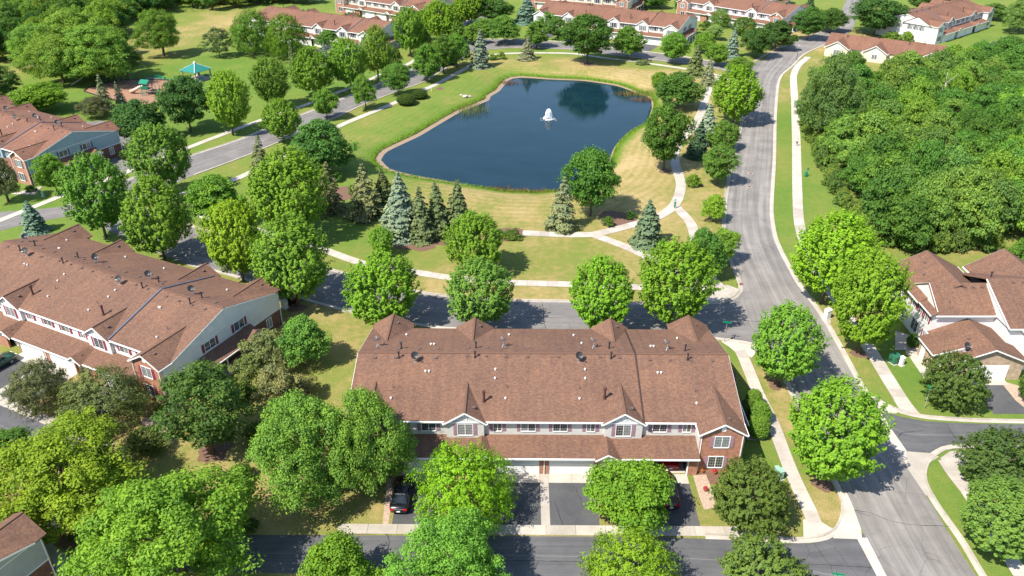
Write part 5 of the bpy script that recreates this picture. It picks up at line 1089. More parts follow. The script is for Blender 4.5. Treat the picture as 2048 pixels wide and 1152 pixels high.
    for s_ in (-1, 1):
        window(root, s_ * eu, .52, 3.65, 1.55, 1.45, 0, st, shut if not stonefront else None, 3)
        window(root, s_ * (eu - .35), .52, .8, 1.55, 1.5, 0, st, shut if not stonefront else None, 0)
        m_ = MB(); m_.box(-.24, .24, -.05, 0, 0, .62); link('gable_vent', m_.mesh('gable_vent', M['white']), root, (s_ * eu, .52, 5.85))
        if s_ in porch:
            rz = R(90) * s_
            xx = s_ * half
            for y_ in (8.4, 13.6):
                window(root, xx, y_, 3.75, 1.75, 1.2, rz, st, shut, rs.choice([0, 2]))
            window(root, xx + s_ * .06, 18.8, .9, .9, 1.4, rz, st, None, 3)
            window(root, xx + s_ * .06, 3.4, .9, .9, 1.4, rz, st, None, 0)
            pr = MB()
            e0, e1 = s_ * (half + .07), s_ * (half + 2.0)
            pts_ = [(e1, 5.6, 2.62), (e1, 15.4, 2.62), (e0, 15.4, 3.5), (e0, 5.6, 3.5)]
            pr.slab(*pts_, .12)
            pr.build('porch_roof', SH, root)
            pp = MB()
            for y_ in (5.9, 9.0, 12.1, 15.1): pp.box(*sorted((s_ * (half + 1.72), s_ * (half + 1.88))), y_ - .08, y_ + .08, .05, 2.52)
            pp.bar((e1 + s_ * .05, 5.5, 2.54), (e1 + s_ * .05, 15.5, 2.54), .1, .16)
            pp.build('porch_post', M['white'], root)
            m_ = MB(); m_.box(*sorted((s_ * (half + .07), s_ * (half + 2.0))), 5.5, 15.5, 0, .1); m_.build('porch_floor', M['concrete'], root)
            m_ = MB(); gable_roof(m_, None, 'x', *sorted((s_ * (half + .1), s_ * (half + 2.4))), 14.2, 1.5, 2.9, 3.75, .1); m_.build('porch_gable_roof', SH, root)
            m_ = MB(); gable_wall(m_, 'x', s_ * (half + 2.2), 14.2, 1.35, 2.72, 2.8, 3.6, -s_ * .1); m_.build('porch_gable', M['white'], root)
    # ---- things on the roof
    if vents:
        sc = half / 21.3
        def rz_(y): return ZE + SL * (y - FE) if y < RY else ZE + SL * (RE - y)
        for kind, nm in (('box', 'roof_vent'), ('flue', 'flue_pipe'), ('stack', 'flue_stack'), ('cap', 'vent_cap'), ('pipe', 'vent_pipe')):
            for x_, y_ in VENTS[kind]:
                if vents < 1 and (kind in ('cap', 'pipe') or rs.random() > .75): continue
                xx = x_ * sc + (rs.uniform(-.25, .25) if vents < 2 else 0)
                zz = rz_(y_)
                for c in [s2 * eu for s2 in (-1, 1)] + list(rear_mid):
                    if y_ > 15.6 and abs(xx - c) < 2.4: zz = max(zz, 7.06 - .57 * abs(xx - c))
                link(nm, VM[kind], root, (xx, y_, zz))
        if vents >= 1:
            for x_, y_ in VENTS['dish_f']: dish(root, (x_ * sc, y_, rz_(y_)), R(25), True)
            for x_, y_ in VENTS['dish_r']: dish(root, (x_ * sc, y_, rz_(y_)), R(200 if vents > 1 else 60), vents <= 1)
        for x_ in (-eu, eu): link('roof_vent', VM['box'], root, (x_ + .7, 1.6, 6.62)); link('roof_vent', VM['box'], root, (x_ + .7, 20.2, 6.62))
        for x_ in dormers: link('roof_vent', VM['box'], root, (x_ + .9, 3.4, 6.52))
        for x_ in rear_mid: link('roof_vent', VM['box'], root, (x_ + .7, 19.6, 6.62))
        for x_ in entries: link('roof_vent', VM['box'], root, (x_ + .4, .3, 3.27))
    return root
sid = {k: mat_siding(k, c) for k, c in dict(warm_grey_siding=(.60, .595, .55), white_siding=(.74, .73, .70), blue_grey_siding=(.26, .36, .40), cream_siding=(.66, .60, .47), pale_siding=(.70, .685, .63), grey_siding=(.36, .385, .41)).items()}
shu = {k: plain(k, c, .6, .1) for k, c in dict(mauve_shutter=(.30, .185, .225), burgundy_shutter=(.24, .030, .055), navy_shutter=(.07, .085, .16), grey_shutter=(.16, .17, .19)).items()}
def frame(x0, y0, ang):
    c, s_ = math.cos(ang), math.sin(ang)
    return lambda x, y: (x0 + x * c - y * s_, y0 + x * s_ + y * c)
AN = -0.009
townhouse('townhouse', 3.495, 64.22, AN, 'grey sided townhouse row in the middle with brown roof and open garage', sid['warm_grey_siding'], shu['mauve_shutter'], 2, open_door=13.15, step_mat='flashbrown', vents=2, porch=(1,), group='townhouse rows with brown shingle roofs')
AL = R(-26.3)
townhouse('townhouse', -61.33, 85.05, AL, 'white townhouse row at left with burgundy shutters and grey end wall', sid['white_siding'], shu['burgundy_shutter'], 2, vents=1.0, group='townhouse rows with brown shingle roofs')
AU = R(-29.7)
fu = frame(0, 0, AU)
ux, uy = fu(21.3, .55)
townhouse('townhouse', -94.92 - ux, 144.94 - uy, AU, 'townhouse row at the left edge with blue gable end and brick front', sid['blue_grey_siding'], shu['navy_shutter'], 2, shingle='shingle_far', group='townhouse rows with brown shingle roofs')
fc = frame(0, 0, AL)
cx, cy = fc(21.6, 21.8)
townhouse('townhouse', -42.43 - cx, 50.81 - cy, AL, 'townhouse roof corner with grey wall at the bottom left of the photo', sid['grey_siding'], shu['grey_shutter'], 1, vents=0, group='townhouse rows with brown shingle roofs')
B5 = dict(half=26.1, dormers=(-13.7, 3.4, 13.6), rear_mid=(-13.7, 3.4, 13.6), garages=(-18.2, -8.0, -2.4, 8.6, 18.2), entries=(-13.0, 3.1, 13.4), near=1, shingle='shingle_far', vents=.7, group='townhouse rows with brown shingle roofs')
townhouse('townhouse', -66.4 - .9, 265 - 1.5, R(-29), 'far cream row house by the park with pale blue gable end', sid['pale_siding'], shu['grey_shutter'], step=(15.6,), brick=False, **B5)
townhouse('townhouse', 31.1 - .9, 274.5 - 1.5, R(-29), 'far white row house with five gables on the north shore street', sid['pale_siding'], shu['grey_shutter'], step=(15.6,), brick=False, step_mat='flashbrown', **B5)
fb = frame(0, 0, R(-35)); bx, by = fb(19, .5)
townhouse('townhouse', -35.2 - bx, 294.5 - by, R(-35), 'topmost cream row house with brick ends behind the park', sid['cream_siding'], shu['grey_shutter'], 1, shingle='shingle_far', vents=.6, group='townhouse rows with brown shingle roofs')
fb = frame(0, 0, R(-44)); bx, by = fb(19, .5)
townhouse('townhouse', 91.1 - bx, 281.3 - by, R(-44), 'far white row house with red brick gables and blue end wall', sid['white_siding'], shu['mauve_shutter'], 1, shingle='shingle_far', vents=.6, group='townhouse rows with brown shingle roofs')
townhouse('townhouse', 83, 331, R(-38), 'cream row house at the top edge beside the far road', sid['pale_siding'], shu['grey_shutter'], 1, shingle='shingle_far', vents=.5, group='townhouse rows with brown shingle roofs')
townhouse('townhouse', 24, 318, R(-25), 'row house at the top edge behind the five gabled row', sid['cream_siding'], shu['grey_shutter'], 1, shingle='shingle_far', vents=.5, group='townhouse rows with brown shingle roofs')
# upper right: long white row with its end wall to the camera
AH = R(40); fb = frame(0, 0, AH); bx, by = fb(-21.3, .6)
townhouse('townhouse', 139.0 - bx, 264.5 - by, AH, 'long white row house at upper right with its end wall facing the camera', sid['white_siding'], shu['grey_shutter'], 1, brick=False, endbrick=False, porch=(), shingle='shingle_far', vents=.8, step=(-10.7,), group='townhouse rows with brown shingle roofs')
hw_ = bpy.data.objects['townhouse.010'] if 'townhouse.010' in bpy.data.objects else None
if hw_:
    for y_ in (2.6, 8.6, 12.2, 14.2, 16.2): window(hw_, -21.3, 22 - y_, 3.6, .95, 1.4, R(-90), 'far', shu['grey_shutter'], 2, .3)
    m_ = MB(); gable_wall(m_, 'x', -21.75, 7.5, 4.6, 5.45, 5.5, 7.7, .3); m_.build('pediment', M['white'], hw_)
    m_ = MB(); gable_roof(m_, None, 'x', -21.95, -15, 7.5, 4.9, 5.5, 7.95, .12); m_.build('pediment_roof', M['shingle_far'], hw_)

def single_storey():
    root = empty('house', (112.5, 242.0, 0), R(-33), 'low tan house with three cream gables behind the wood at upper right', 'house')
    w = MB(); w.box(-17, 17, 0, 13, 0, 2.8)
    g = MB(); gw = MB(); rf = MB(); tm = MB()
    rf.slab((-17.4, -.4, 2.8), (17.4, -.4, 2.8), (17.4, 6.5, 5.6), (-17.4, 6.5, 5.6)); rf.slab((17.4, 13.4, 2.8), (-17.4, 13.4, 2.8), (-17.4, 6.5, 5.6), (17.4, 6.5, 5.6))
    for s_ in (-1, 1): gable_wall(g, 'x', s_ * 17, 6.5, 6.5, 2.8, 2.82, 5.4, -s_ * .2)
    for c in (-13.2, -2.0, 13.5):
        w.box(c - 3.3, c + 3.3, -1.8, 0, 0, 2.8)
        gable_wall(g, 'y', -1.8, c, 3.3, 2.8, 2.82, 4.75, .2)
        m_ = MB(); gable_roof(m_, tm, 'y', -2.2, 5.6, c, 3.7, 2.85, 5.0, .12); m_.build('gable_roof', M['shingle_far'], root)
        rake(tm, 'y', -2.23, c, 3.7, 2.85, 5.0, .05)
        window(root, c, -1.8, .9, 1.5, 1.4, 0, 'far', None, 3)
        m_ = MB(); m_.box(-.25, .25, -.04, 0, 0, .5); link('gable_vent', m_.mesh('gable_vent', M['white']), root, (c, -1.8, 3.5))
    for c in (-8.2, 4.5, 8.0): window(root, c, 0, .8, 1.6, 1.6, 0, 'far', None, 2)
    w.build('wall', sid['cream_siding'], root); g.build('gable', sid['pale_siding'], root); rf.build('roof', M['shingle_far'], root); tm.build('trim', M['white'], root)
    for x_, y_ in ((-8, 6.9), (-3, 6.0), (3, 6.9), (6, 5), (10, 6), (-12, 5)): link('flue_pipe', VM['flue'], root, (x_, y_, 2.8 + .405 * (min(y_, 13 - y_) + .4)))
single_storey()
def corner_house():
    root = empty('house', (0, 0, 0), 0, 'white two storey house at the right edge with stone garage and burgundy shutters', 'house')
    sd_ = sid['white_siding']
    w = MB()
    w.box(55.95, 64.2, 88.45, 96.1, 0, 5.6)
    w.box(64.2, 78, 85.0, 99.0, 0, 5.72)
    w.box(55.95, 64.6, 96.1, 101.2, 0, 5.58)
    w.box(67.0, 75.8, 99.0, 101.2, 0, 5.6)
    w.box(66.0, 70.6, 83.6, 85.0, 0, 5.6); gable_wall(w, 'y', 83.6, 68.3, 2.3, 5.6, 5.62, 7.0, .2)
    gable_wall(w, 'x', 56.35, 92.2, 3.9, 5.6, 5.62, 7.9, .3)
    w.poly([(63.95, 85.0, 5.5), (63.95, 92.0, 5.5), (63.95, 92.0, 8.72), (63.95, 85.0, 5.75)][::-1]); w.poly([(64.15, 85.0, 5.5), (64.15, 92.0, 5.5), (64.15, 92.0, 8.72), (64.15, 85.0, 5.75)])
    gable_wall(w, 'y', 101.2, 60.3, 4.6, 5.6, 5.62, 8.0, -.3); gable_wall(w, 'y', 101.2, 71.4, 4.6, 5.6, 5.62, 8.2, -.3)
    w.build('wall', sd_, root)
    rf = MB(); tm = MB()
    rf.slab((56.2, 88.0, 5.62), (64.05, 88.0, 5.62), (64.05, 92.2, 8.2), (56.2, 92.2, 8.2))
    rf.slab((64.05, 96.4, 5.62), (56.2, 96.4, 5.62), (56.2, 92.2, 8.2), (64.05, 92.2, 8.2))
    rf.slab((55.4, 101.5, 5.6), (55.4, 88.0, 5.6), (56.36, 88.0, 5.95), (56.36, 101.5, 5.95))
    rf.slab((63.8, 84.6, 5.75), (78.3, 84.6, 5.75), (78.3, 92.0, 8.95), (63.8, 92.0, 8.95))
    rf.slab((78.3, 99.4, 5.75), (63.8, 99.4, 5.75), (63.8, 92.0, 8.95), (78.3, 92.0, 8.95))
    rf.build('roof', M['shingle'], root)
    for c, zr, y1 in ((60.3, 8.3, 101.6), (71.4, 8.6, 101.6)):
        m_ = MB(); gable_roof(m_, tm, 'y', 91.5, y1, c, 5.1, 5.6, zr); m_.build('gable_roof', M['shingle'], root); rake(tm, 'y', y1 + .03, c, 5.1, 5.6, zr, .05)
    m_ = MB(); gable_roof(m_, tm, 'y', 83.2, 89, 68.3, 2.7, 5.6, 7.15); m_.build('dormer_roof', M['shingle'], root); rake(tm, 'y', 83.17, 68.3, 2.7, 5.6, 7.15, .05)
    # garage wing
    s = MB(); s.box(56.0, 65.0, 81.5, 88.44, 0, 2.85); s.box(54.5, 56.0, 83.4, 87.2, 0, 2.75)
    gable_wall(s, 'y', 81.5, 60.6, 4.4, 2.85, 2.87, 4.6, .25)
    s.build('stone_garage', M['stone'], root)
    m_ = MB(); gable_roof(m_, tm, 'y', 81.1, 88.44, 60.6, 4.9, 2.85, 4.9); m_.build('garage_roof', M['shingle'], root); rake(tm, 'y', 81.07, 60.6, 4.9, 2.85, 4.9, .06)
    m_ = MB(); m_.slab((54.1, 87.4, 2.75), (54.1, 83.0, 2.75), (58.2, 83.0, 4.0), (58.2, 87.4, 4.0)); m_.build('entry_roof', M['shingle'], root)
    tm.bar((56.0, 87.94, 5.5), (64.0, 87.94, 5.5), .12, .16); tm.bar((55.34, 88, 5.5), (55.34, 101.5, 5.5), .1, .14); tm.bar((56.33, 88.05, 5.62), (56.33, 92.2, 8.12), .06, .2); tm.bar((56.33, 96.4, 5.62), (56.33, 92.2, 8.12), .06, .2)
    tm.bar((63.76, 84.6, 5.7), (63.76, 92.0, 8.86), .06, .2); tm.bar((63.8, 84.54, 5.65), (66.0, 84.54, 5.65), .1, .15); tm.bar((54.04, 83, 2.66), (54.04, 87.4, 2.66), .1, .14); tm.bar((54.1, 82.97, 2.68), (58.2, 82.97, 3.92), .06, .18)
    tm.build('trim', M['white'], root)
    garage_door(root, 60.7, 81.45, 4.7, 2.1)
    for y_ in (89.7, 91.6, 93.5, 96.3): window(root, 55.95, y_, 3.7, .95, 1.4, R(-90), 'near', shu['burgundy_shutter'], 2, .3)
    window(root, 55.95, 92.0, .7, 1.7, 1.7, R(-90), 'near', None, 0)
    window(root, 55.95, 89.2, .8, .7, 1.6, R(-90), 'near', shu['burgundy_shutter'], 0, .3)
    m_ = MB(); m_.box(-.5, .5, -.04, 0, 0, 2.1); link('door', m_.mesh('door', M['white']), root, (54.5, 86.1, .1), R(-90))
    window(root, 54.5 + .9, 83.4, .8, .8, 1.5, 0, 'near', None, 3)
    window(root, 68.3, 83.6, 3.6, 1.6, 1.5, 0, 'near', shu['burgundy_shutter'], 0)
    for x_, y_ in ((58.4, 92.6), (59.6, 91.6), (60.8, 91.6), (62.0, 91.6), (63.2, 91.6), (67, 91.4), (68.3, 91.4), (57.9, 96.5), (59, 99.0), (70.5, 95)):
        zz = 8.2 - .61 * abs(y_ - 92.2) if x_ < 63.5 and y_ < 94 else (8.95 - .43 * abs(y_ - 92) if y_ < 94 else 8.3 - .53 * abs(x_ - (60.3 if x_ < 65 else 71.2)))
        link('roof_vent', VM['box'], root, (x_, y_, zz))
    for x_, y_, k in ((61.8, 92.9, 'pipe'), (65.6, 94, 'flue'), (58.2, 89.6, 'pipe')):
        link('vent_pipe' if k == 'pipe' else 'flue_pipe', VM[k], root, (x_, y_, 8.2 - .61 * abs(y_ - 92.2) if x_ < 64 else 8.0))
    for x_, y_ in ((59.0, 84.5), (61.8, 86.5)): link('roof_vent', VM['box'], root, (x_, y_, 4.9 - .42 * abs(x_ - 60.6)))
    dish(root, (57.6, 82.6, 3.75), R(20), True)
corner_house()
# ------------------------------------------------------------ driveways of the townhouse rows
def site(x0, y0, ang, garages, isl, near=True):
    f = frame(x0, y0, ang)
    def rect(nm, a_, b_, c_, d_, z, mat): return gpoly(nm, [f(a_, c_), f(b_, c_), f(b_, d_), f(a_, d_)], z, mat)
    for i, gx in enumerate(sorted(garages)):
        rect('driveway', gx - 2.5, gx + 2.5, -7.25, -1.25, .012 + .0004 * i, M['drive'])
        for k in range(2):
            rect('apron', gx - 2.5 + 2.5 * k + .012, gx - .012 + 2.5 * k, -1.25, .2, .030 + .0004 * k, M['concrete'])
    for gx in isl: rect('driveway_strip', gx - .46, gx + .46, -7.25, .1, .034, M['concrete'])
    n = 14
    for k in range(n):
        a_ = -21.0 + 42.0 * k / n; b_ = a_ + 42.0 / n
        rect('gutter_slab', a_ + .015, b_ - .015, -8.55, -7.26, .040 + .0003 * (k % 2), M['curb'])
site(3.495, 64.22, AN, (-13.15, -2.97, 2.97, 13.15), (0.0,))
site(-61.33, 85.05, AL, (-13.15, -2.97, 2.97, 13.15), (0.0,))
fl = frame(-61.33, 85.05, AL)
gpoly('lane', [fl(-30, -13.4), fl(17, -13.4), fl(17, -8.5), fl(-30, -8.5)], .008, M['lane'])
for gx in (-18.2, -8.0, -2.4, 8.6, 18.2):
    for x0, y0, a_ in ((30.2, 273.0, R(-29)), (-67.3, 263.5, R(-29))):
        f = frame(x0, y0, a_); gpoly('driveway', [f(gx - 2.4, -9.5), f(gx + 2.4, -9.5), f(gx + 2.4, 0), f(gx - 2.4, 0)], .010, M['drive'])
gpoly('driveway', [(58.2, 74.6), (63.4, 74.6), (63.2, 80.3), (58.4, 80.3)], .012, M['drive'])
gpoly('apron', [(58.3, 80.3), (63.2, 80.3), (63.2, 81.5), (58.3, 81.5)], .030, M['concrete'])
gpoly('driveway', [(-112, 165), (-78, 152), (-72, 160), (-82, 176), (-100, 186), (-118, 180)], .006, M['asphalt2'])
# ------------------------------------------------------------ trees: crowns of leaf-sized faces, grown shoot by shoot
def leaves_mesh(name, P, N, size, tone, rg, mat, aspect=0.62):
    """one bent diamond of two triangles per leaf clump"""
    n = len(P)
    N = N / np.maximum(1e-9, np.linalg.norm(N, axis=1))[:, None]
    rnd = rg.normal(size=(n, 3))
    T = np.cross(N, rnd); T /= np.maximum(1e-9, np.linalg.norm(T, axis=1))[:, None]
    Bn = np.cross(N, T)
    sz = (size * rg.uniform(.5, 1.5, n))[:, None]
    a = P - T * sz * .5; b = P + Bn * sz * aspect * .5 + N * sz * .12; c = P + T * sz * .5; d = P - Bn * sz * aspect * .5 + N * sz * .12
    V = np.stack([a, b, c, d], 1).reshape(-1, 3)
    me = bpy.data.meshes.new(name)
    me.vertices.add(4 * n); me.vertices.foreach_set('co', V.astype(np.float32).ravel())
    me.loops.add(6 * n); me.polygons.add(2 * n)
    base = np.arange(n)[:, None] * 4
    idx = (base + np.array([0, 2, 1, 0, 3, 2])[None, :])
    idx = idx[:, [0, 1, 2, 3, 4, 5]]
    me.loops.foreach_set('vertex_index', idx.ravel().astype(np.int32))
    me.polygons.foreach_set('loop_start', np.arange(0, 6 * n, 3, dtype=np.int32))
    me.polygons.foreach_set('loop_total', np.full(2 * n, 3, np.int32))
    at = me.attributes.new('tone', 'FLOAT', 'POINT')
    at.data.foreach_set('value', np.repeat(np.clip(tone, 0, 1), 4).astype(np.float32))
    me.materials.append(mat)
    me.update(calc_edges=True)
    me.validate()
    return me
def unit(n, rg):
    v = rg.normal(size=(n, 3))
    return v / np.linalg.norm(v, axis=1)[:, None]
PROF = {   # crown radius (0..1) against height (0..1)
    'egg': [(0, .35), (.12, .72), (.3, .97), (.45, 1.0), (.62, .92), (.78, .72), (.9, .45), (1, .12)],
    'oval': [(0, .3), (.12, .66), (.3, .9), (.5, 1.0), (.68, .95), (.83, .74), (.94, .42), (1, .12)],
    'dome': [(0, .55), (.12, .9), (.3, 1.0), (.5, .95), (.7, .8), (.86, .55), (.95, .32), (1, .1)],
    'ball': [(0, .55), (.15, .85), (.4, 1.0), (.62, .95), (.8, .76), (.92, .48), (1, .2)],
    'spread': [(0, .45), (.2, .9), (.42, 1.0), (.6, .95), (.78, .76), (.92, .45), (1, .2)]}
def prof(kind, h):
    p = np.array(PROF[kind]); return np.interp(h, p[:, 0], p[:, 1])
def crown(name, seed, R0, A0, kind, nshoot, nleaf, slen, srad, lsize, upb=.8, lob=.16, gap=.0, inner=.18, mat=None, droop=0.0, aspect=.62):
    """R0 radius and A0 height of the crown in metres; base of the crown at z = 0"""
    rg = np.random.default_rng(seed)
    ph = rg.uniform(0, 6.28, 8)
    nl = int(3 + rg.integers(0, 3))
    h = rg.uniform(0.02, .98, nshoot * 3)
    keep = rg.random(len(h)) < (0.25 + .75 * prof(kind, h))
    h = h[keep][:nshoot]
    n = len(h)
    th = rg.uniform(0, 2 * math.pi, n)
    lobe = 1 + lob * np.sin(nl * th + ph[0] + 2.2 * h * 3) * np.cos(5.0 * h + ph[1]) + lob * .6 * np.sin((nl + 3) * th + ph[2] - 7 * h)
    rad = prof(kind, h) * lobe
    depth = 1 - np.abs(rg.normal(0, .13, n))
    deep = rg.random(n) < inner
    depth[deep] = rg.uniform(.35, .85, deep.sum())
    if gap:
        gp = np.sin(3 * th + ph[3] + 4 * h) + np.sin(9 * h + ph[4] + 2 * th)
        ok = gp > (-1.7 + gap * 2.2); h, th, rad, depth = h[ok], th[ok], rad[ok], depth[ok]; n = len(h)
    r = rad * depth * (R0 - slen * .35)
    z = h * (A0 - slen * .5) + .05
    C = np.c_[r * np.cos(th), r * np.sin(th), z]
    out = np.c_[np.cos(th) * prof(kind, h), np.sin(th) * prof(kind, h), (h - .42) * 1.5]
    D = out * .75 + np.array([0, 0, upb]) + rg.normal(0, .25, (n, 3))
    D[:, 2] -= droop
    D /= np.linalg.norm(D, axis=1)[:, None]
    sc = rg.uniform(.7, 1.3, n)
    # leaves along each shoot
    t = rg.random((n, nleaf)) ** .8
    off = unit(n * nleaf, rg).reshape(n, nleaf, 3) * (srad * (1.0 - .55 * t) * rg.uniform(.5, 1.0, (n, nleaf)))[..., None]
    L = C[:, None, :] + D[:, None, :] * (t * slen * sc[:, None])[..., None] + off * sc[:, None, None]
    Nn = off / max(srad, 1e-6) * .9 + D[:, None, :] * (.35 + .4 * t)[..., None] + out[:, None, :] * .35 + rg.normal(0, .25, (n, nleaf, 3)) + np.array([0, 0, .35])
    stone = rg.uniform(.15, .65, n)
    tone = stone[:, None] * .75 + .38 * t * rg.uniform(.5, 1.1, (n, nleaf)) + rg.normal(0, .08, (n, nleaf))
    L = L.reshape(-1, 3)
    L[:, 2] = np.maximum(L[:, 2], .02 * A0 * 0 - .1)
    return leaves_mesh(name, L, Nn.reshape(-1, 3), lsize, tone.ravel(), rg, mat or M['leaf'], aspect)
def clump_crown(name, seed, R0, A0, kind, nclump, nleaf, crad, lsize, lob=.2, flat_=.75, mat=None, inner=.25, droop=0):
    """looser crowns: rounded leaf clumps at the branch ends with gaps between"""
    rg = np.random.default_rng(seed)
    ph = rg.uniform(0, 6.28, 8)
    h = rg.uniform(.03, .97, nclump * 3)
    h = h[rg.random(len(h)) < .2 + .8 * prof(kind, h)][:nclump]
    n = len(h)
    th = rg.uniform(0, 6.283, n)
    lobe = 1 + lob * np.sin(3 * th + ph[0] + 3 * h) + lob * .6 * np.sin(5 * th + ph[1] - 6 * h)
    depth = np.where(rg.random(n) < inner, rg.uniform(.3, .8, n), 1 - np.abs(rg.normal(0, .12, n)))
    r = np.maximum(0, prof(kind, h) * lobe * depth * R0 - crad * .7)
    C = np.c_[r * np.cos(th), r * np.sin(th), crad * .4 + h * (A0 - crad * 1.2)]
    cr = crad * rg.uniform(.6, 1.3, n)
    u = unit(n * nleaf, rg).reshape(n, nleaf, 3)
    u[..., 2] = np.where(u[..., 2] < -.25, -u[..., 2] * .6, u[..., 2])
    rr = cr[:, None] * rg.uniform(.55, 1.05, (n, nleaf)) * (1 + .22 * np.sin(u[..., 0] * 7 + ph[2]) * np.sin(u[..., 1] * 6 + ph[3]))
    L = C[:, None, :] + u * rr[..., None] * np.array([1, 1, flat_])
    L[..., 2] -= droop * rr ** 2 * (1 - u[..., 2])
    Nn = u + rg.normal(0, .4, u.shape) + np.array([0, 0, .4])
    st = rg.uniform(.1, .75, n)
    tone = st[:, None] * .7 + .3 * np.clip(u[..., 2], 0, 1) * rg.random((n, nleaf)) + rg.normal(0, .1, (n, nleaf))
    return leaves_mesh(name, L.reshape(-1, 3), Nn.reshape(-1, 3), lsize, tone.ravel(), rg, mat or M['leaf'])
def conifer(name, seed, R0, A0, tiers, nb, per, lsize, sparse=0.0, droop=.25, dens=1.0):
    rg = np.random.default_rng(seed)
    P = []; N = []; T = []
    for k in range(tiers):
        f = (k + rg.uniform(-.2, .2)) / tiers
        f = min(max(f, 0), .985)
        zr = f * A0
        rt = R0 * (1 - f) ** .82 * rg.uniform(.82, 1.12) + .12
        m = max(4, int(nb * (1 - f * .72)))
        a0 = rg.uniform(0, 6.28)
        for b in range(m):
            if rg.random() < sparse: continue
            a = a0 + 6.283 * b / m + rg.normal(0, .12)
            Lb = rt * rg.uniform(.78, 1.12)
            q = max(5, int(per * (Lb / R0) ** .8 * dens))
            t = rg.uniform(.12 if Lb > .6 else 0, 1, q) ** .7
            wid = Lb * .36 * (1 - t * .6) + .08
            s = rg.uniform(-1, 1, q) * wid
            x = t * Lb
            z = zr + .18 * Lb * (1 - t) - droop * Lb * t ** 1.6 + rg.normal(0, .05, q) - np.abs(s) * .25
            P.append(np.c_[x * math.cos(a) - s * math.sin(a), x * math.sin(a) + s * math.cos(a), z])
            N.append(np.c_[.7 * math.cos(a) + rg.normal(0, .4, q), .7 * math.sin(a) + rg.normal(0, .4, q), .8 + rg.normal(0, .3, q)])
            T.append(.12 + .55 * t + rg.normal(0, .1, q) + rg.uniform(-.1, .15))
    P.append(np.c_[rg.normal(0, .06, 24), rg.normal(0, .06, 24), A0 * rg.uniform(.92, 1.0, 24)]); N.append(unit(24, rg)); T.append(np.full(24, .6))
    return leaves_mesh(name, np.vstack(P), np.vstack(N), lsize, np.concatenate(T), rg, M['needle'], .55)
def trunk_mesh(name, seed, limbs=6, crownbase=.3, straight=False):
    """1 m tall, scaled by the tree; trunk thickness in tree heights"""
    rg = random.Random(seed)
    mb = MB()
    pts = [(0, 0, -.01)]; 
    x = y = 0
    top = .97 if straight else .72
    for k in range(1, 6):
        x += rg.uniform(-.012, .012); y += rg.uniform(-.012, .012)
        pts.append((x, y, top * k / 5))
    rs = [.024, .018, .015, .012, .008, .003] 
    mb.tube(pts, rs, 7)
    for k in range(limbs):
        t = crownbase + (top * .85 - crownbase) * (k + .3) / limbs
        i = min(4, int(t / top * 5)); f = t / top * 5 - i
        b = Vector(pts[i]).lerp(Vector(pts[i + 1]), f)
        a = 2.4 * k + rg.uniform(-.4, .4)
        L = rg.uniform(.16, .27)
        d = Vector((math.cos(a), math.sin(a), rg.uniform(.5, 1.1)))
        m_ = b + d * L * .5; e = b + Vector((d.x * L, d.y * L, d.z * L * 1.05))
        mb.tube([b, m_ + Vector((rg.uniform(-.01, .01), rg.uniform(-.01, .01), 0)), e], [.009, .006, .002], 5)
        e2 = m_ + Vector((math.cos(a + .9), math.sin(a + .9), .9)) * L * .45
        mb.tube([m_, e2], [.005, .002], 4)
    return mb.mesh(name, M['bark'], True)
TP = {}
def addt(k, me, R0, A0): TP.setdefault(k, []).append((me, R0, A0))
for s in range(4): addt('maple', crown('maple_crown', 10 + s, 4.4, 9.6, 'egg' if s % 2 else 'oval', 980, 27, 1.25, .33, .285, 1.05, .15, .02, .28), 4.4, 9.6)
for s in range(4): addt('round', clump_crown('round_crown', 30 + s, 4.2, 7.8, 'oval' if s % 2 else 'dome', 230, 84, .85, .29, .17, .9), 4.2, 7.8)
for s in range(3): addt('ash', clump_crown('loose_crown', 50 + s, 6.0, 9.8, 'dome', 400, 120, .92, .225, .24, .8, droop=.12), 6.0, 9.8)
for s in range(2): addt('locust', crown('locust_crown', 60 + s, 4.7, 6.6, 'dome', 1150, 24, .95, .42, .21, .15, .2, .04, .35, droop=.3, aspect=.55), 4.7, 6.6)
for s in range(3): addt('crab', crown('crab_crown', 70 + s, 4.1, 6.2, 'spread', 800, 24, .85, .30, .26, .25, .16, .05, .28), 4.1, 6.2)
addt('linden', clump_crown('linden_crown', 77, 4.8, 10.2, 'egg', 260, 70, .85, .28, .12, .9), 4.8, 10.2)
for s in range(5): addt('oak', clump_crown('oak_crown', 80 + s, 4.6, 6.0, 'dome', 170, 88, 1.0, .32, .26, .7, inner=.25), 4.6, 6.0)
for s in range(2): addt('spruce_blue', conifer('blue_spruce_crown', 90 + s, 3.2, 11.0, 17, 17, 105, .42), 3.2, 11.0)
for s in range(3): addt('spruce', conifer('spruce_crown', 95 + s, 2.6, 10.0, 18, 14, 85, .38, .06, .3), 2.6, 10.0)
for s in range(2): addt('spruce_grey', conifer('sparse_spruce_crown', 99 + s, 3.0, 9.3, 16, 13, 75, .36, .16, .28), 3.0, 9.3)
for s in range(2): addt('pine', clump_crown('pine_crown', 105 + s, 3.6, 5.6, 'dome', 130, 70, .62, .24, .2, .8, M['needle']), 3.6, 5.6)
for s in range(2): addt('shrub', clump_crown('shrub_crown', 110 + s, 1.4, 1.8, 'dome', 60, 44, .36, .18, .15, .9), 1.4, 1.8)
addt('hedge', clump_crown('clipped_crown', 115, 1.0, 2.6, 'ball', 420, 44, .20, .10, .02, 1.0, inner=.05), 1.0, 2.6)
TRK = {'broad': [trunk_mesh('trunk', 200 + s) for s in range(3)], 'straight': [trunk_mesh('trunk', 210, 0, .3, True)]}
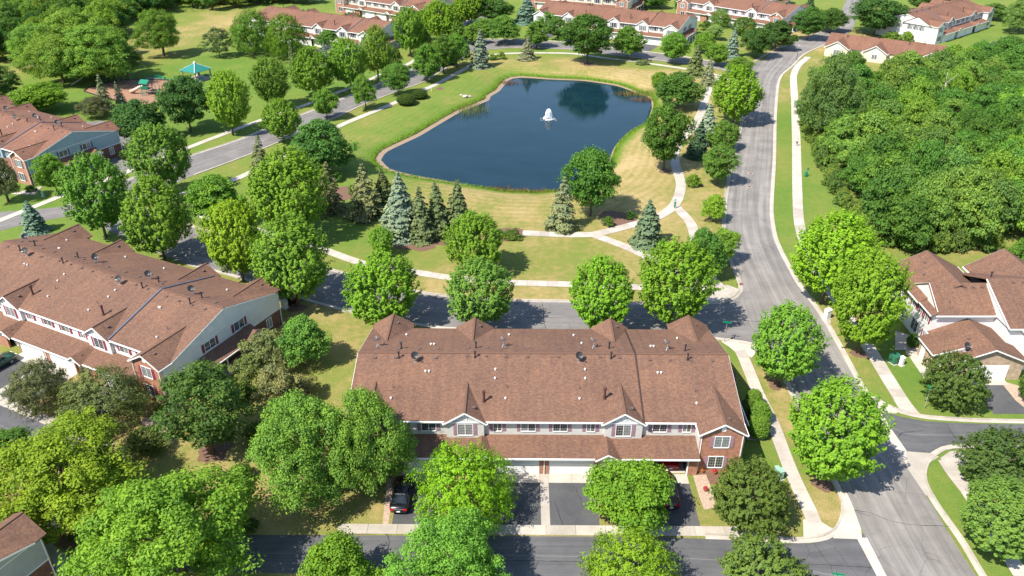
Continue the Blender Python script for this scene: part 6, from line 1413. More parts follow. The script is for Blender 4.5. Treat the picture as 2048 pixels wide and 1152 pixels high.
NAME = {'maple': ('maple_tree', 'tree'), 'round': ('broadleaf_tree', 'tree'), 'ash': ('ash_tree', 'tree'), 'locust': ('honey_locust_tree', 'tree'), 'crab': ('crabapple_tree', 'tree'), 'linden': ('linden_tree', 'tree'),
        'oak': ('oak_tree', 'tree'), 'spruce_blue': ('blue_spruce', 'tree'), 'spruce': ('spruce_tree', 'tree'), 'spruce_grey': ('spruce_tree', 'tree'), 'pine': ('pine_tree', 'tree'), 'shrub': ('shrub', 'shrub'), 'hedge': ('clipped_bush', 'shrub')}
CLEAR = {'spruce_blue': .02, 'spruce': .04, 'spruce_grey': .05, 'pine': .12, 'shrub': 0.0, 'hedge': 0.0, 'oak': .14}
GROUP = {'maple': 'maples along the streets', 'round': 'round broadleaf trees', 'ash': 'big loose broadleaf trees', 'locust': 'feathery trees by the lane', 'crab': 'dark olive trees', 'spruce_blue': 'blue spruces', 'spruce': 'spruces', 'spruce_grey': 'spruces', 'pine': 'pines', 'shrub': 'shrubs', 'hedge': 'clipped bushes'}
cnt = {}
def plant(x, y, H, r, sp, tint, label, group=None, rz=None):
    rg = random.Random(int(x * 91 + y * 37))
    lst = TP[sp]
    i = cnt.get(sp, 0); cnt[sp] = i + 1
    me, R0, A0 = lst[i % len(lst)]
    nm, cat = NAME[sp]
    root = empty(nm, (x, y, 0), rg.uniform(0, 6.28) if rz is None else rz, label, cat, group)
    cb = CLEAR.get(sp, .14) * H
    o = link('crown', me, root, (0, 0, cb))
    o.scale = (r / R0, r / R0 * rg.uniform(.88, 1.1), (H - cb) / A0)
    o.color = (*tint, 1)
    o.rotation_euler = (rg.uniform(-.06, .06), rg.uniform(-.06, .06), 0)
    if sp not in ('shrub', 'hedge'):
        tk = TRK['straight'][0] if sp.startswith('spruce') else rg.choice(TRK['broad'])
        t = link('trunk', tk, root)
        t.scale = (H * .8, H * .8, H)
        if sp in ('ash', 'oak', 'linden'): t.scale = (H * 1.25, H * 1.25, H)
    return root
for x, y, H, r, sp, tint, lab in TREES:
    o = plant(x, y, H, r, sp, tint, lab, GROUP.get(sp))
    if abs(y - 170) < 80: o.location.z = float(lawn_z(shoredist(np.array([[x, y]])))[0])
def fill(poly, n, dmin, label, group, tints, hr, rr, seed, minor=None):
    rg = np.random.default_rng(seed)
    P = np.array(poly); lo, hi = P.min(0), P.max(0)
    got = []
    tries = 0
    while len(got) < n and tries < 9000:
        tries += 1
        p = rg.uniform(lo, hi)
        if not inpoly(p[None], P)[0]: continue
        if any(np.hypot(*(p - q)) < dmin for q in got): continue
        got.append(p)
    for p in got:
        ti = rg.integers(len(tints)); t = tints[ti]
        lab_ = label(ti, p)
        plant(p[0], p[1], rg.uniform(*hr), rg.uniform(*rr), 'oak', t, lab_, group + ', ' + lab_)
    return got
gR = fill(WOOD_R, 165, 4.9, lambda i, p: ('dark green', 'mid green', 'bright yellow green', 'soft grey green', 'pale green', 'deep green')[i] + ' tree in the ' + ('front' if p[1] < 135 else 'middle' if p[1] < 175 else 'back') + ' of the right wood, ' + ('towards the road' if p[0] < 85 + (p[1] - 120) * .2 else 'towards the right edge'), 'trees of the right wood', [(.062, .170, .030), (.085, .215, .034), (.120, .265, .034), (.090, .205, .048), (.125, .255, .05), (.066, .190, .036)], (8.0, 13.0), (3.4, 5.8), 3)
gL = fill(WOOD_L, 175, 5.9, lambda i, p: ('dark green', 'yellow green', 'pale yellow', 'mid green', 'deepest green')[i] + ' tree in the ' + ('front' if p[1] < 290 else 'back') + ' of the upper left wood, ' + ('beside the photo edge' if p[0] < -150 else 'behind the meadow'), 'trees of the upper left wood', [(.06, .16, .03), (.11, .23, .035), (.145, .26, .035), (.08, .20, .04), (.045, .135, .03)], (8, 14), (4.0, 6.2), 4)
# shrubs along the lawn edge of the wood
_edge = resample(catmull(EDGE, 1.0), step=2.3)[0]
for i_, (x_, y_) in enumerate(_edge):
    rq = random.Random(i_ + 50)
    seg = 'beside the straight sidewalk lawn' if y_ > 124 else 'above the lawn behind the white house'
    plant(x_ + rq.uniform(-.5, 1.2), y_ + rq.uniform(-.6, .8), rq.uniform(2.2, 4.4), rq.uniform(1.3, 2.3), 'shrub', rq.choice([(.095, .185, .04), (.125, .215, .045), (.075, .155, .04)]), 'leafy bush at the edge of the right wood, ' + seg, 'bushes at the wood edge, ' + seg)
# understorey of the wood
def scatter_leaves(name, polys, n, z, size, tint, seed, mat, blade=False):
    rg = np.random.default_rng(seed)
    P = []
    for poly in polys:
        a_ = np.array(poly); lo, hi = a_.min(0), a_.max(0)
        q = rg.uniform(lo, hi, (n * 3, 2)); q = q[inpoly(q, a_)][:n]
        P.append(q)
    P = np.vstack(P)
    m = len(P)
    me_ = leaves_mesh(name, np.c_[P, rg.uniform(z[0], z[1], m)], np.c_[rg.normal(0, 1 if blade else .5, (m, 2)), np.full(m, .05 if blade else 1.0)], size, rg.uniform(0, .8, m), rg, mat)
    o = link(name, me_); o.color = (*tint, 1)
    return tag(o, kind='stuff')
scatter_leaves('undergrowth', [WOOD_R], 9000, (.1, 2.2), .6, (.05, .12, .025), 5, M['leaf'])
scatter_leaves('undergrowth', [WOOD_L], 7000, (.1, 2.5), .9, (.06, .13, .03), 6, M['leaf'])
# tall grass on the pond edge and reed beds
def blades(name, P, h, w, tint, seed, mat=None):
    rg = np.random.default_rng(seed)
    mb = MB()
    n = len(P)
    a_ = rg.uniform(0, 6.28, n); hh = h * rg.uniform(.6, 1.3, n)
    V = np.zeros((n, 3, 3))
    V[:, 0] = np.c_[P[:, 0] - np.cos(a_) * w, P[:, 1] - np.sin(a_) * w, P[:, 2]]
    V[:, 1] = np.c_[P[:, 0] + np.cos(a_) * w, P[:, 1] + np.sin(a_) * w, P[:, 2]]
    V[:, 2] = np.c_[P[:, 0] + rg.normal(0, .25, n) * hh, P[:, 1] + rg.normal(0, .25, n) * hh, P[:, 2] + hh]
    me_ = bpy.data.meshes.new(name)
    me_.vertices.add(3 * n); me_.vertices.foreach_set('co', V.astype(np.float32).ravel())
    me_.loops.add(3 * n); me_.polygons.add(n)
    me_.loops.foreach_set('vertex_index', np.arange(3 * n, dtype=np.int32))
    me_.polygons.foreach_set('loop_start', np.arange(0, 3 * n, 3, dtype=np.int32)); me_.polygons.foreach_set('loop_total', np.full(n, 3, np.int32))
    at = me_.attributes.new('tone', 'FLOAT', 'POINT'); at.data.foreach_set('value', np.repeat(rg.random(n), 3).astype(np.float32))
    me_.materials.append(mat or M['reed']); me_.update(calc_edges=True)
    o = link(name, me_); o.color = (*tint, 1)
    return tag(o, kind='stuff')
rg_ = np.random.default_rng(12)
k_ = rg_.integers(0, len(bank), 9000)
e_ = rg_.random(9000)[:, None]
q_ = bank[k_] * (1 - e_) + np.roll(bank, -1, 0)[k_] * e_ + pn[k_] * np.abs(rg_.normal(0, .55, 9000))[:, None]
blades('bank_grass', np.c_[q_, lawn_z(np.abs(q_ - bank[k_]).sum(1) * .7)], .42, .05, (.11, .22, .02), 13)
q_ = np.vstack([np.array(p_) + rg_.normal(0, 1, (260, 2)) * np.array([2.2, .7]) for p_ in WEEDS])
blades('shore_weeds', np.c_[q_, np.full(len(q_), -1.5)], .75, .05, (.17, .115, .055), 15)
for nm_, c_, s_ in (('reeds', PTS['reed1'], (4.5, 5.0)), ('reeds', PTS['reed2'], (5.0, 2.2))):
    q_ = np.array(c_) + rg_.normal(0, .5, (420, 2)) * np.array(s_)
    blades(nm_, np.c_[q_, np.full(420, -1.45)], 1.8, .035, (.13, .19, .05), 14)
# ------------------------------------------------------------ cars
def car(name, x, y, rz, paint, label, kind='sedan', z=0.03):
    root = empty(name, (x, y, z), rz, label, 'car')
    root.scale = (1.08, 1.1, 1.08)
    tall = kind == 'suv'
    # stations along the length (local +y forward): y, half width, shoulder height, underside
    st = [(-2.42, .62, .74, .42), (-2.34, .80, .90, .33), (-2.1, .88, 1.00, .26), (-1.5, .92, 1.0, .22), (-.6, .93, .97, .2), (.4, .93, .95, .2), (1.1, .92, .92, .2), (1.7, .90, .84, .24), (2.15, .84, .74, .28), (2.36, .72, .62, .32), (2.43, .55, .52, .40)]
    if kind == 'sport': st = [(y_, w_, s_ * .86, u_) for y_, w_, s_, u_ in st]
    if tall: st = [(y_, w_ * 1.02, s_ * 1.12 if y_ < 1.5 else s_ * 1.2, u_ * 1.15) for y_, w_, s_, u_ in st]
    mb = MB(); rings = []
    for y_, w_, s_, u_ in st:
        rings.append([(-w_ * .8, y_, u_), (-w_ * .97, y_, u_ + .12), (-w_, y_, s_ * .62), (-w_ * .95, y_, s_ - .06), (-w_ * .84, y_, s_), (0, y_, s_ + .035), (w_ * .84, y_, s_), (w_ * .95, y_, s_ - .06), (w_, y_, s_ * .62), (w_ * .97, y_, u_ + .12), (w_ * .8, y_, u_)])
    for A, B in zip(rings, rings[1:]):
        for k in range(len(A)):
            q = (k + 1) % len(A)
            mb.poly([A[k], B[k], B[q], A[q]])
    mb.poly(rings[0]); mb.poly(rings[-1][::-1])
    mb.build('body', paint, root, smooth=True, merge=True)
    zt = 1.72 if tall else (1.24 if kind == 'sport' else 1.45)
    yr0, yr1 = (-2.15, .25) if tall else (-1.05, .1)
    yb0, yb1 = (-2.32, 1.15) if tall else (-1.85, 1.05)
    zb0, zb1 = (1.08, 1.02) if tall else ((.86, .80) if kind == 'sport' else (1.0, .93))
    wt, wb = .66, .83
    g = MB()
    base = [(-wb * .93, yb0, zb0), (wb * .93, yb0, zb0), (wb, yb0 + .45, zb0 + .01), (wb, yb1 - .55, zb1 + .02), (wb * .9, yb1, zb1), (-wb * .9, yb1, zb1), (-wb, yb1 - .55, zb1 + .02), (-wb, yb0 + .45, zb0 + .01)]
    top = [(-wt * .86, yr0, zt - .07), (wt * .86, yr0, zt - .07), (wt, yr0 + .3, zt - .03), (wt, yr1 - .25, zt - .03), (wt * .9, yr1, zt - .07), (-wt * .9, yr1, zt - .07), (-wt, yr1 - .25, zt - .03), (-wt, yr0 + .3, zt - .03)]
    for k in range(8):
        q = (k + 1) % 8
        g.poly([base[k], base[q], top[q], top[k]])
    g.build('windows', M['carglass'], root, merge=True)
    r_ = MB()
    cen = [(p[0] * .7, p[1] * .8 + (yr0 + yr1) * .1, zt + .015) for p in top]
    for k in range(8):
        q = (k + 1) % 8
        r_.poly([top[k], top[q], cen[q], cen[k]])
        r_.bar(base[k], top[k], .05)
    r_.poly(cen)
    r_.build('roof_panel', paint, root, smooth=False)
    if kind != 'sport':
        s_ = MB(); s_.box(-.45, .45, yr0 * .55, yr1 - .2, zt + .016, zt + .024); s_.build('sunroof', M['carglass'], root)
    ty = MB(); ty.lathe((0, 0, 0), [(.2, -.11), (.31, -.11), (.335, -.06), (.335, .06), (.31, .11), (.2, .11)], 18); tm_ = ty.mesh('tyre', M['tyre'])
    ri = MB(); ri.lathe((0, 0, 0), [(0, -.09), (.2, -.1), (.2, .1), (0, .09)], 10); rm = ri.mesh('wheel', M['rim'])
    for sx in (-1, 1):
        for yy in (-1.45, 1.42):
            w_ = link('wheel', rm, root, (sx * .84, yy, .325)); w_.rotation_euler = (0, R(90), 0)
            link('tyre', tm_, w_)
        h_ = MB(); h_.box(sx * .45 - .16, sx * .45 + .2 * 1, 2.24, 2.40, .55 if not tall else .68, .66 if not tall else .8); h_.build('headlight', M['headlight'], root)
        sh = .86 if kind == 'sport' else (1.12 if tall else 1.0)
        t_ = MB(); t_.box(sx * .62 - .17, sx * .62 + .17, -2.44, -2.26, .70 * sh, .86 * sh); t_.build('tail_light', M['taillight'], root)
        m_ = MB(); m_.box(*sorted((sx * .92, sx * 1.08)), .72, .84, zb1 + .0, zb1 + .14); m_.build('mirror', paint, root)
    p_ = MB(); p_.box(-.17, .17, -2.47, -2.42, .52, .64); p_.build('number_plate', M['plate'], root)
    b_ = MB(); b_.box(-.42, .42, -2.405, -2.33, .80 * sh, .83 * sh); b_.build('trim_strip', M['galv'], root)
    return root
car('parked_car', -11.6, 60.85, R(-1), M['black'], 'black sedan parked nose in on the left driveway of the middle townhouse')
car('parked_car', 16.35, 61.4, R(2), M['maroon'], 'dark maroon car half hidden by the round tree before the open garage', 'suv')
car('parked_car', 17.4, 67.2, AN, M['red'], 'red sports car inside the open garage', 'sport', .04)
car('parked_car', -67.6, 84.0, R(-28 + 0), M['greencar'], 'dark green car on the driveway at the left photo edge', 'suv')
car('parked_car', -34.2, 101.4, R(62), M['black'], 'black car in the tree shade behind the left townhouse corner', 'suv', .03)
car('parked_car', -18.9, 238.3, R(-38), M['black'], 'dark car parked on the diagonal street under the far street trees')
car('parked_car', 16.9, 275.0, R(-20), M['black'], 'dark car on the driveway of the far five gabled row house')
car('parked_car', -18.3, 283, R(-25), M['silver'], 'silver car at the top end of the diagonal street', 'suv')
# ------------------------------------------------------------ fountain
fx, fy = PTS['fountain']
root = empty('fountain', (fx, fy, -1.5), 0, 'white bell shaped fountain jet spraying in the middle of the pond', 'fountain')
rg_ = np.random.default_rng(21)
n_ = 2300
ang = rg_.uniform(0, 6.28, n_); sp_ = rg_.uniform(.15, 1, n_) ** .6; tt = rg_.uniform(0, 1, n_)
HF = 2.5
rr_ = .95 * np.sin(tt * 1.5708) * (1 - .35 * rg_.random(n_) ** 3); zz_ = HF * np.cos(tt * 1.5708) ** .8 + rg_.normal(0, .05, n_)
P_ = np.c_[rr_ * np.cos(ang), rr_ * np.sin(ang), np.maximum(zz_, .03)]
m_ = leaves_mesh('spray', P_, unit(n_, rg_), .14, np.full(n_, .5), rg_, M['spray'], .9)
o = link('spray', m_, root); tag(o, kind='stuff')
n_ = 520
ang = rg_.uniform(0, 6.28, n_); rr_ = .7 + rg_.gamma(1.8, .22, n_)
m_ = leaves_mesh('foam', np.c_[rr_ * np.cos(ang), rr_ * np.sin(ang), rg_.uniform(.02, .22, n_)], np.c_[rg_.normal(0, .3, (n_, 2)), np.ones(n_)], .2, np.full(n_, .5), rg_, M['spray'], .9)
o = link('foam', m_, root); tag(o, kind='stuff')
mb = MB(); mb.lathe((0, 0, 0), [(0, -.2), (.55, -.2), (.6, .05), (.3, .12), (.12, .3), (0, .3)], 12); mb.build('float', M['dark'], root)
mb = MB(); mb.lathe((0, 0, 0), [(.10, .1), (.1, 1.2), (.13, 1.9), (.08, 2.3), (0, 2.4)], 9); mb.build('jet', M['spray'], root, True)
# ------------------------------------------------------------ playground and shelter
gpoly('woodchip_pit', PTS['pit'], .03, M['woodchip'])
pit = np.array(PTS['pit'])
root = empty('timber_edging', (0, 0, 0), 0, 'dark timber edging round the woodchip play area', 'edging')
for i in range(len(pit)):
    a_, b_ = pit[i], pit[(i + 1) % len(pit)]
    mb = MB(); mb.bar((*a_, .12), (*b_, .12), .18, .24); mb.build('timber', M['dark'], root)
cs_ = [np.array(p) for p in PTS['shelter']]
c4 = cs_[0] + cs_[2] - cs_[1]
cen_ = (cs_[0] + cs_[2]) / 2
a_ = math.atan2(*(cs_[2] - cs_[1])[::-1])
L1 = np.hypot(*(cs_[2] - cs_[1])); L2 = np.hypot(*(cs_[1] - cs_[0]))
hw1 = (L1 + L2) / 4
root = empty('picnic_shelter', (*cen_, 0), a_, 'open picnic shelter with green pyramid roof on stone posts in the park', 'shelter')
mb = MB()
for k in range(4):
    an = R(45 + 90 * k); an2 = R(135 + 90 * k); q = hw1 * math.sqrt(2)
    mb.slab((q * math.cos(an), q * math.sin(an), 2.7), (q * math.cos(an2), q * math.sin(an2), 2.7), (0, 0, 4.5), (0, 0, 4.5), .1)
mb.build('roof', M['teal'], root)
mb = MB()
for k in range(4):
    an = R(45 + 90 * k); q = hw1 * math.sqrt(2)
    mb.bar((q * math.cos(an), q * math.sin(an), 2.74), (0, 0, 4.54), .12, .06)
mb.lathe((0, 0, 4.45), [(.35, 0), (.3, .3), (0, .55)], 8)
mb.build('roof_ridge', M['whitecap'], root)
for k in range(4):
    an = R(45 + 90 * k); q = hw1 * 1.2
    mb = MB(); px_, py_ = q * math.cos(an), q * math.sin(an)
    mb.box(px_ - .35, px_ + .35, py_ - .35, py_ + .35, 0, 1.1); mb.box(px_ - .14, px_ + .14, py_ - .14, py_ + .14, 1.1, 2.72)
    mb.build('post', M['stone'], root)
mb = MB(); mb.box(-hw1 * .95, hw1 * .95, -hw1 * .95, hw1 * .95, 0, .06); mb.build('floor_slab', M['concrete'], root)
def picnic_table(x, y, rz, label, mat):
    root = empty('picnic_table', (x, y, .06), rz, label, 'picnic table')
    mb = MB()
    for k in range(4): mb.box(-.9, .9, -.36 + .19 * k, -.20 + .19 * k, .72, .76)
    mb.build('table_top', mat, root)
    for s_ in (-1, 1):
        mb = MB(); mb.box(-.9, .9, *sorted((s_ * .62, s_ * .9)), .42, .46); mb.build('seat', mat, root)
    for s_ in (-1, 1):
        mb = MB(); mb.bar((s_ * .6, -.7, 0), (s_ * .6, .3, .72), .07); mb.bar((s_ * .6, .7, 0), (s_ * .6, -.3, .72), .07); mb.bar((s_ * .6, -.8, .4), (s_ * .6, .8, .4), .06); mb.build('frame', mat, root)
picnic_table(cen_[0] + .9, cen_[1] + .2, a_, 'grey picnic table under the shelter roof', M['galv'])
picnic_table(*PTS['table'], R(-10), 'green picnic table between the playground and the shelter', M['green'])
def bench(x, y, rz, label, mat):
    root = empty('bench', (x, y, 0), rz, label, 'bench')
    for k in range(3):
        mb = MB(); mb.box(-.9, .9, -.25 + .17 * k, -.11 + .17 * k, .44, .48); mb.build('seat_slat', mat, root)
    for k in range(2):
        mb = MB(); mb.box(-.9, .9, .26, .30, .58 + .2 * k, .72 + .2 * k); mb.build('back_slat', mat, root)
    for s_ in (-1, 1):
        mb = MB(); mb.bar((s_ * .7, -.22, 0), (s_ * .7, -.22, .44), .06); mb.bar((s_ * .7, .24, 0), (s_ * .7, .3, .92), .06); mb.bar((s_ * .7, -.22, .4), (s_ * .7, .26, .4), .06); mb.build('leg', mat, root)
b1 = PTS['bench1']
bench(b1[0] - .6, b1[1] + .6, R(-5), 'green park bench behind the woodchip area, left of pair', M['green'])
bench(b1[0] + 1.6, b1[1] + .5, R(-5), 'green park bench behind the woodchip area, right of pair', M['green'])
gpoly('bench_pad', [(b1[0] - 1.9, b1[1] - .4), (b1[0] + 2.9, b1[1] - .5), (b1[0] + 2.9, b1[1] + 1.1), (b1[0] - 1.9, b1[1] + 1.2)], .045, M['concrete'])
bench(*PTS['bench3'], R(165), 'dark bench beside the north shore path', M['dark'])
s1, s2 = PTS['swing']
s0 = (2 * s1[0] - s2[0], 2 * s1[1] - s2[1])
root = empty('swing_set', (s1[0], s1[1], 0), math.atan2(s2[1] - s1[1], s2[0] - s1[0]), 'green steel swing set on the woodchips', 'swing set')
d_ = math.hypot(s2[0] - s1[0], s2[1] - s1[1])
mb = MB(); mb.tube([(-d_, 0, 3.0), (d_, 0, 3.0)], .07, 6); mb.build('crossbeam', M['green'], root)
for k in (-1, 0, 1):
    mb = MB(); mb.tube([(k * d_, -.9, 0), (k * d_, 0, 3.0)], .06, 6); mb.tube([(k * d_, .9, 0), (k * d_, 0, 3.0)], .06, 6); mb.build('post', M['green'], root)
for k in range(4):
    xx = -d_ + d_ * (k + .5) / 2
    mb = MB(); mb.bar((xx - .22, 0, .5), (xx - .22, 0, 2.95), .025); mb.bar((xx + .22, 0, .5), (xx + .22, 0, 2.95), .025); mb.build('chain', M['galv'], root)
    mb = MB(); mb.box(xx - .26, xx + .26, -.1, .1, .46, .5); mb.build('seat', M['dark'], root)
px_, py_ = PTS['deck']
root = empty('play_structure', (px_, py_, 0), R(-12), 'green and tan climbing frame with spiral slide on the woodchips', 'play structure')
for i_, (xx, yy) in enumerate(((-1, -1), (1, -1), (1, 1), (-1, 1), (3.2, -.8), (3.2, 1))):
    mb = MB(); mb.tube([(xx, yy, 0), (xx, yy, 3.4 if i_ < 4 else 2.6)], .07, 6); mb.build('post', M['green'], root)
mb = MB(); mb.box(-1, 1, -1, 1, 1.45, 1.55); mb.box(1.02, 3.2, -.8, 1, 1.05, 1.15); mb.build('deck', M['dark'], root)
mb = MB(); gable_roof(mb, None, 'x', -1.25, 1.25, 0, 1.35, 3.1, 3.9, .06); mb.build('roof', M['green'], root)
for k in range(6):
    mb = MB(); mb.box(-.95 + .33 * k, -.70 + .33 * k, -1.06, -1.0, 1.6, 2.35); mb.build('panel', M['green'], root)
mb = MB(); mb.tube([(-1, 0, 1.9), (-1.8, -.1, 1.85), (-2.7, -.5, 1.4), (-3.6, -.9, .95), (-4.6, -.6, .6), (-5.2, .4, .42), (-5.0, 1.0, .35)], .42, 9); mb.build('tube_slide', M['tan'], root, True)
mb = MB(); mb.tube([(3.2, .1, 1.1), (4.0, .1, .75), (4.8, .1, .35), (5.4, .1, .25)], [.3, .3, .3, .25], 6); mb.build('open_slide', M['tan'], root, True)
mb = MB()
for k in range(5): mb.bar((-.6, -1.1 - .22 * (4 - k), .28 * k + .2), (.6, -1.1 - .22 * (4 - k), .28 * k + .2), .06)
mb.bar((-.6, -2.05, 0), (-.6, -1.05, 1.5), .06); mb.bar((.6, -2.05, 0), (.6, -1.05, 1.5), .06)
mb.build('ladder', M['green'], root)
root = empty('climbing_arch', (px_ + 4.2, py_ + 6.5, 0), R(20), 'green steel climbing bars at the back of the woodchips', 'climbing frame')
for s_ in (-.5, .5):
    mb = MB(); mb.tube([(-1.6, s_, 0), (-1.6, s_, 2.2), (1.6, s_, 2.2), (1.6, s_, 0)], .05, 6); mb.build('rail', M['green'], root)
for k in range(7):
    mb = MB(); mb.bar((-1.4 + .46 * k, -.5, 2.2), (-1.4 + .46 * k, .5, 2.2), .04); mb.build('rung', M['green'], root)
# ------------------------------------------------------------ street furniture
def bin_(x, y, label, mat):
    root = empty('litter_bin', (x, y, 0), 0, label, 'litter bin')
    mb = MB(); mb.lathe((0, 0, 0), [(.24, 0), (.3, .1), (.32, .85), (.27, .88), (0, .88)], 12); mb.build('barrel', mat, root)
    mb = MB(); mb.lathe((0, 0, .9), [(.34, 0), (.3, .12), (.12, .2), (0, .2)], 12); mb.build('lid', mat, root)
    return root
bin_(*PTS['trash'], 'green litter bin beside the shelter post', M['green'])
r2 = bin_(*PTS['bin2'], 'green litter bin with sign post on the grass beside the long straight sidewalk', M['green'])
mb = MB(); mb.bar((.35, .3, 0), (.35, .3, 1.7), .05); mb.box(.15, .55, .26, .29, 1.3, 1.75); mb.build('sign', M['green'], r2)
root = empty('waste_station', (*PTS['waste'], 0), 0, 'green pet waste station on a post where the paths split', 'waste station')
mb = MB(); mb.bar((0, 0, 0), (0, 0, 2.0), .07); mb.build('post', M['green'], root)
mb = MB(); mb.box(-.18, .18, -.16, -.05, .95, 1.35); mb.box(-.16, .16, -.2, -.05, .35, .85); mb.build('box', M['green'], root)
mb = MB(); mb.box(-.2, .2, -.06, -.035, 1.55, 2.0); mb.build('sign', M['pedestal'], root)
def text_mesh(name, s, size, mat, parent, loc, rot):
    c = bpy.data.curves.new(name, 'FONT'); c.body = s; c.size = size; c.align_x = 'CENTER'; c.align_y = 'CENTER'; c.extrude = .002
    t_ = bpy.data.objects.new(name, c); COL.objects.link(t_)
    dg = bpy.context.evaluated_depsgraph_get()
    me_ = bpy.data.meshes.new_from_object(t_.evaluated_get(dg))
    bpy.data.objects.remove(t_)
    me_.materials.clear(); me_.materials.append(mat)
    o = link(name, me_, parent, loc); o.rotation_euler = rot
    return o
def street_sign(x, y, rz, label, stop=True, h=3.0):
    root = empty('street_sign', (x, y, 0), rz, label, 'street sign')
    mb = MB(); mb.tube([(0, 0, 0), (0, 0, h)], .04, 6); mb.build('post', M['galv'], root)
    mb = MB(); mb.box(-.55, .55, -.012, .012, h - .05, h + .17); o = mb.build('name_blade', M['signgreen'], root)
    mb = MB(); mb.box(-.4, .4, -.013, -.0125, h + .04, h + .08); mb.build('blade_lettering', M['white'], o)
    mb = MB(); mb.box(-.012, .012, -.55, .55, h + .19, h + .41); mb.build('name_blade', M['signgreen'], root)
    if stop:
        mb = MB(); oc = [(.36 * math.cos(R(22.5 + 45 * k)), .36 * math.sin(R(22.5 + 45 * k))) for k in range(8)]
        yb = -.05
        mb.poly([(p[0], yb, h - .75 + p[1]) for p in oc]); mb.poly([(p[0], yb + .01, h - .75 + p[1]) for p in oc][::-1])
        for k in range(8):
            q = (k + 1) % 8; mb.poly([(oc[k][0], yb, h - .75 + oc[k][1]), (oc[k][0], yb + .01, h - .75 + oc[k][1]), (oc[q][0], yb + .01, h - .75 + oc[q][1]), (oc[q][0], yb, h - .75 + oc[q][1])])
        o = mb.build('stop_sign', M['signred'], root)
        text_mesh('lettering', 'STOP', .26, M['white'], o, (0, yb - .006, h - .75), (R(90), 0, 0))
    return root
street_sign(*PTS['sign1'], R(72), 'green street name sign over a red stop sign at the pond street corner')
street_sign(*PTS['sign2'], R(20), 'green street name sign beside the dark olive tree at the side street', False, 2.9)
street_sign(*PTS['sign3'], R(80), 'green street name sign at the bottom edge by the lane mouth', False, 2.9)
def cabinet(x, y, rz, w, d, h, label, mat, nm='utility_box', front=None):
    root = empty(nm, (x, y, 0), rz, label, 'utility box')
    mb = MB(); mb.box(-w / 2, w / 2, -d / 2, d / 2, .05, h); mb.build('cabinet', mat, root)
    mb = MB(); mb.poly([(-w / 2 - .04, -d / 2 - .06, h), (w / 2 + .04, -d / 2 - .06, h), (w / 2 + .04, d / 2 + .04, h + .1), (-w / 2 - .04, d / 2 + .04, h + .1)]); mb.box(-w / 2 - .04, w / 2 + .04, -d / 2 - .05, d / 2 + .04, h - .03, h + .0); mb.build('lid', mat, root)
    mb = MB(); mb.box(-w / 2 + .04, w / 2 - .04, -d / 2 - .02, -d / 2 - .001, .12, h - .1); mb.build('door', front or mat, root)
    mb = MB(); mb.box(-w / 2 - .15, w / 2 + .15, -d / 2 - .15, d / 2 + .15, 0, .05); mb.build('base', M['concrete'], root)
    return root
cabinet(*PTS['box1'], R(15), .45, .4, 1.0, 'pale green utility box beside the boulevard sidewalk, left of pair', M['pedestal'])
cabinet(*PTS['box2'], R(15), .65, .55, 1.2, 'pale green utility box beside the boulevard sidewalk, right of pair', M['pedestal'])
cabinet(*PTS['box3'], R(25), 1.2, 1.0, 1.1, 'dark green utility box on the lawn before the white house', M['boxgreen'])
cabinet(PTS['box3b'][0] + .5, PTS['box3b'][1] - .35, R(25), .45, .45, 1.25, 'white utility box standing next to the dark green box', M['white'])
cabinet(*PTS['mail'], R(30), .9, .6, 1.5, 'white mailbox cabinet with green side by the road kerb', M['white'], 'mailbox_cabinet', M['white'])
cabinet(*PTS['box4'], R(-30), .8, .6, 1.3, 'white utility box behind the left townhouse corner', M['white'])
cabinet(*PTS['box5'], R(10), .4, .4, .9, 'pale green utility box on the lawn below the blue gable house', M['pedestal'])
cabinet(165, 270, R(10), 1.2, 1.0, 1.2, 'pale green utility box on the grass at the far upper right', M['pedestal'])
root = empty('marker_post', (*PTS['hyd'], 0), 0, 'small red marker post on the lane kerb', 'marker post')
mb = MB(); mb.tube([(0, 0, 0), (0, 0, .75)], .05, 6); mb.build('post', M['signred'], root)
mb = MB(); mb.lathe((0, 0, .75), [(.06, 0), (.06, .06), (0, .1)], 8); mb.build('cap', M['white'], root)
root = empty('marker_post', (*PTS['post'], 0), 0, 'short white marker post beside the loop sidewalk', 'marker post')
mb = MB(); mb.tube([(0, 0, 0), (0, 0, 1.3)], .08, 6); mb.build('post', M['whitecap'], root)
mb = MB(); mb.box(-.12, .12, -.1, .1, 1.3, 1.45); mb.build('cap', M['whitecap'], root)
root = empty('street_lamp', (*PTS['lamp'], 0), 0, 'slender dark street lamp by the far junction', 'street lamp')
mb = MB(); mb.tube([(0, 0, 0), (0, 0, 4.0)], [.08, .05], 8); mb.build('pole', M['dark'], root)
mb = MB(); mb.lathe((0, 0, 4.0), [(.1, 0), (.22, .1), (.26, .45), (.1, .6), (0, .7)], 8); mb.build('lantern', M['galv'], root)
for i_, k_ in enumerate(('drain1', 'drain2', 'drain3')):
    x_, y_ = PTS[k_]
    lab = ('rusty storm drain grate at the pond street corner kerb', 'rusty storm drain grate under the tall maple at the pond street kerb', 'rusty storm drain grate at the mouth of the side street')[i_]
    root = empty('storm_drain', (x_, y_, .045), R(20), lab, 'drain')
    mb = MB(); mb.box(-.5, .5, -.3, .3, 0, .02); mb.build('frame', M['rust'], root)
    for q in range(6):
        mb = MB(); mb.box(-.44 + .15 * q, -.36 + .15 * q, -.26, .26, .021, .035); mb.build('grate_bar', M['rust'], root)
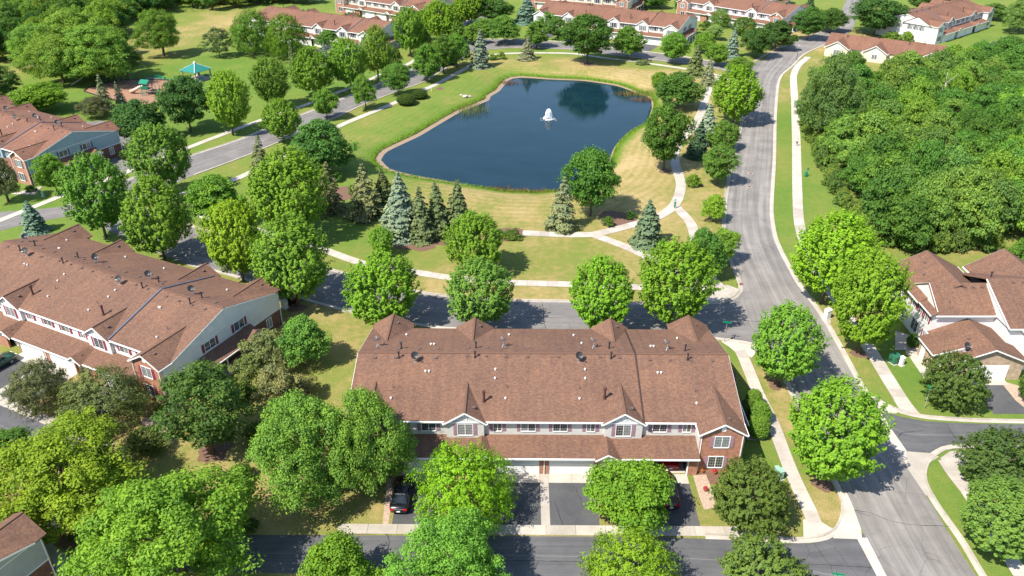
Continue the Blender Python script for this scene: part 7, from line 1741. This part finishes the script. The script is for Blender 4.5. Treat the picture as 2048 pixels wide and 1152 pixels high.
for i_, k_ in enumerate(('man1', 'man2')):
    root = empty('manhole_cover', (*PTS[k_], .03), 0, ('round manhole cover in the main road, nearer one', 'round manhole cover in the main road, farther one')[i_], 'manhole cover')
    mb = MB(); mb.lathe((0, 0, 0), [(.52, 0), (.5, .012), (.4, .014)], 16); mb.build('rim', M['concrete'], root)
    mb = MB(); mb.lathe((0, 0, 0), [(.4, .012), (0, .016)], 16); mb.build('lid', M['rust'], root)
def pot(x, y, label, fl):
    root = empty('flower_pot', (x, y, 0), 0, label, 'flower pot')
    mb = MB(); mb.lathe((0, 0, 0), [(.16, 0), (.24, .38), (.27, .4), (.2, .38), (0, .36)], 10); mb.build('pot', M['pot'], root)
    rg = np.random.default_rng(int(x * 100) & 1023)
    u = unit(160, rg); u[:, 2] = np.abs(u[:, 2])
    me_ = leaves_mesh('flowers', u * .25 * rg.uniform(.6, 1, (160, 1)) + np.array([0, 0, .45]), u, .09, rg.random(160), rg, fl); link('flowers', me_, root)
pot(*PTS['pot1'], 'pot of orange flowers beside the brick pier of the open garage', M['orangeflower'])
pot(*PTS['pot2'], 'pot of red flowers under the lower brick unit window', M['redflower'])
pot(*PTS['pot3'], 'pot of red flowers at the edge of the gravel bed', M['redflower'])
pot(-84.6, 160.3, 'pot of red flowers at the porch of the blue gable house', M['redflower'])
root = empty('garden_chair', (*PTS['chair'], .03), R(40), 'white garden chair by the clipped ball bush', 'chair')
mb = MB(); mb.box(-.28, .28, -.28, .28, .4, .45); mb.build('seat', M['white'], root)
mb = MB(); mb.box(-.28, .28, .25, .3, .45, .95); mb.build('backrest', M['white'], root)
for sx in (-1, 1):
    for sy in (-1, 1):
        mb = MB(); mb.bar((sx * .25, sy * .25, 0), (sx * .25, sy * .25, .4), .05); mb.build('leg', M['white'], root)
x_, y_ = PTS['rocks']
for i_, (dx, dy, s_, lab) in enumerate(((0, 0, .85, 'largest pale boulder on the west shore of the pond'), (1.2, .5, .55, 'flat pale boulder right of the largest shore boulder'), (-1.1, .6, .45, 'small pale boulder left of the largest shore boulder'))):
    bm = bmesh.new(); bmesh.ops.create_icosphere(bm, subdivisions=2, radius=s_)
    rr = random.Random(i_ + 4)
    for v in bm.verts: v.co *= rr.uniform(.8, 1.1); v.co.z *= .55
    me_ = bpy.data.meshes.new('boulder'); bm.to_mesh(me_); bm.free(); me_.materials.append(M['rock'])
    o = link('boulder', me_, None, (x_ + dx, y_ + dy, .1 + float(lawn_z(shoredist(np.array([[x_ + dx, y_ + dy]])))[0]))); tag(o, lab, 'boulder', 'boulders on the pond shore')
x_, y_ = PTS['log']
root = empty('dead_branch', (x_, y_, 0), R(35), 'bleached dead branch at the meadow edge', 'branch')
mb = MB(); mb.tube([(-2.2, 0, .1), (-.6, .2, .7), (1.0, 0, 1.6), (2.4, .3, 2.6)], [.22, .2, .15, .05], 7); mb.build('limb', M['deadwood'], root)
mb = MB(); mb.tube([(-.4, .2, .8), (.3, .9, 1.5), (.8, 1.5, 1.7)], [.12, .08, .03], 6); mb.build('twig', M['deadwood'], root)
# bare branches showing through the wood
for i_, (x_, y_, a_, lab) in enumerate(((112, 140, .6, 'bare grey dead limb standing out of the wood near the right edge'), (103, 185, 1.2, 'bare grey dead limb near the top of the wood'))):
    root = empty('dead_limb', (x_, y_, 0), a_, lab, 'branch')
    mb = MB(); mb.tube([(0, 0, 0), (.3, .1, 4), (1.0, .2, 8), (2.6, .4, 11.2)], [.28, .24, .18, .06], 7); mb.build('limb', M['deadwood'], root)
    for k in range(3):
        mb = MB(); z0 = 6.5 + k * 1.4
        mb.tube([(.7 + .3 * k, .15, z0), (.2 - .6 * k, 1.0 - k * .9, z0 + 1.8), (-.2 - .9 * k, 1.8 - 1.6 * k, z0 + 3.0)], [.12, .07, .02], 6); mb.build('branch', M['deadwood'], root)
# ------------------------------------------------------------ people
def skin_mesh(name, verts, edges, radii, mat, parent=None, sub=1):
    me_ = bpy.data.meshes.new(name); me_.from_pydata(verts, edges, [])
    me_.materials.append(mat)
    o = link(name, me_, parent)
    md = o.modifiers.new('Skin', 'SKIN')
    if not me_.skin_vertices: me_.attributes.new
    for i, r_ in enumerate(radii): me_.skin_vertices[0].data[i].radius = (r_, r_)
    me_.skin_vertices[0].data[0].use_root = True
    o.modifiers.new('Subdivision', 'SUBSURF').levels = sub
    return o
def person(x, y, rz, label, top, bottom, zoff=.065):
    root = empty('person', (x, y, zoff), rz, label, 'person')
    V = [(0, 0, .95), (0, 0, 1.15), (0, 0, 1.38), (0, 0, 1.50), (0, .02, 1.60), (0, .02, 1.72),
         (-.17, 0, 1.42), (-.22, -.03, 1.16), (-.21, .08, .93), (-.2, .13, .84),
         (.17, 0, 1.42), (.22, .05, 1.16), (.21, .16, .95), (.2, .2, .86),
         (-.09, 0, .88), (-.10, .14, .50), (-.10, .08, .09), (-.10, .22, .04),
         (.09, 0, .88), (.10, -.10, .50), (.10, -.26, .11), (.10, -.14, .04)]
    E = [(0, 1), (1, 2), (2, 3), (3, 4), (4, 5), (2, 6), (6, 7), (7, 8), (8, 9), (2, 10), (10, 11), (11, 12), (12, 13), (0, 14), (14, 15), (15, 16), (16, 17), (0, 18), (18, 19), (19, 20), (20, 21)]
    Rd = [.135, .125, .13, .055, .085, .08, .06, .045, .038, .035, .06, .045, .038, .035, .085, .06, .042, .035, .085, .06, .042, .035]
    skin_mesh('body', V, E, Rd, M['skin'], root)
    skin_mesh('shirt', [V[0], V[1], V[2], (0, 0, 1.44), V[6], (-.2, -.015, 1.28), V[10], (.2, .025, 1.28)], [(0, 1), (1, 2), (2, 3), (2, 4), (4, 5), (2, 6), (6, 7)], [.155, .148, .15, .08, .078, .06, .078, .06], top, root)
    skin_mesh('trousers', [(0, 0, .97), V[14], V[15], (-.10, .10, .25), V[18], V[19], (.10, -.18, .27)], [(0, 1), (1, 2), (2, 3), (0, 4), (4, 5), (5, 6)], [.15, .10, .075, .06, .10, .075, .06], bottom, root)
    mb = MB(); mb.lathe((0, 0, 1.66), [(.098, 0), (.1, .06), (.075, .11), (0, .135)], 10); mb.build('hair', M['hair'], root, True)
    return root
person(*PTS['walker'], R(75), 'person in pink walking on the north shore path', M['pink'], M['pink'])
person(*PTS['walker2'], R(10), 'person in a white top walking on the straight sidewalk by the wood', M['whitecloth'], M['navycloth'])
